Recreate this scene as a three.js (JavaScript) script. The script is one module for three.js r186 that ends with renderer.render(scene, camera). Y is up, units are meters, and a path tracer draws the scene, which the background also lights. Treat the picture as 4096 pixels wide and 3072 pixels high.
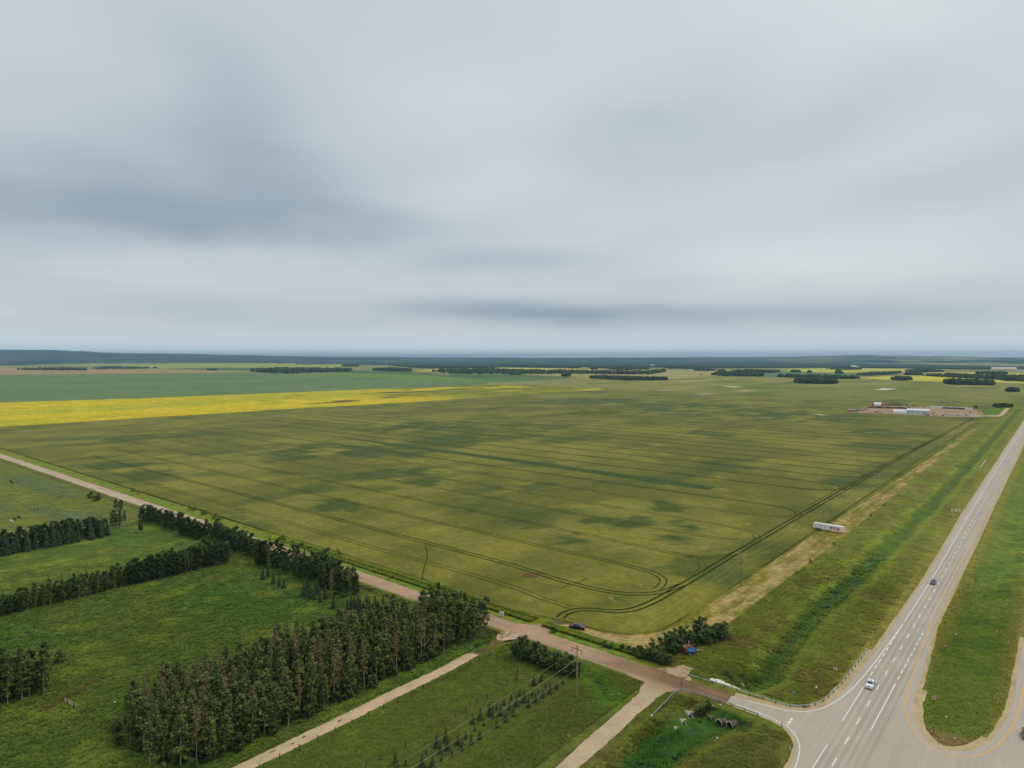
import * as THREE from 'three';
import { mergeGeometries } from 'three/addons/utils/BufferGeometryUtils.js';
import { TessellateModifier } from 'three/addons/modifiers/TessellateModifier.js';
import { RoundedBoxGeometry } from 'three/addons/geometries/RoundedBoxGeometry.js';

// ------------------------------------------------------------------ camera, sky, sun, exposure
const D2R = Math.PI / 180;
const YAW = 39.839 * D2R;                     // the highway runs along -z; the drone looks left of it
const scene = new THREE.Scene();
const camera = new THREE.PerspectiveCamera(59.637, 4 / 3, 1, 90000);
camera.position.set(0, 100, 0);
camera.rotation.order = 'YXZ';
camera.rotation.set(-2.265 * D2R, YAW, 0);

const renderer = new THREE.WebGLRenderer();
renderer.toneMapping = THREE.LinearToneMapping;
renderer.toneMappingExposure = 1.0;
renderer.shadowMap.enabled = true;

const sun = new THREE.DirectionalLight(0xfff4e2, 1.15);   // veiled sun behind the cloud deck
const SUN_AZ = 40 * D2R, SUN_EL = 58 * D2R;               // azimuth measured from -z towards +x
const sunDir = new THREE.Vector3(Math.sin(SUN_AZ) * Math.cos(SUN_EL), Math.sin(SUN_EL), -Math.cos(SUN_AZ) * Math.cos(SUN_EL));
sun.position.copy(sunDir).multiplyScalar(900).add(new THREE.Vector3(-180, 0, -300));
sun.target.position.set(-180, 0, -300);
sun.castShadow = true;
sun.shadow.radius = 34;
sun.shadow.mapSize.set(4096, 4096);
Object.assign(sun.shadow.camera, { left: -700, right: 700, top: 700, bottom: -700, near: 10, far: 2200 });
scene.add(sun, sun.target);

// ------------------------------------------------------------------ small maths
function rng(seed) { let s = seed | 0; return () => { s = (s + 0x6d2b79f5) | 0; let t = Math.imul(s ^ (s >>> 15), 1 | s); t = (t + Math.imul(t ^ (t >>> 7), 61 | t)) ^ t; return ((t ^ (t >>> 14)) >>> 0) / 4294967296; }; }
function hash2(ix, iy, s) { let h = Math.imul(ix, 374761393) + Math.imul(iy, 668265263) + Math.imul(s, 1274126177); h = Math.imul(h ^ (h >>> 13), 1274126177); return ((h ^ (h >>> 16)) >>> 0) / 4294967296; }
function vnoise(x, y, s = 1, period = 0) {
  const ix = Math.floor(x), iy = Math.floor(y); let fx = x - ix, fy = y - iy;
  fx = fx * fx * (3 - 2 * fx); fy = fy * fy * (3 - 2 * fy);
  const w = (i) => (period ? ((i % period) + period) % period : i);
  const x0 = w(ix), x1 = w(ix + 1), y0 = w(iy), y1 = w(iy + 1);
  const a = hash2(x0, y0, s), b = hash2(x1, y0, s), c = hash2(x0, y1, s), d = hash2(x1, y1, s);
  return a + (b - a) * fx + (c - a) * fy + (a - b - c + d) * fx * fy;
}
function fbm(x, y, o = 4, s = 1, period = 0) { let v = 0, a = 0.5, n = 0; for (let i = 0; i < o; i++) { v += a * vnoise(x, y, s + i * 17, period); n += a; a *= 0.5; x *= 2; y *= 2; period *= 2; } return v / n; }
const clamp = (v, a = 0, b = 1) => Math.min(b, Math.max(a, v));
const sstep = (a, b, v) => { const t = clamp((v - a) / (b - a)); return t * t * (3 - 2 * t); };
const lerp = (a, b, t) => a + (b - a) * t;
const mix3 = (a, b, t) => [lerp(a[0], b[0], t), lerp(a[1], b[1], t), lerp(a[2], b[2], t)];
const lin1 = (c) => { c /= 255; return c <= 0.04045 ? c / 12.92 : ((c + 0.055) / 1.055) ** 2.4; };
const C = (r, g, b, k = 1) => [lin1(r) * k, lin1(g) * k, lin1(b) * k];      // a base colour given as 8-bit sRGB
const col = (c) => new THREE.Color().setRGB(c[0], c[1], c[2]);
function segDist(px, pz, ax, az, bx, bz) { const dx = bx - ax, dz = bz - az; const t = clamp(((px - ax) * dx + (pz - az) * dz) / (dx * dx + dz * dz)); return Math.hypot(px - ax - t * dx, pz - az - t * dz); }
function lineDist(px, pz, pts) { let d = 1e9; for (let i = 1; i < pts.length; i++) d = Math.min(d, segDist(px, pz, pts[i - 1][0], pts[i - 1][1], pts[i][0], pts[i][1])); return d; }
function inPoly(x, z, p) { let c = false; for (let i = 0, j = p.length - 1; i < p.length; j = i++) if ((p[i][1] > z) !== (p[j][1] > z) && x < ((p[j][0] - p[i][0]) * (z - p[i][1])) / (p[j][1] - p[i][1]) + p[i][0]) c = !c; return c; }

// ------------------------------------------------------------------ the overcast sky: a stratus deck seen in perspective
{
  const W = 2048, H = 1024, data = new Float32Array(W * H * 4);
  const dark = C(128, 147, 163), pale = C(222, 228, 231), low = C(224, 237, 243);
  // broad thick and thin places of the deck: [azimuth from the view axis, elevation, half width, half height, tilt, amount]
  const spots = [
    [-25, 10.5, 19, 2.5, 0.0, -0.46], [-35, 12.2, 9, 2.6, 0, -0.18], [-15, 10.2, 8, 1.8, -0.02, -0.16], [-22, 20, 8, 4.5, -0.35, -0.2], [-27, 16, 8, 3, -0.1, -0.12], [-19, 14.5, 9, 2.5, -0.1, -0.12],
    [-6, 20.5, 9, 4, 0.05, 0.08], [0, 14, 9, 3, 0, 0.05], [11, 18.2, 7, 2.6, 0.1, -0.16], [23, 17, 10, 3, 0.2, -0.12], [21, 14.6, 9, 2, 0.05, 0.03], [34, 12.4, 8, 2.0, 0.14, -0.16], [14, 21, 8, 2.5, 0.3, -0.05],
    [27, 7, 13, 2.2, 0.03, 0.12], [20, 8.4, 7, 1.4, 0.05, 0.08], [33, 25, 9, 5, 0, 0.1], [22, 25.5, 9, 4, 0, 0.07], [-36, 26, 8, 4, 0, 0.04], [-33, 6.6, 12, 1.6, 0.0, 0.08],
    [0, 8.0, 8, 1.2, -0.02, -0.27], [4, 4.0, 12, 0.9, -0.01, -0.36], [-4, 4.6, 8, 0.9, 0, -0.12], [24, 3.4, 16, 1.0, 0.01, -0.25], [33, 5.0, 8, 0.8, 0.02, -0.1], [-27, 4.0, 9, 0.9, 0.02, -0.1], [14, 6.6, 7, 1.0, 0.02, -0.06],
    [70, 14, 20, 4, 0.1, -0.2], [110, 20, 24, 5, 0, 0.1], [-75, 13, 22, 4, 0, -0.2], [-115, 18, 24, 5, 0.1, 0.1], [150, 12, 26, 4, 0, -0.15], [-160, 22, 20, 6, 0, 0.1],
  ];
  for (let j = 0; j < H; j++) {
    const el = ((j + 0.5) / H - 0.5) * Math.PI, elD = el / D2R;
    for (let i = 0; i < W; i++) {
      const o = (j * W + i) * 4;
      // direction of this texel in three.js's equirectangular mapping
      const ph = (i + 0.5) / W * 2 * Math.PI - Math.PI;          // atan2(z, x)
      const dx = Math.cos(ph), dz = Math.sin(ph);
      let rel = Math.atan2(dx, -dz) / D2R + YAW / D2R;             // azimuth from the view axis, to the right
      if (rel > 180) rel -= 360;
      const e = Math.max(el, 0.004), k = 1 / (Math.tan(e) + 0.07);  // the deck curves down behind the horizon
      const u = (dx * Math.cos(0.5) + dz * Math.sin(0.5)) * k, v = (-dx * Math.sin(0.5) + dz * Math.cos(0.5)) * k;
      const wx = fbm(u * 0.45 + 7, v * 0.45 + 3, 3, 31) - 0.5, wy = fbm(u * 0.45 + 17, v * 0.45 + 13, 3, 41) - 0.5;
      let t = 0.715 + 0.26 * (fbm(u * 0.42 + wx * 2.0 + 3.3, v * 0.26 + wy * 1.6 + 1.7, 3, 5) - 0.5) + 0.07 * (fbm(u * 1.3 + wx * 3, v * 0.7 + wy * 3, 3, 9) - 0.5);
      for (const [a, el0, w, h, tilt, am] of spots) {
        let da = rel - a; if (da > 180) da -= 360; if (da < -180) da += 360;
        if (Math.abs(da) > w * 2.6) continue;
        const jit = (fbm(rel * 0.09 + el0, elD * 0.22 + a, 3, 77) - 0.5);
        const q = (da / w) ** 2 + ((elD - el0 - tilt * da + jit * h * 1.5) / h) ** 2;
        if (q < 8) t += 1.2 * am * Math.exp(-q * 1.1) * (0.8 + 0.7 * jit);
      }
      t = clamp(t, 0.06, 1);
      let c = mix3(dark, pale, t);
      const hz = 1 - sstep(0.2, 2.9, elD);                          // clear paler air under the far edge of the deck
      c = mix3(c, low, hz * 0.8);
      const warm = sstep(9, 4, elD) * sstep(0, 1, t) * 0.02;
      data[o] = c[0] * (1 + warm); data[o + 1] = c[1]; data[o + 2] = c[2] * (1 - warm); data[o + 3] = 1;
    }
  }
  const sky = new THREE.DataTexture(data, W, H, THREE.RGBAFormat, THREE.FloatType);
  sky.mapping = THREE.EquirectangularReflectionMapping;
  sky.magFilter = sky.minFilter = THREE.LinearFilter;
  sky.needsUpdate = true;
  scene.background = sky;
  scene.environment = sky;
}
scene.fog = new THREE.FogExp2(new THREE.Color().setRGB(0.42, 0.73, 1.0), 4.2e-5);

// ------------------------------------------------------------------ naming helpers
const used = new Map();
function numbered(name) { const n = used.get(name) ?? 0; used.set(name, n + 1); return n ? `${name}_${String(n).padStart(3, '0')}` : name; }
function shade(o) { o.traverse((m) => { if (m.isMesh) { m.castShadow = true; m.receiveShadow = true; } }); return o; }
function mesh(name, geo, mat, parent) { const m = new THREE.Mesh(geo, mat); m.name = name; m.castShadow = m.receiveShadow = true; parent.add(m); return m; }
function structure(name, geo, mat) { const m = mesh(numbered(name), geo, mat, scene); m.userData.kind = 'structure'; return m; }
function thing(name, label, category, pos = [0, 0, 0], turn = 0, group) {
  const o = new THREE.Group(); o.name = numbered(name); scene.add(o);
  o.position.set(...pos); o.rotation.y = turn; o.userData = { label, category }; if (group) o.userData.group = group;
  return o;
}
function single(name, geo, mat, label, category, pos = [0, 0, 0], turn = 0, group) {
  const m = mesh(numbered(name), geo, mat, scene); m.position.set(...pos); m.rotation.y = turn; m.userData = { label, category }; if (group) m.userData.group = group; return m;
}
function copyOf(root, pos, turn, label, group, scale = 1) {
  const r = root.clone(); r.name = numbered(root.name.replace(/_\d{3}$/, '')); scene.add(r);
  r.position.set(...pos); r.rotation.set(0, turn, 0); Array.isArray(scale) ? r.scale.set(...scale) : r.scale.setScalar(scale);
  r.userData = { label, category: root.userData.category }; if (group) r.userData.group = group;
  return r;
}
const mats = new Map();
function M(rgb, rough = 0.9, extra = {}) {
  const key = JSON.stringify([rgb, rough, extra]); if (!mats.has(key)) mats.set(key, new THREE.MeshStandardMaterial({ color: col(rgb), roughness: rough, ...extra })); return mats.get(key);
}
// geometry helpers
const box = (w, h, d, x = 0, y = 0, z = 0) => new THREE.BoxGeometry(w, h, d).translate(x, y, z);
const rbox = (w, h, d, x = 0, y = 0, z = 0, r = 0.05) => new RoundedBoxGeometry(w, h, d, 2, r).translate(x, y, z);
const strip = (g) => { const n = g.index ? g.toNonIndexed() : g; for (const k of Object.keys(n.attributes)) if (!['position', 'normal', 'uv'].includes(k)) n.deleteAttribute(k); if (!n.attributes.uv) n.setAttribute('uv', new THREE.Float32BufferAttribute(new Float32Array(n.attributes.position.count * 2), 2)); return n; };
const merge = (list) => mergeGeometries(list.map(strip));
function bar(a, b, r0, r1 = r0, seg = 6) {
  const A = new THREE.Vector3(...a), B = new THREE.Vector3(...b), d = B.clone().sub(A), L = d.length();
  const g = new THREE.CylinderGeometry(r1, r0, L, seg); g.translate(0, L / 2, 0);
  g.applyQuaternion(new THREE.Quaternion().setFromUnitVectors(new THREE.Vector3(0, 1, 0), d.normalize())); g.translate(A.x, A.y, A.z); return g;
}
function beam(a, b, w, h) {   // a squared timber or rail between two points
  const A = new THREE.Vector3(...a), B = new THREE.Vector3(...b), d = B.clone().sub(A), L = d.length(); d.normalize();
  const g = new THREE.BoxGeometry(w, h, L); g.translate(0, 0, L / 2);
  const m = new THREE.Matrix4(), z = d, x = new THREE.Vector3(0, 1, 0).cross(z); if (x.lengthSq() < 1e-6) x.set(1, 0, 0); x.normalize(); const y = z.clone().cross(x);
  m.makeBasis(x, y, z); g.applyMatrix4(m); g.translate(A.x, A.y, A.z); return g;
}


// ------------------------------------------------------------------ procedural surface textures (grain only; tones come from the meshes)
function grainTexture(size, fn, srgb = false) {
  const d = new Uint8Array(size * size * 4);
  for (let j = 0; j < size; j++) for (let i = 0; i < size; i++) { const c = fn(i / size, j / size), o = (j * size + i) * 4; d[o] = clamp(c[0]) * 255; d[o + 1] = clamp(c[1]) * 255; d[o + 2] = clamp(c[2]) * 255; d[o + 3] = 255; }
  const t = new THREE.DataTexture(d, size, size); t.wrapS = t.wrapT = THREE.RepeatWrapping; t.magFilter = THREE.LinearFilter; t.minFilter = THREE.LinearMipmapLinearFilter; t.generateMipmaps = true;
  if (srgb) t.colorSpace = THREE.SRGBColorSpace; t.needsUpdate = true; return t;
}
const g3 = (v, w = 0) => [v * (1 + w), v, v * (1 - w)];
// rough grass: hummocks of 2 to 4 m, tufts of half a metre (one tile is 96 m)
const grassGrain = grainTexture(1024, (u, v) => {
  const wx = fbm(u * 12, v * 12, 3, 3, 12) - 0.5;
  const hum = fbm(u * 32, v * 32, 3, 11, 32);
  const tuft = fbm(u * 128, v * 128, 3, 23, 128), big = fbm(u * 6, v * 6, 3, 61, 6);
  const dry = sstep(0.55, 0.8, fbm(u * 20, v * 20, 4, 91, 20));
  const k = 0.75 + 0.62 * (hum - 0.5) + 0.46 * (tuft - 0.5) + 0.2 * (big - 0.5);
  return [k * (1 + 0.16 * dry), k * (1 + 0.05 * dry), k * (1 - 0.05 * dry)];
});
const grassRelief = grainTexture(1024, (u, v) => g3(0.7 * fbm(u * 32, v * 32, 3, 11, 32) + 0.3 * fbm(u * 128, v * 128, 3, 23, 128)));
// standing grain: seed rows along x, wind-laid flecks (one tile is 96 m)
const cropGrain = grainTexture(1024, (u, v) => {
  const w = fbm(u * 9, v * 9, 3, 7, 9) - 0.5;
  const fleck = fbm(u * 24 + w * 2, v * 48 + w * 2.5, 4, 13, 24) * 0.55 + fbm(u * 48, v * 96, 3, 19, 48) * 0.45;
  const fine = fbm(u * 192, v * 192, 2, 29, 192), row = vnoise(u * 8, v * 256, 44, 8);
  const k = 0.78 + 0.62 * (fleck - 0.5) + 0.26 * (fine - 0.5) + 0.12 * (row - 0.5);
  return g3(k, 0.03 * (fleck - 0.5));
});
const cropRelief = grainTexture(512, (u, v) => g3(0.6 * fbm(u * 32, v * 64, 3, 13, 32) + 0.4 * fbm(u * 128, v * 128, 2, 29, 128)));
// gravel and dust (one tile is 24 m)
const gravelGrain = grainTexture(512, (u, v) => {
  const s = fbm(u * 64, v * 64, 3, 5, 64), b = fbm(u * 7, v * 7, 4, 15, 7), tr = vnoise(u * 3, v * 24, 71, 3);
  const k = 0.8 + 0.22 * (s - 0.5) + 0.24 * (b - 0.5) + 0.1 * (tr - 0.5) + (hash2(Math.floor(u * 512), Math.floor(v * 512), 3) - 0.5) * 0.14; return g3(k, 0.03 * (b - 0.5));
});
const tile = (t, size) => { const c = t.clone(); c.repeat.set(1 / size, 1 / size); c.needsUpdate = true; return c; };
function surface(map, size, relief, bump, reliefSize = size, extra = {}) {
  return new THREE.MeshPhysicalMaterial({ vertexColors: true, map: tile(map, size), roughness: 1, specularIntensity: 0.1, ...(relief ? { bumpMap: tile(relief, reliefSize), bumpScale: bump } : {}), ...extra });
}
const grassMat = surface(grassGrain, 96, grassRelief, 0.55, 96, { sheen: 0.35, sheenColor: col([0.62, 0.62, 0.28]), sheenRoughness: 0.6 });
const cropMat = surface(cropGrain, 96, cropRelief, 0.35, 64, { sheen: 0.6, sheenColor: col([0.66, 0.63, 0.3]), sheenRoughness: 0.6 });   // awned heads catch light at a glancing view
const farMat = surface(cropGrain, 420, null, 0);
const gravelMat = surface(gravelGrain, 24, gravelGrain, 0.05);
const plainMat = new THREE.MeshPhysicalMaterial({ vertexColors: true, roughness: 1, specularIntensity: 0.1 });
const GRAIN = 1 / 0.76;                                             // the grain textures average 0.76

// ------------------------------------------------------------------ lie of the land
const hwDrift = (z) => (z < -300 ? (z + 300) * 0.0042 : 0);        // the carriageway bears very slightly west
const ROADS = [[-3000, -68, -194.6, -183.2], [-96.6, -89.2, -184, -60], [-51.4, -34.5, -2500, 0], [-11.2, 8, -2500, 0], [-68, -30, -196.5, -182], [-54, -30, -203, -170], [-35, -8, -200, 0]];
const DITCH = [[-76, -1600], [-72, -940], [-71, -525], [-73, -386], [-74, -298], [-75, -262], [-73, -230], [-71, -212], [-75, -201]];
const BASIN = [[-72.5, -177], [-76, -170], [-78.5, -158], [-78, -140], [-77, -110], [-77, -40]];
const CREEK = [[-128, -177], [-116, -175.5], [-108, -172], [-101, -166]];
function roadGap(x, z) { let d = 1e9; for (const [x0, x1, z0, z1] of ROADS) d = Math.min(d, Math.hypot(Math.max(x0 - x, 0, x - x1), Math.max(z0 - z, 0, z - z1))); return d; }
function heightAt(x, z) {
  if (x < -700 || x > 60 || z < -1700 || z > 40) return 0;
  let h = 0;
  if (x > -110) {
    const d1 = lineDist(x, z, DITCH); h -= (z > -240 ? 1.7 + 0.8 * sstep(-240, -205, z) : 1.7) * Math.exp(-d1 * d1 / 34);
    const d2 = lineDist(x, z, BASIN), bank = x > -80 && z < -174 ? sstep(-180.4, -178.3, z) : x < -79 && z < -164 ? sstep(-84.2, -81.9, x) : 1; h -= 2.7 * Math.exp(-d2 * d2 / (x < -79 ? 60 : 46)) * bank;
    if (z < -196) { const m = x + 22.5; h -= 0.95 * Math.exp(-m * m / 40); }
  }
  const d3 = lineDist(x, z, CREEK); h -= 0.7 * Math.exp(-d3 * d3 / 7);
  if (x < -98 && z < -176 && z > -204) { const a = z + 197.6, b = z + 178.5; h -= 0.4 * Math.exp(-a * a / 6) + (x < -128 ? 0.55 * Math.exp(-b * b / 6) : 0); }
  const g = roadGap(x, z);
  h += (fbm(x * 0.05, z * 0.05, 3, 404) - 0.5) * 0.5 * sstep(2, 12, g);
  return h * sstep(0.4, x > -80 && x < -66 && z > -184 && z < -174 ? 1.6 : 4.6, g);
}
const onGround = (x, z, dy = 0) => [x, heightAt(x, z) + dy, z];

// ------------------------------------------------------------------ sheets
function tint(g, fn) { const p = g.attributes.position, c = new Float32Array(p.count * 3); for (let i = 0; i < p.count; i++) { const k = fn(p.getX(i), p.getZ(i), p.getY(i)); c[i * 3] = k[0]; c[i * 3 + 1] = k[1]; c[i * 3 + 2] = k[2]; } g.setAttribute('color', new THREE.Float32BufferAttribute(c, 3)); return g; }
function gridGeo(xs, zs, hf) {
  const nx = xs.length, nz = zs.length, pos = new Float32Array(nx * nz * 3), uv = new Float32Array(nx * nz * 2), idx = [];
  for (let j = 0; j < nz; j++) for (let i = 0; i < nx; i++) { const o = j * nx + i; pos[o * 3] = xs[i]; pos[o * 3 + 1] = hf(xs[i], zs[j]); pos[o * 3 + 2] = zs[j]; uv[o * 2] = xs[i]; uv[o * 2 + 1] = zs[j]; }
  for (let j = 0; j < nz - 1; j++) for (let i = 0; i < nx - 1; i++) { const a = j * nx + i, b = a + 1, c = a + nx, d = c + 1; idx.push(a, c, b, b, c, d); }
  const g = new THREE.BufferGeometry(); g.setAttribute('position', new THREE.BufferAttribute(pos, 3)); g.setAttribute('uv', new THREE.BufferAttribute(uv, 2)); g.setIndex(idx); g.computeVertexNormals(); return g;
}
const range = (a, b, s) => { const r = []; const n = Math.max(1, Math.round((b - a) / s)); for (let i = 0; i <= n; i++) r.push(a + (b - a) * i / n); return r; };
function ragged(pts, step, amp, seed = 1, closed = true) {
  const out = []; pts = pts.filter((p, i) => Math.hypot(p[0] - pts[(i + 1) % pts.length][0], p[1] - pts[(i + 1) % pts.length][1]) > 1e-6); const n = pts.length;
  for (let i = 0; i < (closed ? n : n - 1); i++) {
    const a = pts[i], b = pts[(i + 1) % n], L = Math.hypot(b[0] - a[0], b[1] - a[1]), k = Math.max(1, Math.min(400, Math.round(L / step)));
    const nx = -(b[1] - a[1]) / L, nz = (b[0] - a[0]) / L;
    for (let q = 0; q < k; q++) { const t = q / k, x = lerp(a[0], b[0], t), z = lerp(a[1], b[1], t), w = (fbm(x * 0.9 / step + 31, z * 0.9 / step + 7, 3, seed) - 0.5) * 2 * amp; out.push([x + nx * w, z + nz * w]); }
  }
  if (!closed) out.push(pts[n - 1]);
  return out;
}
// a flat or draped sheet with the outline pts; with depth it gets side walls down to the ground
function sheetGeo(pts, y, { cell = 0, drape = null, wall = 0 } = {}) {
  const contour = pts.map((p) => new THREE.Vector2(p[0], p[1]));
  if (THREE.ShapeUtils.area(contour) < 0) contour.reverse();
  const tri = THREE.ShapeUtils.triangulateShape(contour, []);
  const pos = [];
  for (const t of tri) for (const i of [t[0], t[2], t[1]]) pos.push(contour[i].x, 0, contour[i].y);
  let g = new THREE.BufferGeometry(); g.setAttribute('position', new THREE.Float32BufferAttribute(pos, 3));
  if (cell) { g = new TessellateModifier(cell, 9).modify(g); }
  const p = g.attributes.position, uv = new Float32Array(p.count * 2);
  for (let i = 0; i < p.count; i++) { const x = p.getX(i), z = p.getZ(i); p.setY(i, (drape ? drape(x, z) : 0) + y); uv[i * 2] = x; uv[i * 2 + 1] = z; }
  g.setAttribute('uv', new THREE.BufferAttribute(uv, 2));
  const nor = new Float32Array(p.count * 3);
  if (drape) { for (let i = 0; i < p.count; i++) { const x = p.getX(i), z = p.getZ(i), e = 0.6; const n = new THREE.Vector3(drape(x - e, z) - drape(x + e, z), 2 * e, drape(x, z - e) - drape(x, z + e)).normalize(); nor.set([n.x, n.y, n.z], i * 3); } }
  else for (let i = 0; i < p.count; i++) nor[i * 3 + 1] = 1;
  g.setAttribute('normal', new THREE.BufferAttribute(nor, 3));
  if (wall) {
    const wp = [], wu = [], wn = [];
    for (let i = 0; i < contour.length; i++) {
      const a = contour[i], b = contour[(i + 1) % contour.length], ya = (drape ? drape(a.x, a.y) : 0) + y, yb = (drape ? drape(b.x, b.y) : 0) + y, L = a.distanceTo(b) || 1, nx = (b.y - a.y) / L, nz = -(b.x - a.x) / L;
      for (const [q, yy] of [[a, ya], [b, yb], [b, yb - wall], [a, ya], [b, yb - wall], [a, ya - wall]]) { wp.push(q.x, yy, q.y); wu.push(q.x + yy, q.y); wn.push(nx, 0, nz); }
    }
    const w = new THREE.BufferGeometry(); w.setAttribute('position', new THREE.Float32BufferAttribute(wp, 3)); w.setAttribute('uv', new THREE.Float32BufferAttribute(wu, 2)); w.setAttribute('normal', new THREE.Float32BufferAttribute(wn, 3));
    g = mergeGeometries([strip(g), w]);
  }
  return g;
}
// a ribbon along a line, from offset a to offset b (metres, to the left of travel)
function ribbonGeo(pts, a, b, y, hf = null, step = 0) {
  let line = pts.map((p) => [p[0], p[1]]);
  if (step) { const o = []; for (let i = 1; i < line.length; i++) { const p = line[i - 1], q = line[i], n = Math.max(1, Math.ceil(Math.hypot(q[0] - p[0], q[1] - p[1]) / step)); for (let k = 0; k < n; k++) o.push([lerp(p[0], q[0], k / n), lerp(p[1], q[1], k / n)]); } o.push(line.at(-1)); line = o; }
  const n = line.length, pos = [], uv = [], idx = []; let s = 0;
  for (let i = 0; i < n; i++) {
    const p = line[Math.max(0, i - 1)], q = line[Math.min(n - 1, i + 1)], L = Math.hypot(q[0] - p[0], q[1] - p[1]) || 1, nx = (q[1] - p[1]) / L, nz = -(q[0] - p[0]) / L;
    if (i) s += Math.hypot(line[i][0] - line[i - 1][0], line[i][1] - line[i - 1][1]);
    for (const o of [a, b]) { const w = typeof o === 'function' ? o(i, s) : o, x = line[i][0] + nx * w, z = line[i][1] + nz * w; pos.push(x, (hf ? hf(x, z) : 0) + y, z); uv.push(x, z); }
    if (i) { const k = i * 2; idx.push(k - 2, k, k - 1, k - 1, k, k + 1); }
  }
  const g = new THREE.BufferGeometry(); g.setAttribute('position', new THREE.Float32BufferAttribute(pos, 3)); g.setAttribute('uv', new THREE.Float32BufferAttribute(uv, 2)); g.setIndex(idx); g.computeVertexNormals();
  let up = 0; const nn = g.attributes.normal; for (let i = 0; i < nn.count; i++) up += nn.getY(i);
  if (up < 0) { for (let i = 0; i < idx.length; i += 3) [idx[i], idx[i + 1]] = [idx[i + 1], idx[i]]; g.setIndex(idx); g.computeVertexNormals(); }
  return g;
}
function smoothLine(pts, n = 8) { const c = new THREE.CatmullRomCurve3(pts.map((p) => new THREE.Vector3(p[0], 0, p[1])), false, 'centripetal'); return c.getPoints(n * (pts.length - 1)).map((v) => [v.x, v.z]); }

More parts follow.
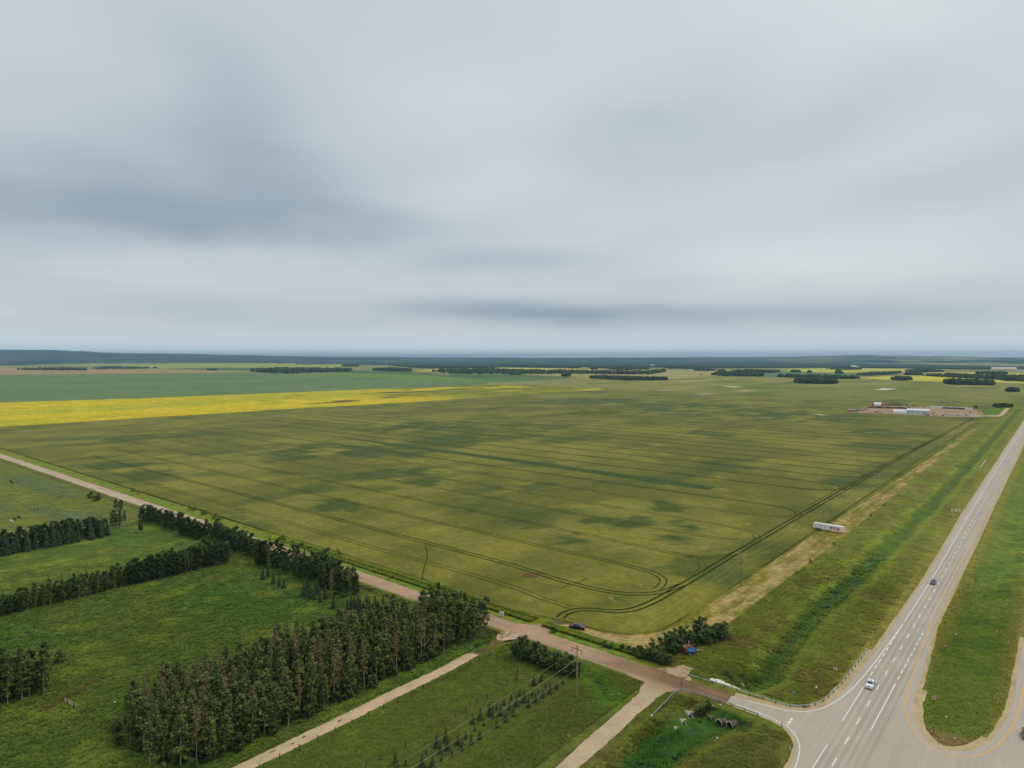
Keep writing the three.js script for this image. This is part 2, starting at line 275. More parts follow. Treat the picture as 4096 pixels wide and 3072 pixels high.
// ------------------------------------------------------------------ the ground: one sheet to the horizon, grass of several kinds
const GRASS = { pasture: C(93, 109, 36), dry: C(122, 120, 46), lush: C(74, 104, 34), verge: C(108, 120, 36), mown: C(96, 108, 32), tan: C(150, 132, 78), brown: C(102, 92, 50), reed: C(74, 102, 54), median: C(100, 120, 38) };
function groundColor(x, z) {
  const n1 = fbm(x * 0.028 + 5, z * 0.028, 4, 201), n2 = fbm(x * 0.1, z * 0.1, 4, 203), n3 = fbm(x * 0.35, z * 0.35, 3, 207);
  let c;
  if (x > -112 && z < -182) {                                        // highway verge and ditch
    c = mix3(GRASS.verge, GRASS.mown, sstep(0.35, 0.65, n1));
    c = mix3(c, GRASS.brown, 0.55 * sstep(0.5, 0.75, n2));
    const dd = lineDist(x, z, DITCH) + (n2 - 0.5) * 6; c = mix3(c, GRASS.lush, sstep(5.5, 2.2, dd) * 0.95); c = mix3(c, C(110, 132, 34), sstep(9.5, 6.5, dd) * sstep(4, 6, dd) * 0.7);
    c = mix3(c, GRASS.reed, sstep(2.6, 0.6, dd) * sstep(0.45, 0.6, fbm(x * 0.02, z * 0.03, 3, 211)));
    const e = Math.min(Math.abs(x + 51.5 - hwDrift(z)), 30); c = mix3(c, GRASS.dry, sstep(7, 0.5, e + (n2 - 0.5) * 6) * 0.7);
    if (x > -37) { c = mix3(GRASS.median, C(84, 112, 36), sstep(0.4, 0.65, n2)); const ed = Math.min(Math.abs(x + 36 - hwDrift(z)), Math.abs(x + 10.6)) + (n3 - 0.5) * 3; c = mix3(c, GRASS.dry, sstep(6.5, 2, ed) * 0.85); const nose = Math.hypot(x + 21, (z + 204) * 0.7) + (n3 - 0.5) * 5; c = mix3(c, C(138, 120, 76), sstep(11, 5, nose) * 0.9 * sstep(-213, -206, z)); }
    if (x > -8) c = mix3(GRASS.verge, GRASS.brown, n2 * 0.5);
  } else if (z > -183 && x > -132) {                                 // mown corner plot beside the side road
    c = mix3(GRASS.mown, GRASS.pasture, sstep(0.4, 0.62, n1)); c = mix3(c, GRASS.brown, 0.42 * sstep(0.45, 0.7, n2));
    if (x > -90) { c = mix3(c, GRASS.brown, 0.3); const b = lineDist(x, z, BASIN) + (n2 - 0.5) * 5; c = mix3(c, C(66, 104, 32), sstep(8, 4, b)); c = mix3(c, GRASS.reed, sstep(4, 1.5, b) * 0.7 * sstep(0.42, 0.58, n3)); c = mix3(c, C(124, 130, 38), sstep(11, 9, b) * sstep(7, 9, b) * 0.6); if (x > -60) c = mix3(c, GRASS.dry, 0.4 * n2); }
    const k = lineDist(x, z, CREEK) + (n2 - 0.5) * 3; c = mix3(c, C(92, 124, 32), sstep(6, 2.5, k)); c = mix3(c, C(52, 60, 34), sstep(0.7, 0.2, k) * 0.6 * sstep(0.4, 0.6, n3));
  } else if (z > -183) {                                             // pastures
    c = mix3(GRASS.pasture, C(84, 110, 38), sstep(0.42, 0.6, n1)); c = mix3(c, C(118, 134, 38), 0.75 * sstep(0.52, 0.72, n2)); c = mix3(c, GRASS.lush, 0.55 * sstep(0.52, 0.35, n2) * sstep(0.4, 0.55, n3));
    if (x > -150) c = mix3(GRASS.mown, c, 0.35);
    if (x < -430) { c = mix3(c, GRASS.dry, 0.55); c = mix3(c, C(92, 108, 70), sstep(0.5, 0.62, fbm(x * 0.02, z * 0.05, 4, 215)) * 0.8); }
    const tr = lineDist(x, z, [[-222.0, -58.2], [-223.3, -62.5], [-225.5, -67.3], [-229.2, -73.5]]); c = mix3(c, GRASS.brown, sstep(2.6, 0.8, tr + (n3 - 0.5) * 2) * 0.8);
    const verge = Math.abs(z + 178) ; if (verge < 7) c = mix3(c, GRASS.verge, 0.6 * sstep(7, 4, verge)); if (z < -178 && z > -183.4) c = mix3(c, GRASS.brown, 0.3 + 0.4 * n3);
  } else {                                                           // north verge of the gravel road, then the plain beyond
    c = mix3(C(96, 124, 34), GRASS.verge, sstep(0.4, 0.6, n2)); c = mix3(c, C(128, 130, 36), 0.6 * sstep(0.55, 0.7, n3));
    if (z < -230) c = mix3(C(116, 122, 60), C(134, 132, 74), n1);
  }
  const g = (c[0] + c[1] + c[2]) / 3; return c.map((v, i) => lerp(v, g, 0.07) * (z > -183 ? 0.92 : [1.2, 1.1, 1.06][i]) * GRAIN);
}
{
  const grow = (from, to, s0) => { const r = []; let s = s0, v = from; while (Math.abs(v) < Math.abs(to)) { v += Math.sign(to - from) * s; r.push(v); s *= 1.35; } return r; };
  const xs = [...grow(-700, -32000, 12).reverse(), ...range(-700, -470, 6), ...range(-467, -132, 2.6), ...range(-130, -8, 1.25), ...range(-4, 60, 4), ...grow(60, 32000, 8)];
  const zs = [...grow(-1700, -32000, 20).reverse(), ...range(-1700, -1000, 14), ...range(-994, -336, 5), ...range(-333, -18, 1.3), ...range(-12, 60, 8), ...grow(60, 3000, 20)];
  structure('ground', tint(gridGeo(xs, zs, (x, z) => heightAt(x, z)), groundColor), grassMat);
}


// ------------------------------------------------------------------ gravel roads
const GRAVEL = C(186, 164, 142), SAND = C(184, 163, 136), DAMP = C(132, 103, 78);
const kG = 1 / 0.8;
function gravelColor(x, z) {
  const n = fbm(x * 0.05, z * 0.4, 4, 301), n2 = fbm(x * 0.25, z * 0.25, 3, 303);
  let c = mix3(GRAVEL, C(196, 174, 150), sstep(0.45, 0.7, n)); const browner = sstep(-420, -250, x + (fbm(x * 0.02, z * 0.3, 4, 307) - 0.5) * 260); c = mix3(c, mix3(C(172, 142, 117), C(186, 156, 130), n2), browner); c = mix3(c, C(156, 123, 100), (0.2 + 0.4 * browner) * sstep(0.5, 0.72, fbm(x * 0.03, z * 0.9, 3, 305)));   // browner towards the junction, paler to the west, with ragged patches
 
  const wet = sstep(-128, -104, x + (n2 - 0.5) * 16) * sstep(-182, -186, z + (n - 0.5) * 3); c = mix3(c, DAMP, wet * 0.75); c = mix3(c, C(112, 86, 64), wet * sstep(-104, -90, x) * sstep(0.42, 0.6, n) * 0.6);
  c = mix3(c, SAND, x > -106 && x < -84 ? sstep(-184.5, -176, z + (n2 - 0.5) * 5) : 0);
  return c.map((v) => v * kG);
}
{
  // main range road; its edges wander a little
  const xs = range(-1400, -74.6, 2.4), zs = range(0, 1, 0.07);
  const up = (x) => -191.9 + (fbm(x * 0.06, 3, 3, 311) - 0.5) * 0.8, lo = (x) => -183.5 + (fbm(x * 0.06, 9, 3, 313) - 0.5) * 0.9 - 2.0 * sstep(-92, -80, x);
  const g = gridGeo(xs, zs, () => 0); const p = g.attributes.position, uv = g.attributes.uv;
  for (let i = 0; i < p.count; i++) { const x = p.getX(i), t = p.getZ(i), z = lerp(up(x), lo(x), t); p.setZ(i, z); p.setY(i, 0.05 + 0.1 * (1 - (2 * t - 1) ** 2)); uv.setXY(i, x, z); }
  g.computeVertexNormals();
  structure('gravel_road', tint(g, gravelColor), gravelMat);
  // flares: side road mouth, field approach, pull-off, driveway mouth
  const flare = (pts, seed, y = 0.045, amp = 0.35) => tint(sheetGeo(ragged(pts, 1.0, amp, seed), y, { cell: 2.5 }), gravelColor);
  const mouth = flare([[-104, -184.6], [-112, -184.4], [-114, -183.8], [-107, -183.2], [-101, -181.4], [-98.2, -179.2], [-96.4, -174], [-91, -172], [-91.1, -176], [-90.6, -180.6], [-88.3, -183.2], [-84, -184.6]], 5);
  const pull = tint(sheetGeo(ragged([[-102, -191.2], [-98.5, -193.4], [-97, -195], [-94.6, -199.6], [-91, -199.8], [-90.2, -194.6], [-87, -191.2]], 0.7, 0.9, 7), 0.2, { cell: 1.2 }), (x, z) => mix3(C(186, 158, 132), C(140, 116, 84), sstep(0.45, 0.65, fbm(x * 0.5, z * 0.5, 4, 349))).map((v) => v * kG));
  const approach = flare([[-160, -191], [-153, -194.2], [-149.5, -198], [-148.5, -204], [-144.5, -203.2], [-145.2, -196], [-143.5, -192.4], [-139, -190.6]], 9);
  structure('road_mouth', mergeGeometries([mouth, pull, approach]), gravelMat);
  structure('approach_mud', tint(sheetGeo(ragged([[-149.8, -203.4], [-146, -204.8], [-142.6, -203.8], [-145.4, -200.4]], 0.7, 0.5, 21), 0.075, { cell: 1.5 }), (x, z) => C(108, 88, 74).map((v) => v * kG * (0.8 + 0.4 * vnoise(x, z, 5)))), gravelMat);
}
{
  // sandy side road running out of the bottom of the picture
  const L = [[-96.3, -174], [-96.2, -170], [-95.7, -160], [-95.1, -145], [-94, -128], [-92.5, -100], [-91, -60]], R = [[-87, -60], [-88.6, -100], [-89.6, -128], [-90, -147], [-90.3, -155], [-91, -165], [-90.8, -174]];
  const pts = ragged([...L, ...R], 0.9, 0.32, 33);
  structure('side_road', tint(sheetGeo(pts, 0.06, { cell: 2 }), (x, z) => { const n = fbm(x * 0.3, z * 0.05, 3, 331); let c = mix3(SAND, C(196, 174, 146), n); c = mix3(c, C(164, 140, 112), sstep(0.45, 0.1, Math.abs(x + 93.2 + (z + 150) * -0.02)) * 0.5 * sstep(0.35, 0.6, fbm(x, z * 0.1, 3, 335))); return c.map((v) => v * kG); }), gravelMat);
  // pale farm driveway beside the poplar belt, washed out and muddy at its upper end
  const dl = [[-154.6, -60], [-154.5, -85], [-154.2, -108], [-154.2, -128], [-153.6, -147], [-154.2, -160], [-153.2, -162.6]], dr = [[-150.6, -163], [-150.2, -158], [-149.6, -150], [-149.8, -135], [-149.6, -110], [-150.4, -85], [-150.4, -60]];
  structure('driveway', tint(sheetGeo(ragged([...dl, ...dr], 0.7, 0.42, 41), 0.06, { cell: 2 }), (x, z) => mix3(C(206, 182, 150), C(190, 164, 132), fbm(x * 0.5, z * 0.12, 4, 343)).map((v) => v * kG)), gravelMat);
  structure('driveway_mud', tint(sheetGeo(ragged([[-154, -161], [-152.6, -169], [-155.4, -176], [-151.2, -176.4], [-149.4, -168], [-149.6, -162]], 0.6, 0.8, 43), 0.045, { cell: 1.2 }), (x, z) => mix3(C(122, 98, 62), C(96, 96, 44), sstep(0.4, 0.6, fbm(x * 0.5, z * 0.3, 4, 345))).map((v) => v * kG)), gravelMat);
  structure('driveway_mouth', tint(sheetGeo(ragged([[-158, -183.8], [-156.4, -178.5], [-153.6, -176], [-151.6, -176.6], [-149.4, -180], [-146.5, -183.8]], 0.6, 0.75, 47), 0.05, { cell: 1.2 }), (x, z) => mix3(C(200, 172, 146), C(150, 128, 90), sstep(0.5, 0.7, fbm(x * 0.6, z * 0.6, 4, 347))).map((v) => v * kG)), gravelMat);
  const pud = mergeGeometries([[-151.9, -166.5, 1.3, 2.4], [-153, -171.5, 0.8, 1.8], [-152.2, -108.4, 0.3, 0.9], [-152.9, -97.5, 0.35, 0.7], [-152.4, -94, 0.3, 0.6], [-153.2, -88.6, 0.18, 1.2]].map(([x, z, a, b], i) => sheetGeo(ragged(range(0, 6, 1).slice(0, 6).map((k) => [x + Math.cos(k * 1.047) * a, z + Math.sin(k * 1.047) * b]), 0.4, 0.22, 50 + i), 0.072)));
  structure('driveway_puddles', pud, M(C(98, 76, 52), 0.35));
}

// ------------------------------------------------------------------ divided highway
const HW_FAR = -2400;
const asphaltGrain = (() => {                                          // u spans x from -64 to 0, v repeats every 128 m
  return grainTexture(1024, (u, v) => {
    const x = -64 + u * 64; let k = 0.8;
    const speck = hash2(Math.floor(u * 1024), Math.floor(v * 1024), 9) - 0.5, stain = fbm(u * 16, v * 16, 4, 77, 16) - 0.5, streak = vnoise(u * 128, v * 4, 63, 128) - 0.5;
    k += speck * 0.07 + stain * 0.16 + streak * 0.07;
    for (const c of [-44.4, -40.7, -37.3]) for (const w of [-0.85, 0.85]) { const d = (x - c - w) / 0.42; k -= 0.12 * Math.exp(-d * d); }   // worn wheel paths
    for (const c of [-44.4, -40.7]) { const d = (x - c) / 0.3; k += 0.04 * Math.exp(-d * d); }
    return [k * 1.03, k, k * 0.955];
  });
})();
const asphaltMap = asphaltGrain.clone(); asphaltMap.repeat.set(1 / 64, 1 / 128); asphaltMap.needsUpdate = true;
const asphaltMat = new THREE.MeshStandardMaterial({ color: col(C(180, 172, 160, 1.2)), map: asphaltMap, roughness: 0.88 });
const far = (x, z = HW_FAR) => [x + hwDrift(z), z];
{
  const left = [far(-50), [-50.3 + hwDrift(-900), -900], [-49.6 + hwDrift(-500), -500], [-48.2, -355], [-48.4, -301], [-48.6, -263], [-49.1, -241], [-49.6, -221], [-50.5, -209], [-51.8, -202.2], [-54.2, -197], [-57.4, -194], [-61, -192.8], [-65, -192.2], [-70, -191.4], [-74.7, -190.9]];
  const low = [[-74.3, -186.4], [-70, -186], [-64, -185.6], [-60, -184.9], [-56.4, -183.4], [-53.6, -180.2], [-51.8, -176.4], [-50.8, -172], [-50.2, -166], [-50, -100], [-50, -40], [6, -40], far(6), far(-10.4)];
  const nose = [[-10.4, -900], [-10.4, -298], [-10.5, -257], [-10.6, -239], [-10.9, -230], [-12.3, -218.5], [-13.5, -211.8], [-15.1, -206.5], [-17.2, -202.6], [-20, -199.9], [-22.6, -198.6], [-25.4, -199.6], [-27.8, -203], [-30, -207], [-31.6, -213], [-32.6, -221], [-33.4, -237], [-34.6, -257], [-35.8, -276], [-36.6, -290], [-36.8, -320], [-37 + hwDrift(-500), -500], [-37 + hwDrift(-900), -900], far(-37)];
  structure('highway', sheetGeo([...left, ...low, ...nose], 0.07), asphaltMat);
  // sandy gravel shoulders, a little below the pavement
  const sh = (pts, a, b, y = 0.05) => tint(ribbonGeo(smoothLine(pts, 6), (i, s) => a + (fbm(s * 0.25, i * 0.01, 3, 371) - 0.5) * 0.35, (i, s) => b + (fbm(s * 0.3, i * 0.01 + 5, 3, 373) - 0.5) * 0.9, y), (x, z) => mix3(C(200, 180, 140), C(168, 150, 112), fbm(x * 0.6, z * 0.3, 3, 375)).map((v) => v * kG));
  const corner = [[-49.1, -252], [-49.1, -241], [-49.6, -221], [-50.5, -209], [-51.8, -202.2], [-54.2, -197], [-57.4, -194], [-61, -192.8], [-65, -192.2], [-74, -191]];
  structure('road_shoulder', mergeGeometries([
    sh([far(-50), [-52.6, -900], [-50.4, -500], [-48.2, -355], [-48.4, -301], [-48.6, -263], [-49.1, -241]], 0.4, -1.15), sh(corner, 0.4, -2.5, 0.038),
    sh([[-74.3, -186.4], [-64, -185.6], [-60, -184.9], [-56.4, -183.4], [-53.6, -180.2], [-51.8, -176.4], [-50.8, -172], [-50.2, -166], [-50, -100]], 0.3, -1.0),
    sh(nose.slice(1).map((p) => p), 0.3, -1.25), sh([[-13.5, -211.8], [-15.1, -206.5], [-17.2, -202.6], [-20, -199.9], [-22.6, -198.6], [-25.4, -199.6], [-27.8, -203], [-30, -207], [-31.6, -213], [-32.6, -221], [-33.2, -231]], 0.5, -2.4, 0.038)]), gravelMat);
}
{
  // painted lines
  const white = M(C(236, 232, 222), 0.7), yellow = M(C(226, 172, 70), 0.7), y = 0.078;
  const painted = (name, list, mat) => structure(name, mergeGeometries(list), mat);
  const line = (pts, w = 0.2) => ribbonGeo(smoothLine(pts, 6), w / 2, -w / 2, y);
  const dash = (pts, len, gap, w = 0.2) => { const c = new THREE.CatmullRomCurve3(pts.map((p) => new THREE.Vector3(p[0], 0, p[1])), false, 'centripetal'), L = c.getLength(), out = []; for (let s = 0; s < L - len; s += len + gap) { const a = c.getPointAt(s / L), b = c.getPointAt((s + len) / L); out.push(ribbonGeo([[a.x, a.z], [b.x, b.z]], w / 2, -w / 2, y)); } return out; };
  painted('edge_line', [line([far(-47), [-47 + hwDrift(-900), -900], [-46.6 + hwDrift(-500), -500], [-45.9, -360], [-46, -289], [-46.5, -262], [-47.4, -233], [-48.6, -215.8], [-50.5, -205.4], [-52.8, -198.9], [-55.6, -195.2], [-59, -193.1], [-64, -192], [-70, -190.9]], 0.24), line([[-72, -186.6], [-66, -186.6], [-62.4, -186.1], [-59.3, -185.3], [-55.5, -183.4], [-52.7, -180], [-50.9, -176], [-49.9, -171.5], [-49.2, -166], [-49, -100]], 0.22)], white);
  painted('lane_line', [line([[-45.9, -222.4], [-45.9, -196.8]], 0.22), line([[-45.9, -182.4], [-45.9, -160]], 0.22), line([[-38.9, -230], [-38.8, -197]], 0.24), line([[-45.9, -140], [-45.9, -90]], 0.2)], white);
  painted('lane_dashes', [...dash([[-42.5, -100], [-42.5, -178.7], [-42.5, -204.8], [-42.6, -300], [-42.8, -360], [-43.1 + hwDrift(-500), -500], [-43.2 + hwDrift(-900), -900], far(-43.2, -1500)], 4.2, 8, 0.26), ...dash([[-46, -231], [-46, -289]], 3.2, 2.7, 0.28), ...dash([[-38.9, -233.5], [-38.8, -284]], 3, 2.4, 0.26), ...dash([[-2.5, -120], [-2.5, -1500]], 4.2, 8, 0.26)], white);
  painted('median_line', [line([far(-39.2), [-39.2 + hwDrift(-900), -900], [-39.2 + hwDrift(-500), -500], [-39.1, -362], [-38.8, -306], [-37.9, -285], [-37.1, -267.4], [-36, -242.7], [-35.2, -227.7], [-34.4, -219.6], [-33, -211.9], [-31, -205.8], [-28.8, -201.7], [-25.9, -198.1], [-23.2, -197], [-20.3, -197.2], [-18, -198.4], [-15.8, -200.9], [-13.7, -204.9], [-12, -210.4], [-10.7, -217], [-9.6, -225.2], [-8.9, -236], [-8.7, -245.5], [-8.6, -255], [-8.6, -400], [-8.6, -1500]], 0.3)], yellow);
  painted('stop_bar', [[[-57.0, -188.1], [-56.8, -189.7]], [[-56.9, -186.3], [-56.8, -187.7]], [[-56.8, -185.2], [-56.8, -185.9]]].map(([a, b]) => ribbonGeo([a, b], 0.28, -0.28, y)), white);
}

// ------------------------------------------------------------------ the grain field and its wheel tracks
const CROP_Y = 0.62;
const GRAINFIELD = { olive: C(97, 99, 35), pale: C(125, 123, 48), deep: C(58, 77, 32), gold: C(142, 130, 54) };
const lushSpots = [[[-204.4, -351.9], 22], [[-208.4, -301.5], 20], [[-169.2, -331.2], 14], [[-168.5, -367.6], 12], [[-426.1, -378.8], 42], [[-570.2, -450.0], 60], [[-612.1, -238.4], 26], [[-555.7, -223.2], 24], [[-673.3, -235.4], 30], [[-611.8, -392.8], 46], [[-575.0, -576.8], 60], [[-388.0, -363.1], 18], [[-245.2, -592.6], 22], [[-136.3, -573.1], 22], [[-204.8, -408.8], 16], [[-381.1, -270.9], 20], [[-701.7, -666.1], 90], [[-827.1, -1323.2], 110], [[-590.6, -1164.8], 120], [[-573.3, -1286.7], 120], [[-395.9, -1195.6], 90], [[-289.2, -1169.9], 70], [[-188.6, -993.8], 40]];
function cropColor(x, z) {
  const n1 = fbm(x * 0.011, z * 0.011, 4, 501), n2 = fbm(x * 0.05, z * 0.035, 4, 503), n3 = fbm(x * 0.17, z * 0.3, 3, 507);
  let c = mix3(GRAINFIELD.olive, GRAINFIELD.pale, sstep(0.38, 0.68, n1 * 0.6 + n2 * 0.4));
  c = mix3(c, GRAINFIELD.gold, 0.5 * sstep(0.6, 0.75, n2) * sstep(0.45, 0.6, n3));
  let w = 0; for (const [[sx, sz], r] of lushSpots) { const d = Math.hypot(x - sx, (z - sz)) / r; if (d < 1.6) w = Math.max(w, sstep(1.25, 0.35, d + (n2 - 0.5) * 2.6 + (n3 - 0.5) * 1.5)); }
  w = Math.max(w, 0.75 * sstep(0.6, 0.72, fbm(x * 0.016 + 40, z * 0.012, 4, 509) + (n3 - 0.5) * 0.16));
  c = mix3(c, GRAINFIELD.deep, w * 0.92);
  return c.map((v) => v * (1 / 0.78) * (0.92 + 0.16 * n3));
}
{
  const curve = [[-1400, -203.6], [-363, -202.6], [-297, -203.6], [-221, -203.4], [-190, -200.5], [-165, -200.5], [-150, -204], [-147, -204.4], [-136.6, -205.3], [-128.4, -206.6], [-120.6, -209.8], [-116, -214.3], [-112.6, -221.1], [-111.2, -231.2], [-110.8, -244]];
  const zS = (x) => { for (let i = 1; i < curve.length; i++) if (x <= curve[i][0]) { const t = (x - curve[i - 1][0]) / (curve[i][0] - curve[i - 1][0]); return lerp(curve[i - 1][1], curve[i][1], t); } return -244; };
  const XW = -1158, XE = -110.8, ZN = -1800;
  const zs = [...range(ZN, -720, 12), ...range(-716, -204, 4)];
  const make = (xs, swap) => {
    const g = gridGeo(xs, zs, () => CROP_Y), p = g.attributes.position, uv = g.attributes.uv;
    for (let i = 0; i < p.count; i++) { const x = p.getX(i), z = p.getZ(i), s = zS(x), zz = ZN + (z - ZN) * (s - ZN) / (-204 - ZN); p.setZ(i, zz); p.setY(i, CROP_Y + 0.1 * (fbm(x * 0.08, zz * 0.08, 2, 521) - 0.5)); swap ? uv.setXY(i, zz, x) : uv.setXY(i, x, zz); }
    g.computeVertexNormals(); return tint(g, cropColor);
  };
  const field = structure('grain_field', make([...range(XW, -400, 7), ...range(-396, -126, 3)], false), cropMat);
  mesh('headland', make(range(-126, XE, 1.9), true), cropMat, field);
  // standing edge of the crop
  const edge = ragged([...curve.slice(1), [XE, -300], [XE + 1, -500], [XE + 6, -1000], [XE + 6, ZN]], 1.5, 0.25, 61, false), wp = [], wu = [];
  for (let i = 1; i < edge.length; i++) { const a = edge[i - 1], b = edge[i]; const L = Math.hypot(b[0] - a[0], b[1] - a[1]) || 1, ox = -(b[1] - a[1]) / L * 0.9, oz = (b[0] - a[0]) / L * 0.9; for (const [q, yy] of [[a, CROP_Y + 0.02], [b, CROP_Y + 0.02], [b, -0.25], [a, CROP_Y + 0.02], [b, -0.25], [a, -0.25]]) { const k = yy < 0 ? 1 : 0; wp.push(q[0] + ox * k, yy, q[1] + oz * k); wu.push(q[0] + yy, q[1]); } }
  const wg = new THREE.BufferGeometry(); wg.setAttribute('position', new THREE.Float32BufferAttribute(wp, 3)); wg.setAttribute('uv', new THREE.Float32BufferAttribute(wu, 2)); wg.computeVertexNormals();
  mesh('crop_edge', tint(wg, (x, z) => cropColor(x, z)), cropMat, field);
  // flattened wheel tracks of the sprayer: pairs of trampled green lines, groove shade painted into the colour, 36 m apart
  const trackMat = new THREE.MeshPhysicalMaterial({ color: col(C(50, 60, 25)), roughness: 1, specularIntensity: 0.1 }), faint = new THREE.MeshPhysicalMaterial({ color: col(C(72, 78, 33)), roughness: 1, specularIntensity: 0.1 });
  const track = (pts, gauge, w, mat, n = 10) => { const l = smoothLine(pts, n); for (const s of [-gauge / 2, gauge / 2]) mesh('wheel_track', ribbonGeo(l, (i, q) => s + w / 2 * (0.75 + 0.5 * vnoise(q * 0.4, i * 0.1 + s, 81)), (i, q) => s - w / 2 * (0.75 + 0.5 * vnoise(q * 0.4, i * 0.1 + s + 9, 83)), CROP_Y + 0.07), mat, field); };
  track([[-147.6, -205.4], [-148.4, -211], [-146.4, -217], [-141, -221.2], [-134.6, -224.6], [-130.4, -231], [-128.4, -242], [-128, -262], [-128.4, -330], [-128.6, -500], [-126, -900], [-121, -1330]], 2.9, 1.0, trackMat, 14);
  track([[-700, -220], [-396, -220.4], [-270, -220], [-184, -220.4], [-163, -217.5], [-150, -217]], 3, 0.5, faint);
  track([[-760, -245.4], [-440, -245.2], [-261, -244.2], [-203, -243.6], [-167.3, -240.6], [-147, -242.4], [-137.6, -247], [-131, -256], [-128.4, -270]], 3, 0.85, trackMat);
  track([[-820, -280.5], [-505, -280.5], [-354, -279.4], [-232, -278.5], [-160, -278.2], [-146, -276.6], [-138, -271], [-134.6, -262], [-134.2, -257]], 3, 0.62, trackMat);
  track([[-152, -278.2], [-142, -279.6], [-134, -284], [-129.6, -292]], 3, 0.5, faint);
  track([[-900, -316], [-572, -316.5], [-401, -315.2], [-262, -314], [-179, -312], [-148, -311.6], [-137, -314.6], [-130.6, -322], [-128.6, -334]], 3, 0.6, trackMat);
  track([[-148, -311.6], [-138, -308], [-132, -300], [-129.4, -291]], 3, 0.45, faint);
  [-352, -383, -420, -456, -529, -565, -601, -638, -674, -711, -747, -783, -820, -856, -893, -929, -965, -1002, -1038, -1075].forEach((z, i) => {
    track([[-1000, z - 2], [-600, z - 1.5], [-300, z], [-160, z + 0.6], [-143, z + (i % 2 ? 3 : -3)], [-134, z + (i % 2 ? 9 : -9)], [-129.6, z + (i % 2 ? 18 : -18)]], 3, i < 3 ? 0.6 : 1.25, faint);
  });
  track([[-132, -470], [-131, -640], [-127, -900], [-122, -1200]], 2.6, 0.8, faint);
  // an animal trail and flattened places
  for (const pts of [[[-261.3, -241.2], [-248.9, -231.1], [-238.6, -220.9], [-231.1, -212.2], [-221.8, -202.9]], [[-164.8, -240.8], [-165.1, -246.1], [-164.8, -251.7]], [[-166.4, -233.0], [-166.4, -235.6], [-165.8, -237.7]]])
    mesh('trampled_trail', ribbonGeo(smoothLine(pts, 6), (i, s) => 0.16 + 0.3 * vnoise(s, 1, 3), (i, s) => -0.16 - 0.3 * vnoise(s, 7, 5), CROP_Y + 0.075), faint, field);
  mesh('bare_patch', tint(sheetGeo(ragged([[-191.7, -236.4], [-189.2, -241.0], [-183.6, -244.2], [-184.5, -240.2], [-183.4, -236.5], [-187.2, -233.4]], 1.1, 1.2, 91), CROP_Y + 0.06, { cell: 2 }), (x, z) => mix3(C(118, 84, 62), C(96, 82, 44), vnoise(x * 0.7, z * 0.7, 4))), plainMat, field);
  for (const [a, i] of [[[[-145.2, -236.2], [-143.1, -236.5], [-139.1, -233.1], [-142.1, -234.0]], 1], [[[-147.9, -331.5], [-143.8, -333.6], [-143.0, -326.1]], 2], [[[-144.5, -260.3], [-141.5, -258.9], [-141.2, -256.3]], 3], [[[-148.6, -396.7], [-144.8, -398.0], [-144.9, -392.5]], 4]])
    mesh('thin_patch', sheetGeo(ragged(a, 0.8, 0.9, 100 + i), CROP_Y + 0.065), M(C(148, 126, 60), 1), field);
  // the strip that was missed: a darker, later stand
  mesh('dark_strip', tint(sheetGeo(ragged([[-760, -506], [-419, -503], [-207, -492.5], [-206, -477.5], [-419, -488], [-600, -495]], 6, 0.9, 105), CROP_Y + 0.1, { cell: 9, wall: 0.2 }), (x, z) => mix3(C(44, 68, 28), C(56, 78, 32), fbm(x * 0.1, z * 0.2, 3, 531)).map((v) => v / 0.78)), cropMat, field);
}
{
  // mown strip along the highway side of the field: cut grass lying in pale swaths
  const hayMat = surface(grassGrain, 60, grassRelief, 0.25, 60);
  const hayColor = (x, z) => { const n = fbm(x * 0.16, z * 0.05, 4, 541), m = fbm(x * 0.9, z * 0.08, 3, 543); let c = mix3(C(164, 144, 88), C(122, 122, 46), sstep(0.4, 0.58, n)); c = mix3(c, C(192, 168, 112), 0.6 * sstep(0.52, 0.7, m)); c = mix3(c, C(150, 112, 66), 0.4 * sstep(0.55, 0.7, fbm(x * 0.3 + 9, z * 0.3, 3, 545))); return c.map((v) => v * GRAIN); };
  const pts = [[-106.4, -1130], [-106.4, -840], [-107.4, -550], [-108.4, -432], [-110.6, -327], [-110.9, -284], [-109.6, -244], [-110.8, -231], [-113, -221], [-116.6, -214], [-121, -209.4], [-128.6, -206.2], [-137, -204.8], [-143, -203.8], [-144.6, -202.2], [-133, -201], [-125, -201], [-116, -201.4], [-108.4, -204.2], [-106.6, -210], [-106, -217], [-102, -225], [-99, -235], [-96.4, -246], [-96.4, -286], [-95.2, -390], [-95.4, -458], [-97.4, -605], [-97.6, -840], [-98, -1130]];
  structure('mown_strip', tint(sheetGeo(ragged(pts, 2.0, 0.8, 55), 0.03, { cell: 3.2, drape: heightAt }), hayColor), hayMat);
  const tr = M(C(186, 166, 112), 1);
  structure('strip_wheel_marks', mergeGeometries([ribbonGeo(smoothLine([[-146, -200.4], [-138, -202.6], [-128, -203.6], [-119, -205.6], [-112, -210.6]], 8), 0.45, -0.2, 0.06, heightAt), ribbonGeo(smoothLine([[-146, -198.6], [-138, -201], [-128, -202], [-118.4, -204], [-110.8, -209.4]], 8), 0.3, -0.3, 0.06, heightAt)]), tr);
}


// ------------------------------------------------------------------ trees and shrubs
const barkPale = M(C(176, 168, 148), 0.9), barkGrey = M(C(122, 112, 94), 0.95), barkDark = M(C(70, 58, 46), 0.95), twigMat = M(C(132, 114, 92), 0.95);
const leafMat = new THREE.MeshPhysicalMaterial({ vertexColors: true, roughness: 0.9, specularIntensity: 0.3, side: THREE.DoubleSide });
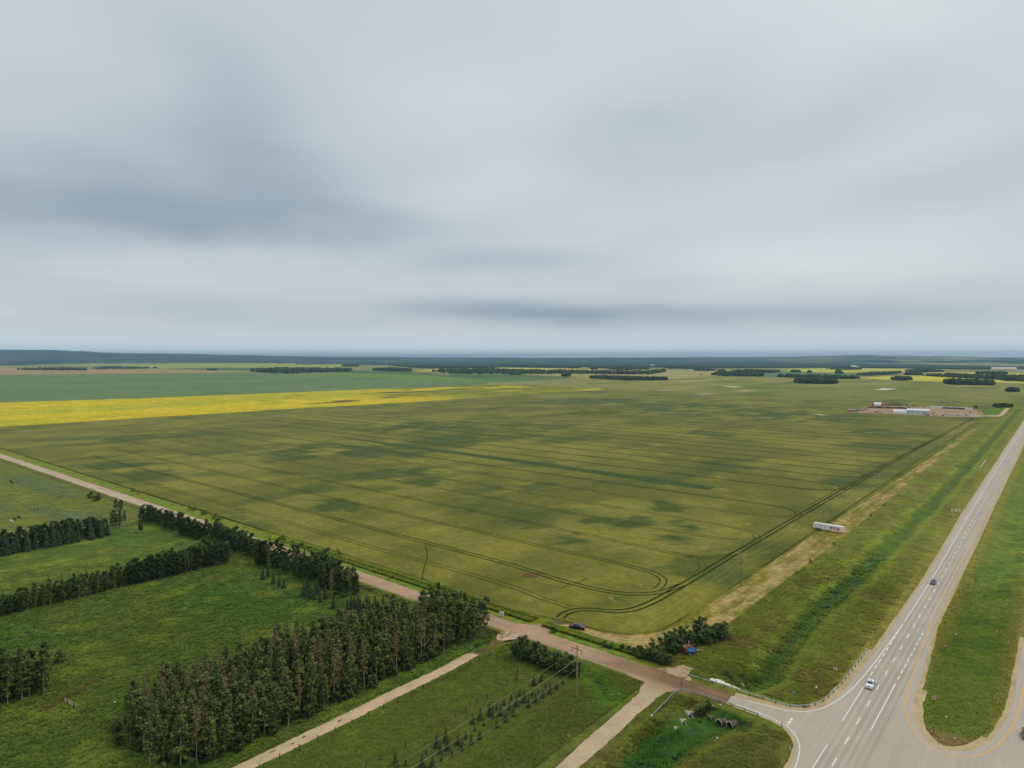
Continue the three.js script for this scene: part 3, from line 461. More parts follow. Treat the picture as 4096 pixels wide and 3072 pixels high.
// many leaf-sized faces: list of [x, y, z, size], each becoming a bent quad at a random angle
function leafGeo(list, tones, r, flat = 0.35) {
  const n = list.length, pos = new Float32Array(n * 18), colr = new Float32Array(n * 18), nor = new Float32Array(n * 18), uv = new Float32Array(n * 12);
  const e = new THREE.Euler(), q = new THREE.Quaternion(), v = new THREE.Vector3(), nv = new THREE.Vector3();
  list.forEach(([x, y, z, s, tone], i) => {
    e.set((r() - 0.5) * 2.4 * (1 - flat), r() * 6.283, (r() - 0.5) * 2.4 * (1 - flat)); q.setFromEuler(e);
    const w = s * (0.7 + 0.6 * r()), l = s * (0.7 + 0.6 * r()), c = tones(tone, r), b = (r() - 0.5) * 0.5 * s;
    const P = [[-w / 2, 0, -l / 2], [w / 2, 0, l / 2], [w / 2, b, -l / 2], [-w / 2, 0, -l / 2], [-w / 2, b, l / 2], [w / 2, 0, l / 2]];
    nv.set(0, 1, 0).applyQuaternion(q);
    P.forEach((p, k) => { v.set(...p).applyQuaternion(q); const o = i * 18 + k * 3; pos[o] = x + v.x; pos[o + 1] = y + v.y; pos[o + 2] = z + v.z; nor[o] = nv.x; nor[o + 1] = nv.y; nor[o + 2] = nv.z; colr[o] = c[0]; colr[o + 1] = c[1]; colr[o + 2] = c[2]; });
  });
  const g = new THREE.BufferGeometry(); g.setAttribute('position', new THREE.BufferAttribute(pos, 3)); g.setAttribute('normal', new THREE.BufferAttribute(nor, 3)); g.setAttribute('uv', new THREE.BufferAttribute(uv, 2)); g.setAttribute('color', new THREE.BufferAttribute(colr, 3)); return g;
}
const toneOf = (a, b, c) => (t, r) => { const m = mix3(a, b, clamp(t + (r() - 0.5) * 0.5)); return c && r() < 0.06 ? c : m; };
const TONES = { aspen: toneOf(C(74, 92, 44), C(104, 116, 58), C(136, 132, 64)), sparse: toneOf(C(98, 100, 58), C(118, 112, 72), C(150, 124, 58)), poplar: toneOf(C(58, 78, 42), C(84, 100, 54)), willow: toneOf(C(62, 80, 40), C(88, 102, 54)), bright: toneOf(C(88, 112, 40), C(116, 132, 50)) };
// a broadleaf prototype one metre tall in scale units of h: trunk with limbs, crown of leaf clumps
function broadleaf(seed, o) {
  const r = rng(seed), root = new THREE.Group(), H = o.h, parts = [];
  const lean = (r() - 0.5) * 0.06 * H, lz = (r() - 0.5) * 0.06 * H, mid = [lean * 0.3, H * 0.45, lz * 0.3], top = [lean, H * 0.93, lz];
  const tr = o.tr ?? 0.012 * H;
  parts.push(bar([0, -0.3, 0], mid, tr, tr * 0.7, 6), bar(mid, top, tr * 0.7, tr * 0.18, 5));
  const limbs = [];
  for (let k = 0; k < (o.limbs ?? 7); k++) { const t = lerp(o.base + 0.03, 0.88, (k + r()) / (o.limbs ?? 7)), a = r() * 6.283, L = o.rad * (0.5 + 0.5 * r()) * (1.1 - 0.5 * t), y = H * t, p = [lerp(0, lean, t), y, lerp(0, lz, t)], q = [p[0] + Math.cos(a) * L, y + L * (0.7 + 0.7 * r()), p[2] + Math.sin(a) * L]; limbs.push([p, q]); parts.push(bar(p, q, tr * 0.32, tr * 0.1, 4)); }
  mesh('trunk', merge(parts), o.bark, root);
  const leaves = [];
  for (let k = 0; k < o.clumps; k++) {
    let cx, cy, cz;
    if (limbs.length && r() < 0.45) { const [p, q] = limbs[Math.floor(r() * limbs.length)], t = 0.5 + 0.6 * r(); cx = lerp(p[0], q[0], t); cy = lerp(p[1], q[1], t); cz = lerp(p[2], q[2], t); }
    else { const t = Math.pow(r(), 0.85), y = lerp(o.base, 1, t), prof = Math.sin(Math.PI * clamp(0.16 + 0.84 * Math.pow((y - o.base) / (1 - o.base), o.shape ?? 0.8))) * 0.98 + 0.06, a = r() * 6.283, q = Math.sqrt(r()) * o.rad * prof; cx = Math.cos(a) * q + lean * y; cz = Math.sin(a) * q + lz * y; cy = y * H; }
    const cs = o.clump * (0.6 + 0.8 * r()), tone = r();
    for (let i = 0; i < o.per; i++) { const a = r() * 6.283, b = Math.acos(2 * r() - 1), d = cs * Math.cbrt(r()); leaves.push([cx + Math.sin(b) * Math.cos(a) * d, Math.max(0.25, cy + Math.cos(b) * d * 0.75), cz + Math.sin(b) * Math.sin(a) * d, o.leaf, tone]); }
  }
  mesh('crown', leafGeo(leaves, o.tones, r), leafMat, root);
  if (o.twigs) { const tw = []; for (let k = 0; k < o.twigs; k++) { const t = lerp(0.35, 0.98, r()), a = r() * 6.283, L = o.rad * (0.35 + 0.5 * r()) * (1.15 - 0.7 * t), y = t * H; tw.push(bar([lean * t, y, lz * t], [lean * t + Math.cos(a) * L, y + L * (0.9 + r()), lz * t + Math.sin(a) * L], 0.035, 0.012, 3)); } mesh('twigs', merge(tw), twigMat, root).userData.kind = 'stuff'; }
  return root;
}
function spruce(seed, H, R, tiers, fr, tones) {
  const r = rng(seed), root = new THREE.Group(); mesh('trunk', bar([0, -0.2, 0], [0, H * 0.96, 0], 0.016 * H + 0.02, 0.01, 6), barkDark, root);
  const pos = [], colr = [];
  for (let k = 0; k < tiers; k++) {
    const t = k / (tiers - 1), y = H * (0.04 + 0.93 * t), rad = R * (1 - t) ** 0.85 + 0.05 * R, n = Math.max(4, Math.round(fr * (1 - 0.55 * t)));
    for (let i = 0; i < n; i++) {
      const a = (i + r()) / n * 6.283, L = rad * (0.72 + 0.5 * r()), dy = -L * (0.28 + 0.25 * r()), w = L * (0.42 + 0.2 * r()) + 0.05, ca = Math.cos(a), sa = Math.sin(a), th = H / tiers * 0.9, c = tones(r(), r);
      const A = [0, y + th * 0.6, 0], B = [ca * L, y + dy, sa * L], Lf = [ca * L * 0.55 - sa * w * 0.5, y + dy * 0.5 - th * 0.25, sa * L * 0.55 + ca * w * 0.5], Rt = [ca * L * 0.55 + sa * w * 0.5, y + dy * 0.5 - th * 0.25, sa * L * 0.55 - ca * w * 0.5], U = [ca * L * 0.5, y + dy * 0.32 + th * 0.25, sa * L * 0.5];
      for (const tri of [[A, Lf, U], [A, U, Rt], [U, Lf, B], [U, B, Rt]]) for (const p of tri) { pos.push(...p); colr.push(...c); }
    }
  }
  const g = new THREE.BufferGeometry(); g.setAttribute('position', new THREE.Float32BufferAttribute(pos, 3)); g.setAttribute('color', new THREE.Float32BufferAttribute(colr, 3)); g.setAttribute('uv', new THREE.Float32BufferAttribute(new Float32Array(pos.length / 3 * 2), 2)); g.computeVertexNormals();
  mesh('crown', g, leafMat, root); return root;
}
const SPR = toneOf(C(54, 66, 42), C(76, 88, 58)), SPR2 = toneOf(C(54, 68, 38), C(74, 86, 50));
const protos = {
  aspen: [11, 12, 13, 14].map((s) => broadleaf(s, { h: 12, base: 0.2, rad: 2.05, clumps: 78, per: 11, clump: 0.68, leaf: 0.44, tones: TONES.aspen, bark: barkPale, limbs: 8, tr: 0.13 })),
  sparse: [21, 22, 23].map((s) => broadleaf(s, { h: 12.5, base: 0.3, rad: 1.45, clumps: 34, per: 8, clump: 0.5, leaf: 0.36, tones: TONES.sparse, bark: barkPale, limbs: 9, twigs: 34, tr: 0.12 })),
  poplar: [31, 32, 33].map((s) => broadleaf(s, { h: 10.5, base: 0.05, rad: 2.2, clumps: 92, per: 11, clump: 0.72, leaf: 0.48, tones: TONES.poplar, bark: barkGrey, shape: 0.95, limbs: 6, tr: 0.13 })),
  shrub: [41, 42, 43].map((s) => broadleaf(s, { h: 3, base: 0.0, rad: 1.5, clumps: 40, per: 10, clump: 0.45, leaf: 0.34, tones: TONES.willow, bark: barkGrey, limbs: 7, shape: 1, tr: 0.05 })),
  low: [51, 52].map((s) => broadleaf(s, { h: 1.5, base: 0.0, rad: 1.1, clumps: 22, per: 9, clump: 0.34, leaf: 0.26, tones: TONES.bright, bark: barkGrey, limbs: 4, shape: 1.1, tr: 0.03 })),
  spruce: [61, 62, 63].map((s) => spruce(s, 9, 1.9, 17, 13, SPR)),
  young: [71, 72, 73].map((s) => spruce(s, 3.3, 0.95, 11, 10, SPR2)),
};
for (const k of Object.keys(protos)) for (const p of protos[k]) p.userData.category = { aspen: 'tree', sparse: 'tree', poplar: 'tree', shrub: 'shrub', low: 'shrub', spruce: 'spruce', young: 'young spruce' }[k];
const NAMES = { aspen: 'aspen_tree', sparse: 'aspen_tree', poplar: 'poplar_tree', shrub: 'willow_shrub', low: 'low_shrub', spruce: 'spruce_tree', young: 'young_spruce' };
const planted = [];
function plant(kind, x, z, size, label, group, r) {
  const p = protos[kind][Math.floor(r() * protos[kind].length)], o = p.clone(); o.name = numbered(NAMES[kind]); scene.add(o);
  o.position.set(x, heightAt(x, z) - 0.02, z); o.rotation.set((r() - 0.5) * 0.05, r() * 6.283, (r() - 0.5) * 0.05); const w = size * (0.88 + 0.26 * r()); o.scale.set(w, size * (0.9 + 0.2 * r()), w);
  o.userData = { label, category: p.userData.category, ...(group ? { group } : {}) }; planted.push([x, z]); return o;
}
// fill an outline with trees kept gap apart; kinds: [[kind, share, size]]
function stand(pts, gap, max, kinds, label, group, seed, zone) {
  const r = rng(seed); let x0 = 1e9, x1 = -1e9, z0 = 1e9, z1 = -1e9; for (const [x, z] of pts) { x0 = Math.min(x0, x); x1 = Math.max(x1, x); z0 = Math.min(z0, z); z1 = Math.max(z1, z); }
  const put = []; let tries = 0;
  while (put.length < max && tries++ < max * 80) { const x = lerp(x0, x1, r()), z = lerp(z0, z1, r()); if (!inPoly(x, z, pts) || put.some(([a, b]) => Math.hypot(a - x, b - z) < gap)) continue; put.push([x, z]); }
  for (const [x, z] of put) { let q = r(), k = kinds[0]; for (const c of kinds) { if (q < c[1]) { k = c; break; } q -= c[1]; } const lab0 = typeof label === 'string' ? label : label[k[0]], where = zone ? zone(x, z) : '', lab = where ? `${lab0}, ${where}` : lab0; plant(k[0], x, z, k[2] * (0.85 + 0.3 * r()), lab, lab === label ? group : `${group}, ${k[0]}${where ? ' ' + where : ''}`, r); }
  return put.length;
}
// 1. the long belt of aspens beside the pale driveway: leafy along its edges, thin and bare inside
stand([[-161.5, -74], [-160.5, -100], [-160.5, -130], [-161, -160], [-166, -172], [-172, -176], [-176, -168], [-186, -160], [-192, -148], [-197, -120], [-199, -92], [-196, -72], [-184, -66], [-170, -66]], 3.05, 232, [['sparse', 0.42, 1], ['aspen', 0.58, 0.98]], { aspen: 'leafy aspen in the driveway belt', sparse: 'half bare brown aspen in the driveway belt' }, 'aspens in the driveway belt', 1001, (x, z) => `${x > -165.5 ? 'driveway edge' : x < -191 ? 'pasture edge' : 'inside'}, ${z > -92 ? 'bottom end' : z > -116 ? 'lower half' : z > -142 ? 'upper half' : 'road end'}`);
// tall dark ones at its road end
stand([[-158.6, -167], [-160, -177], [-170, -178.5], [-186, -178], [-188, -170], [-176, -164], [-166, -162]], 3.0, 34, [['aspen', 1, 1.02]], 'tall dark leafy aspen where the belt meets the gravel road', 'aspens at the road end of the belt', 1003, (x) => (x < -174 ? 'left part' : 'right part'));
{ const r = rng(1004); for (const [x, z] of [[-160.5, -72], [-163, -66.5], [-160.2, -84], [-160.4, -93], [-160, -104], [-160.2, -117], [-160, -126], [-160.6, -141], [-161, -150], [-190, -70], [-197, -76], [-186, -64], [-194, -67]]) plant('shrub', x, z, 0.9 + 0.5 * r(), 'low leafy shrub at the foot of the aspen belt edge', 'shrubs along the foot of the aspen belt', r); }
// 2. clump at the left edge of the picture
{
  const c = [-236.5, -56.3];
  stand([[c[0] - 5, c[1] - 7], [c[0] + 4, c[1] - 5], [c[0] + 4, c[1] + 4], [c[0] + 2, c[1] + 14], [c[0] - 12, c[1] + 14], [c[0] - 12, c[1] - 3]], 2.3, 34, [['aspen', 0.6, 0.95], ['poplar', 0.4, 0.98]], { aspen: 'leafy aspen in the small clump at the left edge near the gate', poplar: 'dense dark poplar in the small clump at the left edge near the gate' }, 'trees in the clump by the gate', 1005);
  const r = rng(1006); for (const [u, v] of [[0, 0]]) plant('shrub', c[0] + 8 + u, c[1] + 8 + v, 1.0, 'rounded willow shrub in front of the clump at the left edge', null, r);
  const s = [-252.3, -70.6]; plant('shrub', s[0], s[1], 1.1, 'broad low shrub in the pasture right of the left edge clump', null, r);
}
// 3. shelter row across the pasture
stand([[-321, -112], [-314, -112], [-313.5, -158], [-317, -162], [-322, -160]], 1.9, 70, [['poplar', 0.8, 0.88], ['aspen', 0.2, 0.86]], { poplar: 'dense dark poplar, right half of the middle shelter row', aspen: 'open aspen, right half of the middle shelter row' }, 'right half of the middle shelter row', 1007, (x, z) => (z > -136 ? 'away from the road' : 'towards the road'));
stand([[-321, -40], [-314, -40], [-314, -112], [-321.5, -112]], 1.9, 84, [['aspen', 0.7, 0.68], ['poplar', 0.3, 0.62]], { aspen: 'slim young aspen, left half of the middle shelter row', poplar: 'low bushy poplar, left half of the middle shelter row' }, 'left half of the middle shelter row', 1008, (x, z) => (z > -80 ? 'near the picture edge' : 'near the middle'));
// 4. far shelter row: spruces in front of poplars
stand([[-414, -60], [-410.5, -60], [-410.5, -140], [-414, -141]], 2.4, 34, [['spruce', 1, 1.1]], 'dark spruce in the front rank of the far left shelter row', 'spruces of the far left shelter row', 1009, (x, z) => (z > -112 ? 'left half' : 'right half'));
stand([[-423, -60], [-416, -60], [-416, -143], [-423, -141]], 2.7, 46, [['poplar', 1, 0.98]], 'poplar standing behind the spruces of the far left shelter row', 'poplars of the far left shelter row', 1011, (x, z) => (z > -112 ? 'left half' : 'right half'));
stand([[-425.1, -146.6], [-423.9, -149.2], [-425.9, -156.2], [-433.9, -158.6], [-435.3, -152.0]], 2.4, 7, [['aspen', 1, 0.72]], 'light leafy young aspen at the road end of the far left shelter row', 'light aspens at the end of the far shelter row', 1013);
// 5. trees beside the gravel road
stand([[-429.3, -164.3], [-423.2, -167.5], [-399.8, -167.7], [-381.3, -166.7], [-357.9, -169.3], [-365.0, -174.0], [-394.7, -175.3], [-421.2, -174.7], [-442.4, -172.4]], 2.5, 42, [['poplar', 1, 0.84]], 'bushy poplar in the row beside the gravel road, upper left', 'poplars beside the gravel road, upper left', 1015, (x) => (x < -385 ? 'far end' : x < -350 ? 'middle' : 'near end'));
stand([[-357.6, -171.0], [-306.6, -170.2], [-298.1, -165.4], [-291.0, -166.7], [-304.0, -172.4], [-331.5, -175.6], [-359.6, -178.5]], 2.4, 44, [['poplar', 0.8, 0.9], ['aspen', 0.2, 0.86]], { poplar: 'dense poplar where the shelter row meets the gravel road', aspen: 'pale trunked aspen where the shelter row meets the gravel road' }, 'trees where shelter row and road meet', 1017, (x) => (x < -312 ? 'left side' : 'right side'));
stand([[-295.5, -167.5], [-271.6, -167.6], [-256.0, -168.2], [-236.3, -164.1], [-225.9, -169.2], [-233.0, -175.9], [-247.6, -179.3], [-266.7, -180.2], [-288.5, -178.1], [-304.9, -176.7]], 2.5, 54, [['poplar', 0.75, 0.95], ['sparse', 0.25, 0.8]], { poplar: 'dense green poplar in the middle roadside stand', sparse: 'brown half bare aspen in the middle roadside stand' }, 'middle roadside stand', 1019, (x) => (x < -265 ? 'left part' : x < -240 ? 'middle part' : 'right part'));
{
  const r = rng(1021), list = (kind, pts, size, label, group) => { for (const p of pts) plant(kind, p[0], p[1], size * (0.85 + 0.35 * r()), label, group, r); };
  list('spruce', [[-277.6, -157.3], [-268.3, -157.0], [-263.7, -157.0], [-260.1, -157.1], [-279.5, -160.9]], 0.62, 'small spruce at the left front of the middle roadside stand', 'spruces at the left front of the middle roadside stand');
  list('spruce', [[-243.9, -156.8], [-240.4, -157.1], [-237.4, -157.0], [-233.2, -157.1], [-234.9, -160.8], [-247.4, -160.2], [-241.6, -161.4]], 0.78, 'dark spruce at the front of the middle roadside stand', 'spruces at the front of the middle roadside stand');
  list('spruce', [[-223.6, -156.8]], 0.78, 'lone pointed spruce standing apart between the two spruce groups', null);
  list('spruce', [[-215.4, -157.4], [-210.4, -157.0], [-207.3, -157.6], [-207.3, -159.6], [-206.5, -161.0], [-213.7, -161.2], [-216.8, -160.2], [-206.4, -164.2], [-205.5, -167.2], [-211.9, -164.3]], 0.82, 'dark spruce in the cluster at the back of the aspen belt', 'spruce cluster behind the aspen belt');
  list('spruce', [[-411.9, -157.6]], 0.8, 'slim lone spruce in front of the upper left roadside poplars', null);
  list('poplar', [[-233.6, -175.4]], 0.55, 'slender young poplar at the right end of the middle roadside stand', null);
  list('poplar', [[-481.4, -169.1], [-476.7, -170.9], [-474.2, -168.6]], 0.56, 'bushy round poplar in the pair of clumps left of the gravel road', 'clumps left of the gravel road');
  list('shrub', [[-530.6, -170.5], [-519.2, -170.0], [-520.1, -171.7]], 1.5, 'dark shrub clump beside the gravel road, upper left', 'shrub clump upper left');
  // 6. bushes on the verges
  list('shrub', [[-139.2, -170.5], [-136.7, -170.4]], 2.1, 'tall willow at the driveway corner, tallest of the roadside thicket', 'tall willows at the driveway corner');
  list('shrub', [[-133.9, -170.0], [-131.5, -170.3], [-129.3, -170.5], [-126.8, -170.0], [-124.8, -170.1], [-122.6, -169.9], [-120.5, -170.1], [-118.7, -170.6], [-134.8, -173.0], [-129.8, -173.4], [-124.1, -173.3], [-127.3, -173.8], [-117.5, -171.5], [-121.2, -173.6], [-132.2, -173.0]], 1.5, 'dense dark willow in the thicket between road and young spruces', 'thicket between road and young spruces');
  list('shrub', [[-103.1, -206.4], [-101.3, -206.7], [-100.2, -208.8], [-99.6, -212.8], [-98.6, -216.1], [-101.9, -215.8], [-103.8, -211.7], [-97.1, -218.5], [-95.5, -220.6], [-94.7, -223.7], [-93.6, -227.1], [-93.3, -230.6], [-98.2, -223.9], [-95.6, -228.7], [-99.6, -222.1]], 1.55, 'dark leafy willow in the thicket behind the rusty machine', 'thicket behind the rusty machine');
  list('shrub', [[-98.5, -223.0]], 2.4, 'tallest willow of the thicket behind the rusty machine', null);
  list('shrub', [[-108.0, -196.5], [-105.1, -196.7], [-102.4, -196.3], [-100.0, -196.6], [-98.8, -198.2], [-105.2, -200.0], [-102.4, -201.2]], 1.25, 'rounded brownish willow on the verge between road and rusty machine', 'verge willows near the rusty machine');
  list('shrub', [[-121.6, -195.7], [-119.0, -196.1], [-115.2, -197.4], [-113.2, -197.9], [-110.8, -197.6]], 0.72, 'low willow on the narrow verge below the mown strip', 'low willows below the mown strip');
  list('shrub', [[-142.3, -194.3]], 0.85, 'single dark bush on the grass island left of the black pickup', null);
  list('low', [[-212.2, -199.0], [-209.2, -199.6], [-204.8, -199.5], [-200.5, -199.4], [-195.6, -198.0], [-193.2, -198.2]], 1.2, 'bright green bush in the row along the field verge, centre', 'bushes along the field verge, centre');
  list('low', [[-330.3, -199.8], [-320.2, -199.3], [-310.5, -198.7], [-305.4, -198.8], [-291.2, -201.1], [-283.2, -202.4]], 1.1, 'small bush on the field verge beyond the roadside poplars', 'bushes on the verge beyond the poplars');
  list('low', [[-443.9, -200.4], [-438.2, -200.8], [-422.3, -199.3], [-406.1, -198.8], [-401.0, -199.2], [-536.3, -200.5], [-524.5, -199.2]], 1.5, 'dark low bush on the field verge, upper left', 'bushes on the field verge, upper left');
  list('low', [[-92.8, -543.4], [-94.8, -466.4], [-94.8, -383.0], [-95.2, -341.8], [-95.3, -319.9], [-94.4, -505.4]], 0.9, 'small dark bush on the right edge of the mown strip', 'bushes along the mown strip edge');
  list('shrub', [[-78.1, -177.8], [-77.2, -179.8], [-79.0, -176.3]], 0.72, 'leafy bush in the hollow beside the culvert mouths', 'bushes in the culvert hollow');
  list('low', [[-81.5, -203.6], [-79.5, -203.3], [-73.4, -201.6], [-72.8, -204.9], [-77.3, -207.2]], 1.1, 'weedy bush in the ditch behind the white boulders', 'bushes in the ditch behind the boulders');
  list('low', [[-157.8, -174.2], [-156.9, -176.3], [-156.1, -168.1], [-154.6, -172.5]], 0.8, 'small pale flowering bush at the driveway mouth', 'small bushes at the driveway mouth');
}
// 7. two rows of young planted spruces under the power line
{
  const r = rng(1031);
  const a = [[-124.7, -104.9], [-122.7, -106.5], [-119.3, -108.7], [-117.4, -110.4], [-122.6, -113.1], [-122.6, -116.7], [-120.1, -115.6], [-117.2, -113.3], [-122.9, -120.3], [-119.7, -117.8], [-117.1, -116.8], [-119.3, -121.2], [-116.9, -120.2], [-119.7, -124.6], [-116.9, -123.6], [-123.1, -130.9], [-120.4, -128.7], [-122.9, -133.7], [-116.6, -126.6], [-120.2, -132.2], [-122.7, -137.1], [-121.0, -136.4], [-122.9, -140.5], [-116.7, -133.6], [-120.0, -138.9], [-122.9, -143.8], [-116.7, -137.3], [-119.9, -142.6], [-123.0, -147.1]];
  const b = [[-117.2, -141.2], [-119.7, -145.6], [-122.6, -150.4], [-119.4, -148.8], [-116.7, -147.3], [-119.7, -152.9], [-123.2, -158.1], [-116.7, -150.6], [-119.5, -155.3], [-123.0, -161.6], [-116.7, -154.1], [-119.6, -159.2], [-116.5, -157.3], [-116.4, -160.6], [-116.9, -164.4]];
  [...a, ...b].forEach(([x, z], i) => plant('young', x, z, (i % 3 === 1 ? 0.62 : 1.02) * (0.85 + 0.35 * r()), `young planted spruce under the power line, ${z > -112 ? 'bottom end of the rows' : z > -134 ? 'middle of the rows' : 'road end of the rows'}`, `young spruces under the power line, ${z > -112 ? 'bottom' : z > -134 ? 'middle' : 'road end'}`, r));
}

// ------------------------------------------------------------------ standing grass as real blades (uncountable)
{
  const tuftGeo = (seed, n, h, w) => { const r = rng(seed), pos = []; for (let k = 0; k < n; k++) { const a = r() * 6.283, q = r() * 0.3, x = Math.cos(a) * q, z = Math.sin(a) * q, b = r() * 6.283, lx = (r() - 0.5) * 0.5, lz = (r() - 0.5) * 0.5, hh = h * (0.6 + 0.6 * r()), L = 0.5 + 0.5 * r(); pos.push(x + Math.cos(b) * w, 0, z + Math.sin(b) * w, x - Math.cos(b) * w, 0, z - Math.sin(b) * w, x - Math.sin(b) * L + lx * 0.3, hh, z + Math.cos(b) * L + lz * 0.3); } const g = new THREE.BufferGeometry(); g.setAttribute('position', new THREE.Float32BufferAttribute(pos, 3)); g.setAttribute('uv', new THREE.Float32BufferAttribute(new Float32Array(pos.length / 3 * 2), 2)); g.computeVertexNormals(); return g; };
  const bladeMat = new THREE.MeshPhysicalMaterial({ color: 0xffffff, roughness: 1, specularIntensity: 0.15, side: THREE.DoubleSide });
  const m = new THREE.Matrix4(), q = new THREE.Quaternion(), c = new THREE.Color(), yAx = new THREE.Vector3(0, 1, 0);
  const sow = (name, label, n, seed, area, keep, geo, size, tone) => {
    const r = rng(seed), list = []; let guard = 0;
    while (list.length < n && guard++ < n * 12) { const x = lerp(area[0], area[1], r()), z = lerp(area[2], area[3], r()); const a = Math.atan2(x, -z) + YAW; if (Math.abs(a) > 0.72) continue; if (r() < sstep(400, 210, Math.hypot(x, z)) && keep(x, z, r)) list.push([x, z]); }
    const im = new THREE.InstancedMesh(geo, bladeMat, list.length);
    list.forEach(([x, z], i) => { const s = size(x, z, r); q.setFromAxisAngle(yAx, r() * 6.283); m.compose(new THREE.Vector3(x, heightAt(x, z) - 0.04, z), q, new THREE.Vector3(s, s * (0.7 + 0.6 * r()), s)); im.setMatrixAt(i, m); const k = tone(x, z, r); c.setRGB(k[0], k[1], k[2]); im.setColorAt(i, c); });
    im.name = numbered(name); im.castShadow = im.receiveShadow = true; im.userData = { kind: 'stuff', label, category: 'grass' }; scene.add(im);
  };
  const natural = (x, z, r) => { const k = groundColor(x, z), f = 0.76 * (0.95 + 0.55 * r()); return [k[0] * f, k[1] * f, k[2] * f]; };
  const MEDIAN = [[-12.6, -460], [-12.6, -240], [-14.6, -219], [-17.4, -207.6], [-20.4, -204], [-24.2, -204], [-27.4, -208.4], [-29.6, -216], [-31.2, -232], [-33.2, -262], [-35, -290], [-35.6, -460]];
  const clear = (x, z) => roadGap(x, z) > 1.6 && !(x > -155.2 && x < -149.2) && !(x < -110 && z < -201);
  sow('pasture_grass', 'rough green pasture grass between the tree rows', 110000, 2001, [-420, -155, -182, -25], (x, z, r) => clear(x, z) && r() < 0.25 + 0.75 * sstep(0.42, 0.62, fbm(x * 0.4, z * 0.4, 3, 231)), tuftGeo(1, 8, 0.42, 0.15), (x, z, r) => 0.5 + 0.7 * r(), natural);
  const BELT = [[-161.5, -74], [-160.5, -130], [-161, -165], [-172, -176], [-176, -168], [-192, -148], [-197, -120], [-198, -92], [-195, -73], [-184, -67], [-170, -67]];
  const brush = protos.shrub[0].children[1].geometry.clone(); brush.deleteAttribute('color');
  sow('undergrowth', 'dark leafy undergrowth beneath the aspen belt', 620, 2002, [-200, -160, -178, -64], (x, z) => inPoly(x, z, BELT), brush, (x, z, r) => 0.55 + 0.6 * r(), (x, z, r) => mix3(C(66, 80, 42), C(92, 100, 54), r()));
  sow('verge_grass', 'long grass on the verges and in the ditch beside the highway', 52000, 2003, [-112, -38, -440, -110], (x, z, r) => clear(x, z) && Math.hypot(x + 72.5, z + 176.6) > 5 && Math.hypot(x + 80, z + 171.4) > 4.4 && !(x < -96 && z < -236) && !(x < -104 && z < -200) && r() < 0.25 + 0.75 * sstep(0.42, 0.6, fbm(x * 0.2, z * 0.2, 3, 233)), tuftGeo(2, 7, 0.45, 0.15), (x, z, r) => (lineDist(x, z, DITCH) < 3.4 || lineDist(x, z, BASIN) < 4 ? 1.5 : 0.75) * (0.7 + 0.6 * r()), natural);
  sow('meadow_grass', 'mown grass on the fenced plots beside the driveway', 36000, 2005, [-149, -97, -183, -60], (x, z, r) => clear(x, z) && r() < 0.35 + 0.65 * sstep(0.45, 0.6, fbm(x * 0.3, z * 0.3, 3, 235)), tuftGeo(3, 6, 0.25, 0.12), (x, z, r) => 0.6 + 0.6 * r(), natural);
  sow('median_grass', 'bright grass of the highway median', 16000, 2007, [-36, -11, -440, -201], (x, z, r) => inPoly(x, z, MEDIAN) && r() < 0.6, tuftGeo(4, 6, 0.3, 0.13), (x, z, r) => 0.6 + 0.7 * r(), natural);
  sow('field_verge_grass', 'tall bright grass between gravel road and grain field', 16000, 2009, [-420, -100, -203.5, -192.5], (x, z, r) => clear(x, z) && !(x > -147 && z < -199.5), tuftGeo(5, 7, 0.55, 0.15), (x, z, r) => 0.7 + 0.9 * r(), natural);
}


// ------------------------------------------------------------------ power line along the field
const woodGrey = M(C(138, 124, 104), 0.95), woodDark = M(C(92, 74, 60), 0.95), galv = M(C(176, 184, 190), 0.5, { metalness: 0.35 }), insul = M(C(112, 82, 78), 0.4), insulPale = M(C(186, 196, 160), 0.4), postWood = M(C(92, 72, 54), 0.95), steelDark = M(C(60, 62, 62), 0.6, { metalness: 0.4 }), wireMat = M(C(158, 164, 130), 0.6, { metalness: 0.3 });
const ARM = { a: [-1.75, 14.2], b: [1.75, 14.2], c: [1.95, 11.4], n: [-0.5, 10.4] };   // conductor points on a pole: across, height
function powerPole(x, z, label, near) {
  const p = thing('power_pole', label, 'power pole', onGround(x, z), 0, 'poles of the power line along the field');
  mesh('pole', bar([0, -0.5, 0], [0, 15.5, 0], 0.25, 0.15, 9), near ? M(C(150, 130, 104), 0.95) : woodGrey, p);
  mesh('crossarm', beam([-1.85, 14.3, 0.16], [1.85, 14.3, 0.16], 0.12, 0.16), woodDark, p);
  mesh('sloping_arm', beam([-1.05, 13.85, 0.17], [2.0, 11.5, 0.17], 0.13, 0.16), M(C(196, 178, 150), 0.9), p);
  for (const [dx, y] of [[-1.75, 14.2], [1.75, 14.2], [1.95, 11.45]]) {
    const parts = [bar([dx, y, 0.16], [dx, y - 1.25, 0.16], 0.03, 0.03, 5)]; for (let k = 0; k < 6; k++) parts.push(new THREE.CylinderGeometry(0.06, 0.15, 0.12, 8).translate(dx, y - 0.2 - k * 0.18, 0.16));
    mesh('insulator', merge(parts), near ? insul : insulPale, p);
  }
  mesh('lower_bracket', merge([beam([0, 10.5, 0.15], [-0.6, 10.7, 0.15], 0.08, 0.1), bar([-0.55, 10.7, 0.15], [-0.55, 11.0, 0.15], 0.07, 0.05, 6)]), M(C(196, 190, 176), 0.7), p);
  mesh('number_tag', box(0.2, 0.14, 0.02, 0.0, 2.2, 0.21), galv, p);
  return p;
}
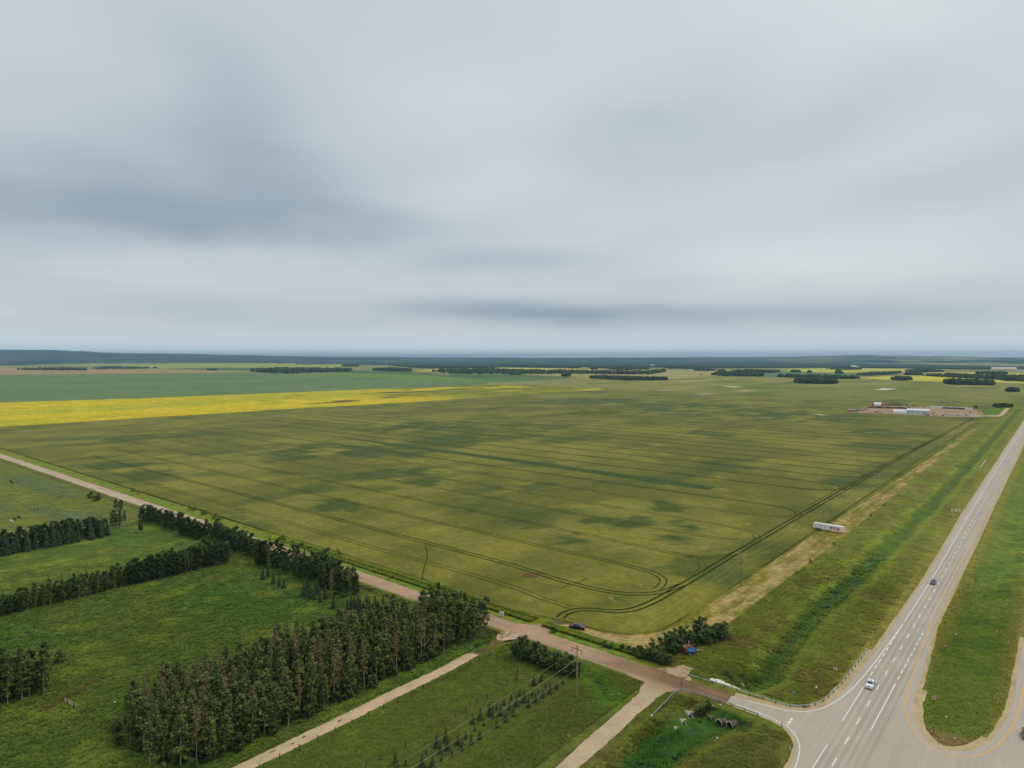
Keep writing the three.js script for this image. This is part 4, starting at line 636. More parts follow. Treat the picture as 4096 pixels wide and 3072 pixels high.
const poleZ = [[-109.4, -161, 'weathered power pole beside the side road, nearest of the line', true], [-109.4, -289, 'power pole at the field corner, second of the line', false], [-109.6, -432, 'power pole just behind the white semi trailer', false], [-109.2, -557, 'power pole beside the mown strip, second beyond the trailer', false], [-109.5, -696, 'power pole beside the mown strip, third beyond the trailer', false], [-107.4, -830, 'power pole beside the mown strip, fourth beyond the trailer', false], [-106.5, -966, 'power pole near the farm yard, two before the yard', false], [-106, -1104, 'power pole closest to the farm yard fence, last before the yard', false], [-104.5, -1330, 'power pole standing beside the farm yard at far right', false]];
for (const p of poleZ) powerPole(...p);
{
  const at = (i, k) => { const [x, z] = i < 0 ? [-109.4, -34] : poleZ[i]; const [dx, y] = k === 3 ? [-0.55, 11.0] : [[-1.75, 12.95], [1.75, 12.95], [1.95, 10.2]][k]; return new THREE.Vector3(x + dx, y + heightAt(x, z), z + 0.16); };
  const which = ['left upper', 'right upper', 'right lower', 'thin lower left'];
  for (let k = 0; k < 4; k++) {
    const parts = [];
    for (let i = 0; i < 5; i++) { const a = at(i - 1, k), b = at(i, k), pts = []; for (let t = 0; t <= 12; t++) { const v = a.clone().lerp(b, t / 12); v.y -= 2.0 * 4 * (t / 12) * (1 - t / 12); pts.push(v); } parts.push(new THREE.TubeGeometry(new THREE.CatmullRomCurve3(pts), 24, i === 0 ? (k === 3 ? 0.02 : 0.03) : 0.02, 4)); }
    single('power_cable', merge(parts), wireMat, `${which[k]} cable of the power line above the young spruces`, 'cable', [0, 0, 0], 0);
  }
}

// ------------------------------------------------------------------ guard rails
function guardRail(label, pts, mat, postSide) {
  const g = thing('guard_rail', label, 'guard rail', [pts[0][0], 0, pts[0][1]]);
  const c = new THREE.CatmullRomCurve3(pts.map((p) => new THREE.Vector3(p[0] - pts[0][0], 0, p[1] - pts[0][1])), false, 'centripetal'), L = c.getLength(), n = Math.ceil(L / 0.9);
  // W-shaped beam swept along the line
  const prof = [[0.0, 0.42], [0.05, 0.47], [0.05, 0.53], [0.0, 0.575], [0.05, 0.62], [0.05, 0.68], [0.0, 0.73]], pos = [], idx = [], uv = [];
  for (let i = 0; i <= n; i++) { const t = i / n, p = c.getPointAt(t), d = c.getTangentAt(t), nx = d.z, nz = -d.x; prof.forEach(([o, y], j) => { pos.push(p.x + nx * (o - 0.02), y + 0.1, p.z + nz * (o - 0.02)); uv.push(i, j); if (i && j) { const k = i * prof.length + j; idx.push(k - prof.length - 1, k - 1, k, k - prof.length - 1, k, k - prof.length); } }); }
  // a thin back face so that the beam has body
  const m = pos.length / 3; for (let i = 0; i <= n; i++) { const t = i / n, p = c.getPointAt(t), d = c.getTangentAt(t), nx = d.z, nz = -d.x; for (const y of [0.42, 0.73]) { pos.push(p.x - nx * 0.1, y + 0.1, p.z - nz * 0.1); uv.push(i, y); } if (i) { const k = m + i * 2; idx.push(k - 2, k - 1, k, k - 1, k + 1, k); const a = i * prof.length + 6, b = a - prof.length; idx.push(b, a, k - 1, a, k + 1, k - 1); } }
  const bg = new THREE.BufferGeometry(); bg.setAttribute('position', new THREE.Float32BufferAttribute(pos, 3)); bg.setAttribute('uv', new THREE.Float32BufferAttribute(uv, 2)); bg.setIndex(idx); bg.computeVertexNormals();
  mesh('beam', bg.toNonIndexed(), mat, g).geometry.computeVertexNormals();
  const postGeo = new THREE.BoxGeometry(0.18, 1.5, 0.2).translate(0, 0.05, 0);
  for (let s = 0.4; s < L; s += 3.8) { const p = c.getPointAt(s / L), d = c.getTangentAt(s / L), q = mesh('post', postGeo, woodDark, g); const ox = p.x - d.z * 0.2 * postSide, oz = p.z + d.x * 0.2 * postSide; q.position.set(ox, heightAt(ox + pts[0][0], oz + pts[0][1]), oz); q.rotation.y = Math.atan2(d.x, d.z); }
  for (const t of [0, 1]) { const p = c.getPointAt(t); const e = mesh('end_piece', new THREE.CylinderGeometry(0.22, 0.22, 0.34, 10, 1, false).translate(p.x, 0.67, p.z), M(C(232, 232, 226), 0.6), g); e.userData.label = 'white rounded end of the rail'; }
  return g;
}
guardRail('long curved steel guard rail between ditch and gravel road, bending up the highway', [[-90, -194.3], [-78, -194.6], [-65.4, -194.7], [-60.2, -195], [-56.3, -197.6], [-53.7, -202], [-52.4, -209], [-51.7, -218], [-51.3, -236], [-51.2, -250]], M(C(178, 192, 200), 0.45, { metalness: 0.3 }), 1);
guardRail('angled steel guard rail around the culvert hollow beside the side road', [[-87, -164.8], [-87.6, -174], [-88, -181], [-87.4, -184], [-85.4, -185], [-78.6, -185.2], [-70.9, -185], [-64.2, -184.6]], M(C(172, 184, 186), 0.45, { metalness: 0.3 }), -1);

// ------------------------------------------------------------------ fences
function fence(label, pts, gap, h, r, mat, wires, group) {
  const f = thing('wire_fence', label, 'fence', [pts[0][0], 0, pts[0][1]], 0, group), o = pts[0], ps = [];
  const c = []; for (let i = 1; i < pts.length; i++) { const a = pts[i - 1], b = pts[i], n = Math.max(1, Math.round(Math.hypot(b[0] - a[0], b[1] - a[1]) / gap)); for (let k = 0; k < n; k++) c.push([lerp(a[0], b[0], k / n), lerp(a[1], b[1], k / n)]); } c.push(pts.at(-1));
  const pg = new THREE.CylinderGeometry(r * 0.9, r, h + 0.4, 7).translate(0, (h - 0.4) / 2, 0), rr = rng(c.length * 7 + 3);
  for (const [x, z] of c) { const y = heightAt(x, z), p = mesh('post', pg, mat, f); p.position.set(x - o[0], y, z - o[1]); p.rotation.set((rr() - 0.5) * 0.07, rr() * 6, (rr() - 0.5) * 0.07); ps.push([x - o[0], y, z - o[1]]); }
  for (const wy of wires) { const parts = []; for (let i = 1; i < ps.length; i++) parts.push(bar([ps[i - 1][0], ps[i - 1][1] + wy, ps[i - 1][2]], [ps[i][0], ps[i][1] + wy, ps[i][2]], 0.01, 0.01, 3)); mesh('wire', merge(parts), steelDark, f); }
  return f;
}
fence('post and wire fence along the right side of the pale driveway', [[-148.6, -66], [-148.6, -88], [-147.6, -120], [-146.9, -150], [-147.1, -159.5], [-147.6, -164.6]], 5, 1.7, 0.13, postWood, [0.4, 0.8, 1.2]);
fence('post and wire fence between mown plot and young spruces', [[-130, -66], [-129.9, -100], [-129, -112], [-129.1, -139], [-129.4, -157]], 4.6, 1.65, 0.13, postWood, [0.4, 0.8, 1.2]);
fence('short fence below the roadside thicket joining the two plot fences', [[-147, -165], [-143.5, -164.7], [-138, -165], [-133, -162], [-129.4, -157.4]], 3.6, 1.7, 0.13, postWood, [0.4, 0.8, 1.2]);
fence('post and wire fence from the bare gate to the aspen belt corner', [[-215.4, -63.7], [-207.9, -64.3], [-203.6, -64.7], [-199.0, -65.0], [-195.0, -65.4], [-191.7, -65.4], [-189.2, -66.0]], 5, 1.6, 0.14, postWood, [0.5, 0.9, 1.2]);
fence('thin fence along the back of the near pasture below the spruces', [[-288.5, -157.7], [-274.4, -154.9], [-264.0, -153.8], [-256.4, -154.5], [-245.2, -153.1], [-231.8, -153.3], [-221.3, -154.1], [-212.5, -154.5], [-204.5, -154.5]], 5, 1.25, 0.07, postWood, [0.5, 0.9]);
fence('fence line crossing the second pasture in front of the roadside poplars', [[-409.5, -140.0], [-409.0, -150.0], [-405.5, -152.9], [-402.0, -155.2], [-387.7, -155.1], [-370.7, -157.1], [-363.4, -166.2]], 6, 1.25, 0.08, postWood, [0.5, 0.9]);
fence('old fence line slanting across the far left cattle pasture', [[-597.2, -133.2], [-566.1, -133.4], [-540.7, -133.1], [-523.9, -133.6], [-518.7, -135.8], [-498.2, -136.0], [-485.8, -136.2]], 6, 1.3, 0.09, postWood, [0.5, 0.9]);
// pole corner braces
function brace(label, pts, rails) {
  const b = thing('corner_brace', label, 'fence brace', [pts[0][0], 0, pts[0][1]]), o = pts[0];
  for (const [x, z] of pts) mesh('post', new THREE.CylinderGeometry(0.12, 0.13, 2, 8).translate(x - o[0], heightAt(x, z) + 0.6, z - o[1]), postWood, b);
  for (const [i, j] of rails) { const a = pts[i], c = pts[j]; mesh('rail', bar([a[0] - o[0], heightAt(...a) + 1.45, a[1] - o[1]], [c[0] - o[0], heightAt(...c) + 1.45, c[1] - o[1]], 0.07, 0.07, 6), M(C(176, 164, 132), 0.9), b); }
}
brace('pale pole corner brace at the near corner of the aspen belt', [[-189.1, -65.9], [-187.5, -66.3], [-188.2, -68.5]], [[0, 1], [1, 2]]);
brace('pale pole brace in front of the left edge clump', [[-228.8, -60.1], [-228.0, -62.1], [-227.5, -62.9]], [[0, 1], [1, 2]]);
brace('dark pole corner at the lone slim spruce', [[-406.2, -153.0], [-405.9, -155.2], [-406.8, -149.2]], [[0, 1], [0, 2]]);
brace('pale pole brace beneath the end of the middle shelter row', [[-313.1, -152.9], [-311.1, -155.0]], [[0, 1]]);
brace('corner pen of dark posts in the far left cattle pasture', [[-519.1, -132.4], [-519.3, -134.0], [-517.8, -135.2], [-515.1, -132.3]], [[0, 1], [1, 2], [0, 3]]);
brace('pale pole brace at the end of the aspen belt by the driveway', [[-161.3, -165.0], [-161.0, -167.5]], [[0, 1]]);
// gates
function gate(label, a, b, rails, mat, h = 1.35) {
  const g = thing('field_gate', label, 'gate', onGround(...a)), dx = b[0] - a[0], dz = b[1] - a[1];
  for (let k = 0; k < rails; k++) { const y = 0.2 + (h - 0.25) * k / (rails - 1); mesh('bar', bar([0, y, 0], [dx, y, dz], 0.035, 0.035, 6), mat, g); }
  for (const t of [0, 0.5, 1]) mesh('upright', bar([dx * t, 0.12, dz * t], [dx * t, h, dz * t], 0.035, 0.035, 6), mat, g);
  for (const t of [0.25, 0.8]) mesh('post', bar([dx * t + 0.2, -0.3, dz * t + 0.15], [dx * t + 0.2, h + 0.1, dz * t + 0.15], 0.12, 0.11, 8), postWood, g);
}
gate('pale metal gate standing open beside the muddy gap', [-221.9, -63.3], [-215.6, -64.3], 5, M(C(196, 196, 178), 0.5, { metalness: 0.2 }));
gate('green metal gate at the top of the pale driveway', [-157.1, -163.7], [-151.9, -164.5], 5, M(C(96, 148, 108), 0.5, { metalness: 0.2 }), 1.3);
{ const p = [-154.9, -164.4]; single('gate_notice', rbox(0.55, 0.55, 0.03, 0, 0.95, 0, 0.01), M(C(236, 238, 234), 0.6), 'small blank white notice hung on the green gate', 'notice', [p[0] - 0.1, heightAt(...p), p[1] + 0.12], 0.6); }

// ------------------------------------------------------------------ road signs
const signRed = M(C(206, 62, 56), 0.6), signWhite = M(C(236, 234, 228), 0.6), signBlue = M(C(52, 128, 200), 0.55), signBack = M(C(170, 174, 176), 0.5, { metalness: 0.4 });
const FACE = YAW * 0.6;                                             // the signs face traffic leaving the intersection
function signPost(name, label, x, z, h, turn, build, wood = true) {
  const s = thing(name, label, 'road sign', onGround(x, z), turn); mesh('post', wood ? box(0.14, h + 0.6, 0.14, 0, h / 2 - 0.3, 0) : bar([0, -0.4, 0], [0, h, 0], 0.05, 0.05, 6), wood ? postWood : galv, s); build(s, h); return s;
}
const plate = (w, h, y, z = 0.09, t = 0.02) => rbox(w, h, t, 0, y, z, 0.009);
const noEntry = (s, h) => { mesh('plate', plate(0.95, 0.95, h), signWhite, s); const d = mesh('disc', new THREE.CylinderGeometry(0.4, 0.4, 0.012, 24).rotateX(Math.PI / 2).translate(0, h, 0.108), signRed, s); mesh('bar', box(0.56, 0.13, 0.01, 0, h, 0.12), signWhite, d); };
const wrongWay = (s, h) => { mesh('plate', plate(1.05, 0.75, h), signRed, s); const c = document.createElement('canvas'); c.width = 256; c.height = 180; const g = c.getContext('2d'); g.fillStyle = '#c8403a'; g.fillRect(0, 0, 256, 180); g.fillStyle = '#f0ece6'; g.font = 'bold 66px sans-serif'; g.textAlign = 'center'; g.fillText('WRONG', 128, 78, 236); g.fillText('WAY', 128, 152, 200); const t = new THREE.CanvasTexture(c); t.colorSpace = THREE.SRGBColorSpace; mesh('lettering', new THREE.PlaneGeometry(1.0, 0.7).translate(0, h, 0.103), new THREE.MeshStandardMaterial({ map: t, roughness: 0.6 }), s); };
{
  const n1 = [-54.6, -224.3], n2 = [-28.1, -224.3], w1 = [-52.1, -269.0], w2 = [-30.3, -266.5], b = [-59.3, -198.5], m = [-55.6, -207.3], st = [-87.5, -184.4], p = [-25.8, -206.9], p2 = [-57.6, -182.9];
  signPost('no_entry_sign', 'white square sign with red disc beside the ditch, left of the highway', n1[0], n1[1], 2.2, FACE, noEntry);
  signPost('no_entry_sign', 'white square sign with red disc in the median', n2[0], n2[1], 2.1, FACE, noEntry);
  signPost('wrong_way_sign', 'red rectangular warning sign on the left verge of the highway', w1[0], w1[1], 2.3, FACE, wrongWay);
  signPost('wrong_way_sign', 'red rectangular warning sign in the median', w2[0], w2[1], 2.3, FACE, wrongWay);
  signPost('street_name_sign', 'crossed blue street name blades on a pale post inside the rail curve', b[0], b[1], 2.9, 0.2, (s, h) => { mesh('blade', box(0.95, 0.24, 0.02, 0, h - 0.12, 0.06), signBlue, s); mesh('blade', box(0.02, 0.24, 0.95, 0, h + 0.14, 0), signBlue, s); }, false);
  signPost('edge_sign', 'small tilted white sign on a dark post inside the rail curve', m[0], m[1], 2.5, 1.15, (s, h) => mesh('plate', plate(0.62, 0.62, h).rotateZ(0), signWhite, s));
  signPost('stop_sign', 'red stop sign at the end of the sandy side road', st[0], st[1], 2.35, 0.1, (s, h) => {
    const oct = new THREE.CylinderGeometry(0.43, 0.43, 0.02, 8).rotateY(Math.PI / 8).rotateX(Math.PI / 2).translate(0, h, 0.09); mesh('plate', oct, signRed, s);
    const c = document.createElement('canvas'); c.width = c.height = 256; const g = c.getContext('2d'); g.fillStyle = '#c8403a'; g.fillRect(0, 0, 256, 256); g.fillStyle = '#f2eeea'; g.font = 'bold 96px sans-serif'; g.textAlign = 'center'; g.fillText('STOP', 128, 160, 236); const t = new THREE.CanvasTexture(c); t.colorSpace = THREE.SRGBColorSpace;
    mesh('lettering', new THREE.PlaneGeometry(0.58, 0.34).translate(0, h, 0.103), new THREE.MeshStandardMaterial({ map: t, roughness: 0.6 }), s);
  });
  single('marker_post', box(0.14, 2.3, 0.14, 0, 0.85, 0), postWood, 'bare wooden post on the median nose', 'post', onGround(...p));
  single('marker_post', box(0.16, 1.9, 0.16, 0, 0.65, 0), postWood, 'bare dark wooden post at the end of the lower guard rail', 'post', onGround(...p2));
  // thin white delineators
  const wd = [[[-49.8, -292.3], 'on the left verge, farthest from the junction'], [[-49.7, -273.9], 'on the left verge beside the red sign'], [[-50.3, -256.4], 'on the left verge just beyond the guard rail end'], [[-35.7, -303.7], 'on the median side, farthest from the junction'], [[-23.4, -198.9], 'at the left of the median nose'], [[-14.0, -213.2], 'at the right of the median nose'], [[-52.5, -173.6], 'on the lower left corner of the junction, lower one'], [[-55.6, -181.6], 'on the lower left corner of the junction, upper one']];
  for (const [q, where] of wd) { const d = thing('delineator_post', `slim white delineator post ${where}`, 'marker post', onGround(...q)); mesh('post', box(0.1, 1.5, 0.05, 0, 0.45, 0), signWhite, d); mesh('reflector', box(0.09, 0.16, 0.02, 0, 1.0, 0.035), M(C(206, 120, 60), 0.3), d); }
  // white guide panels beside the highway, seen from the south
  const g3p = [-54.4, -510.4]; { const s = thing('direction_sign', 'row of three pale sign panels low in the grass left of the highway', 'road sign', onGround(...g3p), 0.3); for (const [dx, w] of [[-2.1, 1.1], [0, 1.5], [2.0, 0.9]]) { mesh('panel', box(w, 2.0, 0.06, dx, 1.9, 0), M(C(206, 210, 198), 0.5), s); mesh('post', box(0.12, 2.2, 0.12, dx, 0.9, -0.08), steelDark, s); } }
  // white board sign by the gravel road
  const bs = [-166.4, -193.2];
  const s = thing('board_sign', 'white board sign with grey print beside the gravel road', 'sign', onGround(bs[0], bs[1]), 0.62);
  const c = document.createElement('canvas'); c.width = 256; c.height = 256; const g = c.getContext('2d'); g.fillStyle = '#eeeeec'; g.fillRect(0, 0, 256, 256); g.fillStyle = '#a2a6ae'; g.fillRect(26, 40, 204, 20); g.fillRect(44, 74, 160, 16); g.fillStyle = '#8b93a6'; g.fillRect(40, 104, 70, 110); g.fillRect(136, 108, 60, 104); g.fillStyle = '#c9ccd2'; for (let k = 0; k < 6; k++) g.fillRect(46, 116 + k * 16, 58, 6);
  const t = new THREE.CanvasTexture(c); t.colorSpace = THREE.SRGBColorSpace;
  mesh('board', box(1.85, 1.9, 0.12, 0, 1.15, 0), signWhite, s); mesh('print', new THREE.PlaneGeometry(1.7, 1.75).translate(0, 1.15, 0.064), new THREE.MeshStandardMaterial({ map: t, roughness: 0.6 }), s); for (const k of [-1, 1]) mesh('leg', box(0.1, 1.2, 0.1, k * 0.7, 0.2, -0.1), postWood, s);
  const sk = [-16.1, -424.7]; signPost('small_sign', 'small white sign at the right edge of the picture beyond the median', sk[0], sk[1], 1.6, FACE, (q, h) => mesh('plate', plate(0.9, 0.7, h), signWhite, q));
}

// ------------------------------------------------------------------ semi trailer used as a billboard
{
  const tr = thing('semi_trailer', 'long white semi trailer parked on the mown strip with printed advertising side', 'trailer', [-104.6, 0, -409.4], -0.02);
  const white = M(C(232, 232, 228), 0.55), L = 16.1;
  mesh('body', rbox(L, 2.75, 2.6, 0, 2.75, 0, 0.06), white, tr);
  for (const y of [1.42, 4.08]) for (const s of [-1, 1]) mesh('edge_rail', box(L, 0.1, 0.05, 0, y, s * 1.315), M(C(214, 214, 206), 0.5, { metalness: 0.3 }), tr);
  for (const x of [-L / 2 + 0.2, L / 2 - 0.25]) mesh('corner_post', box(0.3, 2.6, 0.03, x, 2.75, 1.316), M(C(240, 242, 236), 0.5), tr);
  const c = document.createElement('canvas'); c.width = 2048; c.height = 320; const g = c.getContext('2d'); g.fillStyle = '#eceaf0'; g.fillRect(0, 0, 2048, 320);
  g.fillStyle = '#26243c'; g.font = 'bold 128px sans-serif'; g.textBaseline = 'alphabetic';
  [...'TEAM'].forEach((ch, i) => g.fillText(ch, 70 + i * 140, 150)); g.fillStyle = '#4a4866'; g.font = 'bold 66px sans-serif'; [...'AUCTIONS'].forEach((ch, i) => g.fillText(ch, 74 + i * 66, 226, 56)); g.fillStyle = '#b9b8d2'; g.fillRect(74, 252, 520, 12);
  g.fillStyle = '#9a9aa8'; g.fillRect(690, 64, 360, 10); g.fillRect(690, 86, 330, 8); g.fillStyle = '#3a2c58'; g.font = 'bold 84px sans-serif'; g.fillText('SOLD!', 700, 226); g.fillStyle = '#c7b8c2'; g.fillRect(720, 120, 250, 10); g.fillStyle = '#bfe0cf'; g.fillRect(980, 262, 110, 30);
  g.fillStyle = '#c05a62'; g.fillRect(1150, 72, 700, 180); g.fillStyle = '#a82a38'; g.fillRect(1150, 130, 120, 90); g.fillRect(1730, 180, 124, 84); g.fillStyle = '#e9d4d8'; for (const [x, y, w, h] of [[1290, 92, 520, 20], [1290, 126, 420, 26], [1280, 168, 430, 14], [1300, 200, 260, 22], [1590, 204, 120, 18]]) g.fillRect(x, y, w, h); g.fillStyle = '#c05a62'; for (let k = 0; k < 26; k++) g.fillRect(1296 + k * 20, 90, 6, 64);
  const t = new THREE.CanvasTexture(c); t.colorSpace = THREE.SRGBColorSpace;
  mesh('advert', new THREE.PlaneGeometry(L - 0.9, 2.4).translate(0, 2.75, 1.312), new THREE.MeshStandardMaterial({ map: t, roughness: 0.55 }), tr);
  mesh('chassis', merge([box(L - 0.4, 0.22, 0.9, 0, 1.25, 0), box(3.4, 0.3, 1.1, -5.4, 1.0, 0)]), steelDark, tr);
  for (const x of [-6.3, -4.9]) for (const s of [-1, 1]) { const w = mesh('wheel', new THREE.CylinderGeometry(0.5, 0.5, 0.55, 18).rotateX(Math.PI / 2).translate(x, 0.5, s * 0.98), M(C(28, 28, 28), 0.9), tr); mesh('rim', new THREE.CylinderGeometry(0.28, 0.28, 0.04, 14).rotateX(Math.PI / 2).translate(x, 0.5, s * 1.265), M(C(214, 208, 186), 0.4, { metalness: 0.4 }), w); }
  for (const s of [-1, 1]) mesh('landing_leg', box(0.16, 1.2, 0.16, 4.9, 0.6, s * 0.8), steelDark, tr);
}

// ------------------------------------------------------------------ vehicles
const tyre = M(C(26, 26, 27), 0.9), glassDark = new THREE.MeshPhysicalMaterial({ color: col(C(46, 56, 74)), roughness: 0.08, clearcoat: 1, clearcoatRoughness: 0.05 }), lampMat = M(C(226, 230, 232), 0.2), tailMat = M(C(150, 26, 24), 0.3), blackTrim = M(C(22, 22, 24), 0.55);
function extrudeSide(pts, w, bev = 0.06) { const s = new THREE.Shape(pts.map((p) => new THREE.Vector2(p[0], p[1]))); const g = new THREE.ExtrudeGeometry(s, { depth: w - bev * 2, bevelEnabled: true, bevelSize: bev, bevelThickness: bev, bevelSegments: 2, curveSegments: 6 }); g.translate(0, 0, -(w - bev * 2) / 2); return g; }   // side profile in x (front positive), y
function taperTop(g, y0, y1, k, kx = 1) { const p = g.attributes.position; for (let i = 0; i < p.count; i++) { const t = clamp((p.getY(i) - y0) / (y1 - y0)); p.setZ(i, p.getZ(i) * lerp(1, k, t)); } g.computeVertexNormals(); return g; }
function wheels(v, xs, tr, r, rimMat) { for (const x of xs) for (const s of [-1, 1]) { const w = mesh('wheel', new THREE.CylinderGeometry(r, r, 0.28, 20).rotateX(Math.PI / 2).translate(x, r, s * (tr - 0.12)), tyre, v); mesh('rim', new THREE.CylinderGeometry(r * 0.6, r * 0.6, 0.03, 14).rotateX(Math.PI / 2).translate(x, r, s * (tr + 0.03)), rimMat, w); } }
function pickup(label, pos, turn, paint, bedMat, sunroof) {   // +x is forward before turning
  const v = thing('pickup_truck', label, 'pickup truck', pos, turn), W = 2.0, body = new THREE.MeshPhysicalMaterial({ color: col(paint), roughness: 0.35, clearcoat: 0.8, clearcoatRoughness: 0.08 });
  mesh('body', extrudeSide([[-2.85, 0.55], [-2.87, 1.2], [-1.05, 1.22], [-0.95, 1.25], [1.15, 1.24], [2.6, 1.17], [2.84, 1.05], [2.9, 0.6], [2.75, 0.48], [2.35, 0.46], [2.28, 0.75], [2.05, 0.92], [1.6, 0.92], [1.38, 0.75], [1.3, 0.44], [-1.35, 0.44], [-1.42, 0.75], [-1.65, 0.92], [-2.1, 0.92], [-2.34, 0.75], [-2.4, 0.5]], W, 0.07), body, v);
  const cab = taperTop(extrudeSide([[-1.12, 1.2], [-1.0, 1.86], [-0.7, 1.93], [0.55, 1.92], [0.75, 1.86], [1.5, 1.22]], W - 0.06, 0.05), 1.25, 1.9, 0.8); mesh('cab', cab, body, v);
  mesh('windscreen', new THREE.BufferGeometry().setFromPoints([[1.46, 1.29, 0.78], [1.46, 1.29, -0.78], [0.83, 1.83, 0.64], [0.83, 1.83, 0.64], [1.46, 1.29, -0.78], [0.83, 1.83, -0.64]].map((p) => new THREE.Vector3(p[0] + 0.05, p[1] + 0.05, p[2]))).setAttribute('uv', new THREE.Float32BufferAttribute(new Float32Array(12), 2)), glassDark, v).geometry.computeVertexNormals();
  for (const s of [-1, 1]) {
    for (const [a, b, c2, d2] of [[0.1, 1.18, 0.1, 0.72], [-0.88, 0.02, -0.8, 0.02]]) { const q = [[a, 1.3, 0.985], [b, 1.3, 0.985], [d2, 1.8, 0.845], [c2, 1.8, 0.845]].map((p) => new THREE.Vector3(p[0], p[1], s * (p[2] + 0.005))); const o = s > 0 ? [0, 1, 2, 0, 2, 3] : [0, 2, 1, 0, 3, 2]; const g = new THREE.BufferGeometry().setFromPoints(o.map((k) => q[k])); g.setAttribute('uv', new THREE.Float32BufferAttribute(new Float32Array(12), 2)); g.computeVertexNormals(); mesh('side_window', g, glassDark, v); }
    mesh('mirror', rbox(0.16, 0.24, 0.24, 1.12, 1.36, s * 1.16, 0.05), blackTrim, v); mesh('headlight', rbox(0.1, 0.24, 0.4, 2.86, 0.98, s * 0.72, 0.04), lampMat, v); mesh('tail_light', rbox(0.05, 0.42, 0.16, -2.9, 0.98, s * 0.86, 0.02), tailMat, v); mesh('door_seam', box(0.015, 0.62, 0.01, 0.06, 0.9, s * 1.005), blackTrim, v);
  }
  mesh('grille', rbox(0.08, 0.34, 0.98, 2.89, 0.95, 0, 0.03), blackTrim, v); mesh('bumper', rbox(0.22, 0.24, 1.9, 2.86, 0.58, 0, 0.06), M(C(198, 200, 202), 0.3, { metalness: 0.6 }), v); mesh('rear_bumper', rbox(0.18, 0.2, 1.85, -2.93, 0.6, 0, 0.05), M(C(150, 152, 154), 0.3, { metalness: 0.6 }), v);
  mesh('bed_cover', rbox(1.66, 0.04, 1.62, -1.98, 1.29, 0, 0.015), bedMat, v); if (sunroof) mesh('sunroof', rbox(0.42, 0.03, 0.8, 0.25, 1.99, 0, 0.012), glassDark, v);
  wheels(v, [1.82, -1.88], 0.95, 0.41, M(C(150, 152, 156), 0.3, { metalness: 0.7 })); return v;
}
function suv(label, pos, turn, paint, small, name = 'suv', cat = 'car') {
  const k = small ? 0.9 : 1, v = thing(name, label, cat, pos, turn), W = 1.88, body = new THREE.MeshPhysicalMaterial({ color: col(paint), roughness: 0.35, clearcoat: 0.8, clearcoatRoughness: 0.08 });
  mesh('body', extrudeSide([[-2.2, 0.5], [-2.28, 0.95], [-2.2, 1.1], [0.95, 1.08], [2.0, 0.98], [2.26, 0.85], [2.32, 0.5], [2.2, 0.36], [1.85, 0.34], [1.75, 0.62], [1.5, 0.76], [1.2, 0.74], [0.96, 0.56], [0.9, 0.32], [-0.92, 0.32], [-1.0, 0.6], [-1.25, 0.76], [-1.6, 0.74], [-1.8, 0.55], [-1.86, 0.36]], W, 0.09), body, v);
  mesh('cabin', taperTop(extrudeSide([[-2.16, 1.04], [-1.9, 1.58], [-1.6, 1.68], [0.2, 1.68], [0.5, 1.6], [1.25, 1.06]], W - 0.06, 0.05), 1.08, 1.66, 0.78), body, v);
  const pane = (name, q) => { const g = new THREE.BufferGeometry().setFromPoints([0, 1, 2, 0, 2, 3].map((i) => new THREE.Vector3(...q[i]))); g.setAttribute('uv', new THREE.Float32BufferAttribute(new Float32Array(12), 2)); g.computeVertexNormals(); mesh(name, g, glassDark, v); };
  pane('windscreen', [[1.26, 1.14, -0.74], [0.58, 1.62, -0.6], [0.58, 1.62, 0.6], [1.26, 1.14, 0.74]]); pane('rear_window', [[-2.2, 1.14, 0.7], [-1.98, 1.56, 0.6], [-1.98, 1.56, -0.6], [-2.2, 1.14, -0.7]]);
  for (const s of [-1, 1]) { const q = (a, b, c, d) => { const p = [[a, 1.14, s * 0.93], [b, 1.14, s * 0.93], [c, 1.56, s * 0.79], [d, 1.56, s * 0.79]]; pane('side_window', s > 0 ? p : [p[3], p[2], p[1], p[0]]); }; q(-0.55, 0.95, 0.4, -0.5); q(-1.9, -0.65, -0.6, -1.75); mesh('mirror', rbox(0.14, 0.18, 0.2, 0.92, 1.16, s * 1.05, 0.05), blackTrim, v); mesh('headlight', rbox(0.14, 0.16, 0.42, 2.24, 0.8, s * 0.66, 0.04), lampMat, v); mesh('tail_light', rbox(0.08, 0.3, 0.24, -2.26, 0.92, s * 0.72, 0.03), tailMat, v); }
  mesh('grille', rbox(0.08, 0.26, 0.84, 2.31, 0.7, 0, 0.03), blackTrim, v); mesh('bumper', rbox(0.16, 0.18, 1.7, 2.3, 0.46, 0, 0.06), M(C(120, 124, 128), 0.4), v);
  for (const s of [-1, 1]) mesh('roof_rail', box(1.7, 0.05, 0.05, -0.7, 1.74, s * 0.66), blackTrim, v);
  wheels(v, [1.38, -1.42], 0.9, 0.36, M(C(140, 142, 146), 0.3, { metalness: 0.7 })); v.scale.setScalar(k); return v;
}
const SOUTH = -Math.PI / 2;                                          // travelling along +z
pickup('white crew cab pickup driving down the highway towards the junction', [-44.3, 0.075, -223.6], SOUTH, C(238, 240, 244), M(C(58, 58, 66), 0.6), true);
pickup('black crew cab pickup parked on the dry track at the field corner', [-137.4, heightAt(-137.4, -202) + 0.03, -202.2], 0.36, C(18, 18, 22), M(C(74, 74, 82), 0.5), false);
suv('dark grey car driving behind the white pickup on the highway', [-44.4, 0.075, -344], SOUTH, C(74, 82, 94), false);
suv('small white car far up the highway', [-45.6, 0.075, -795], SOUTH, C(232, 232, 232), true, 'white_car');
suv('dark grey car cut off by the right edge of the picture', [-6.6, 0.075, -219.5], SOUTH + 0.12, C(66, 62, 62), false, 'dark_car');

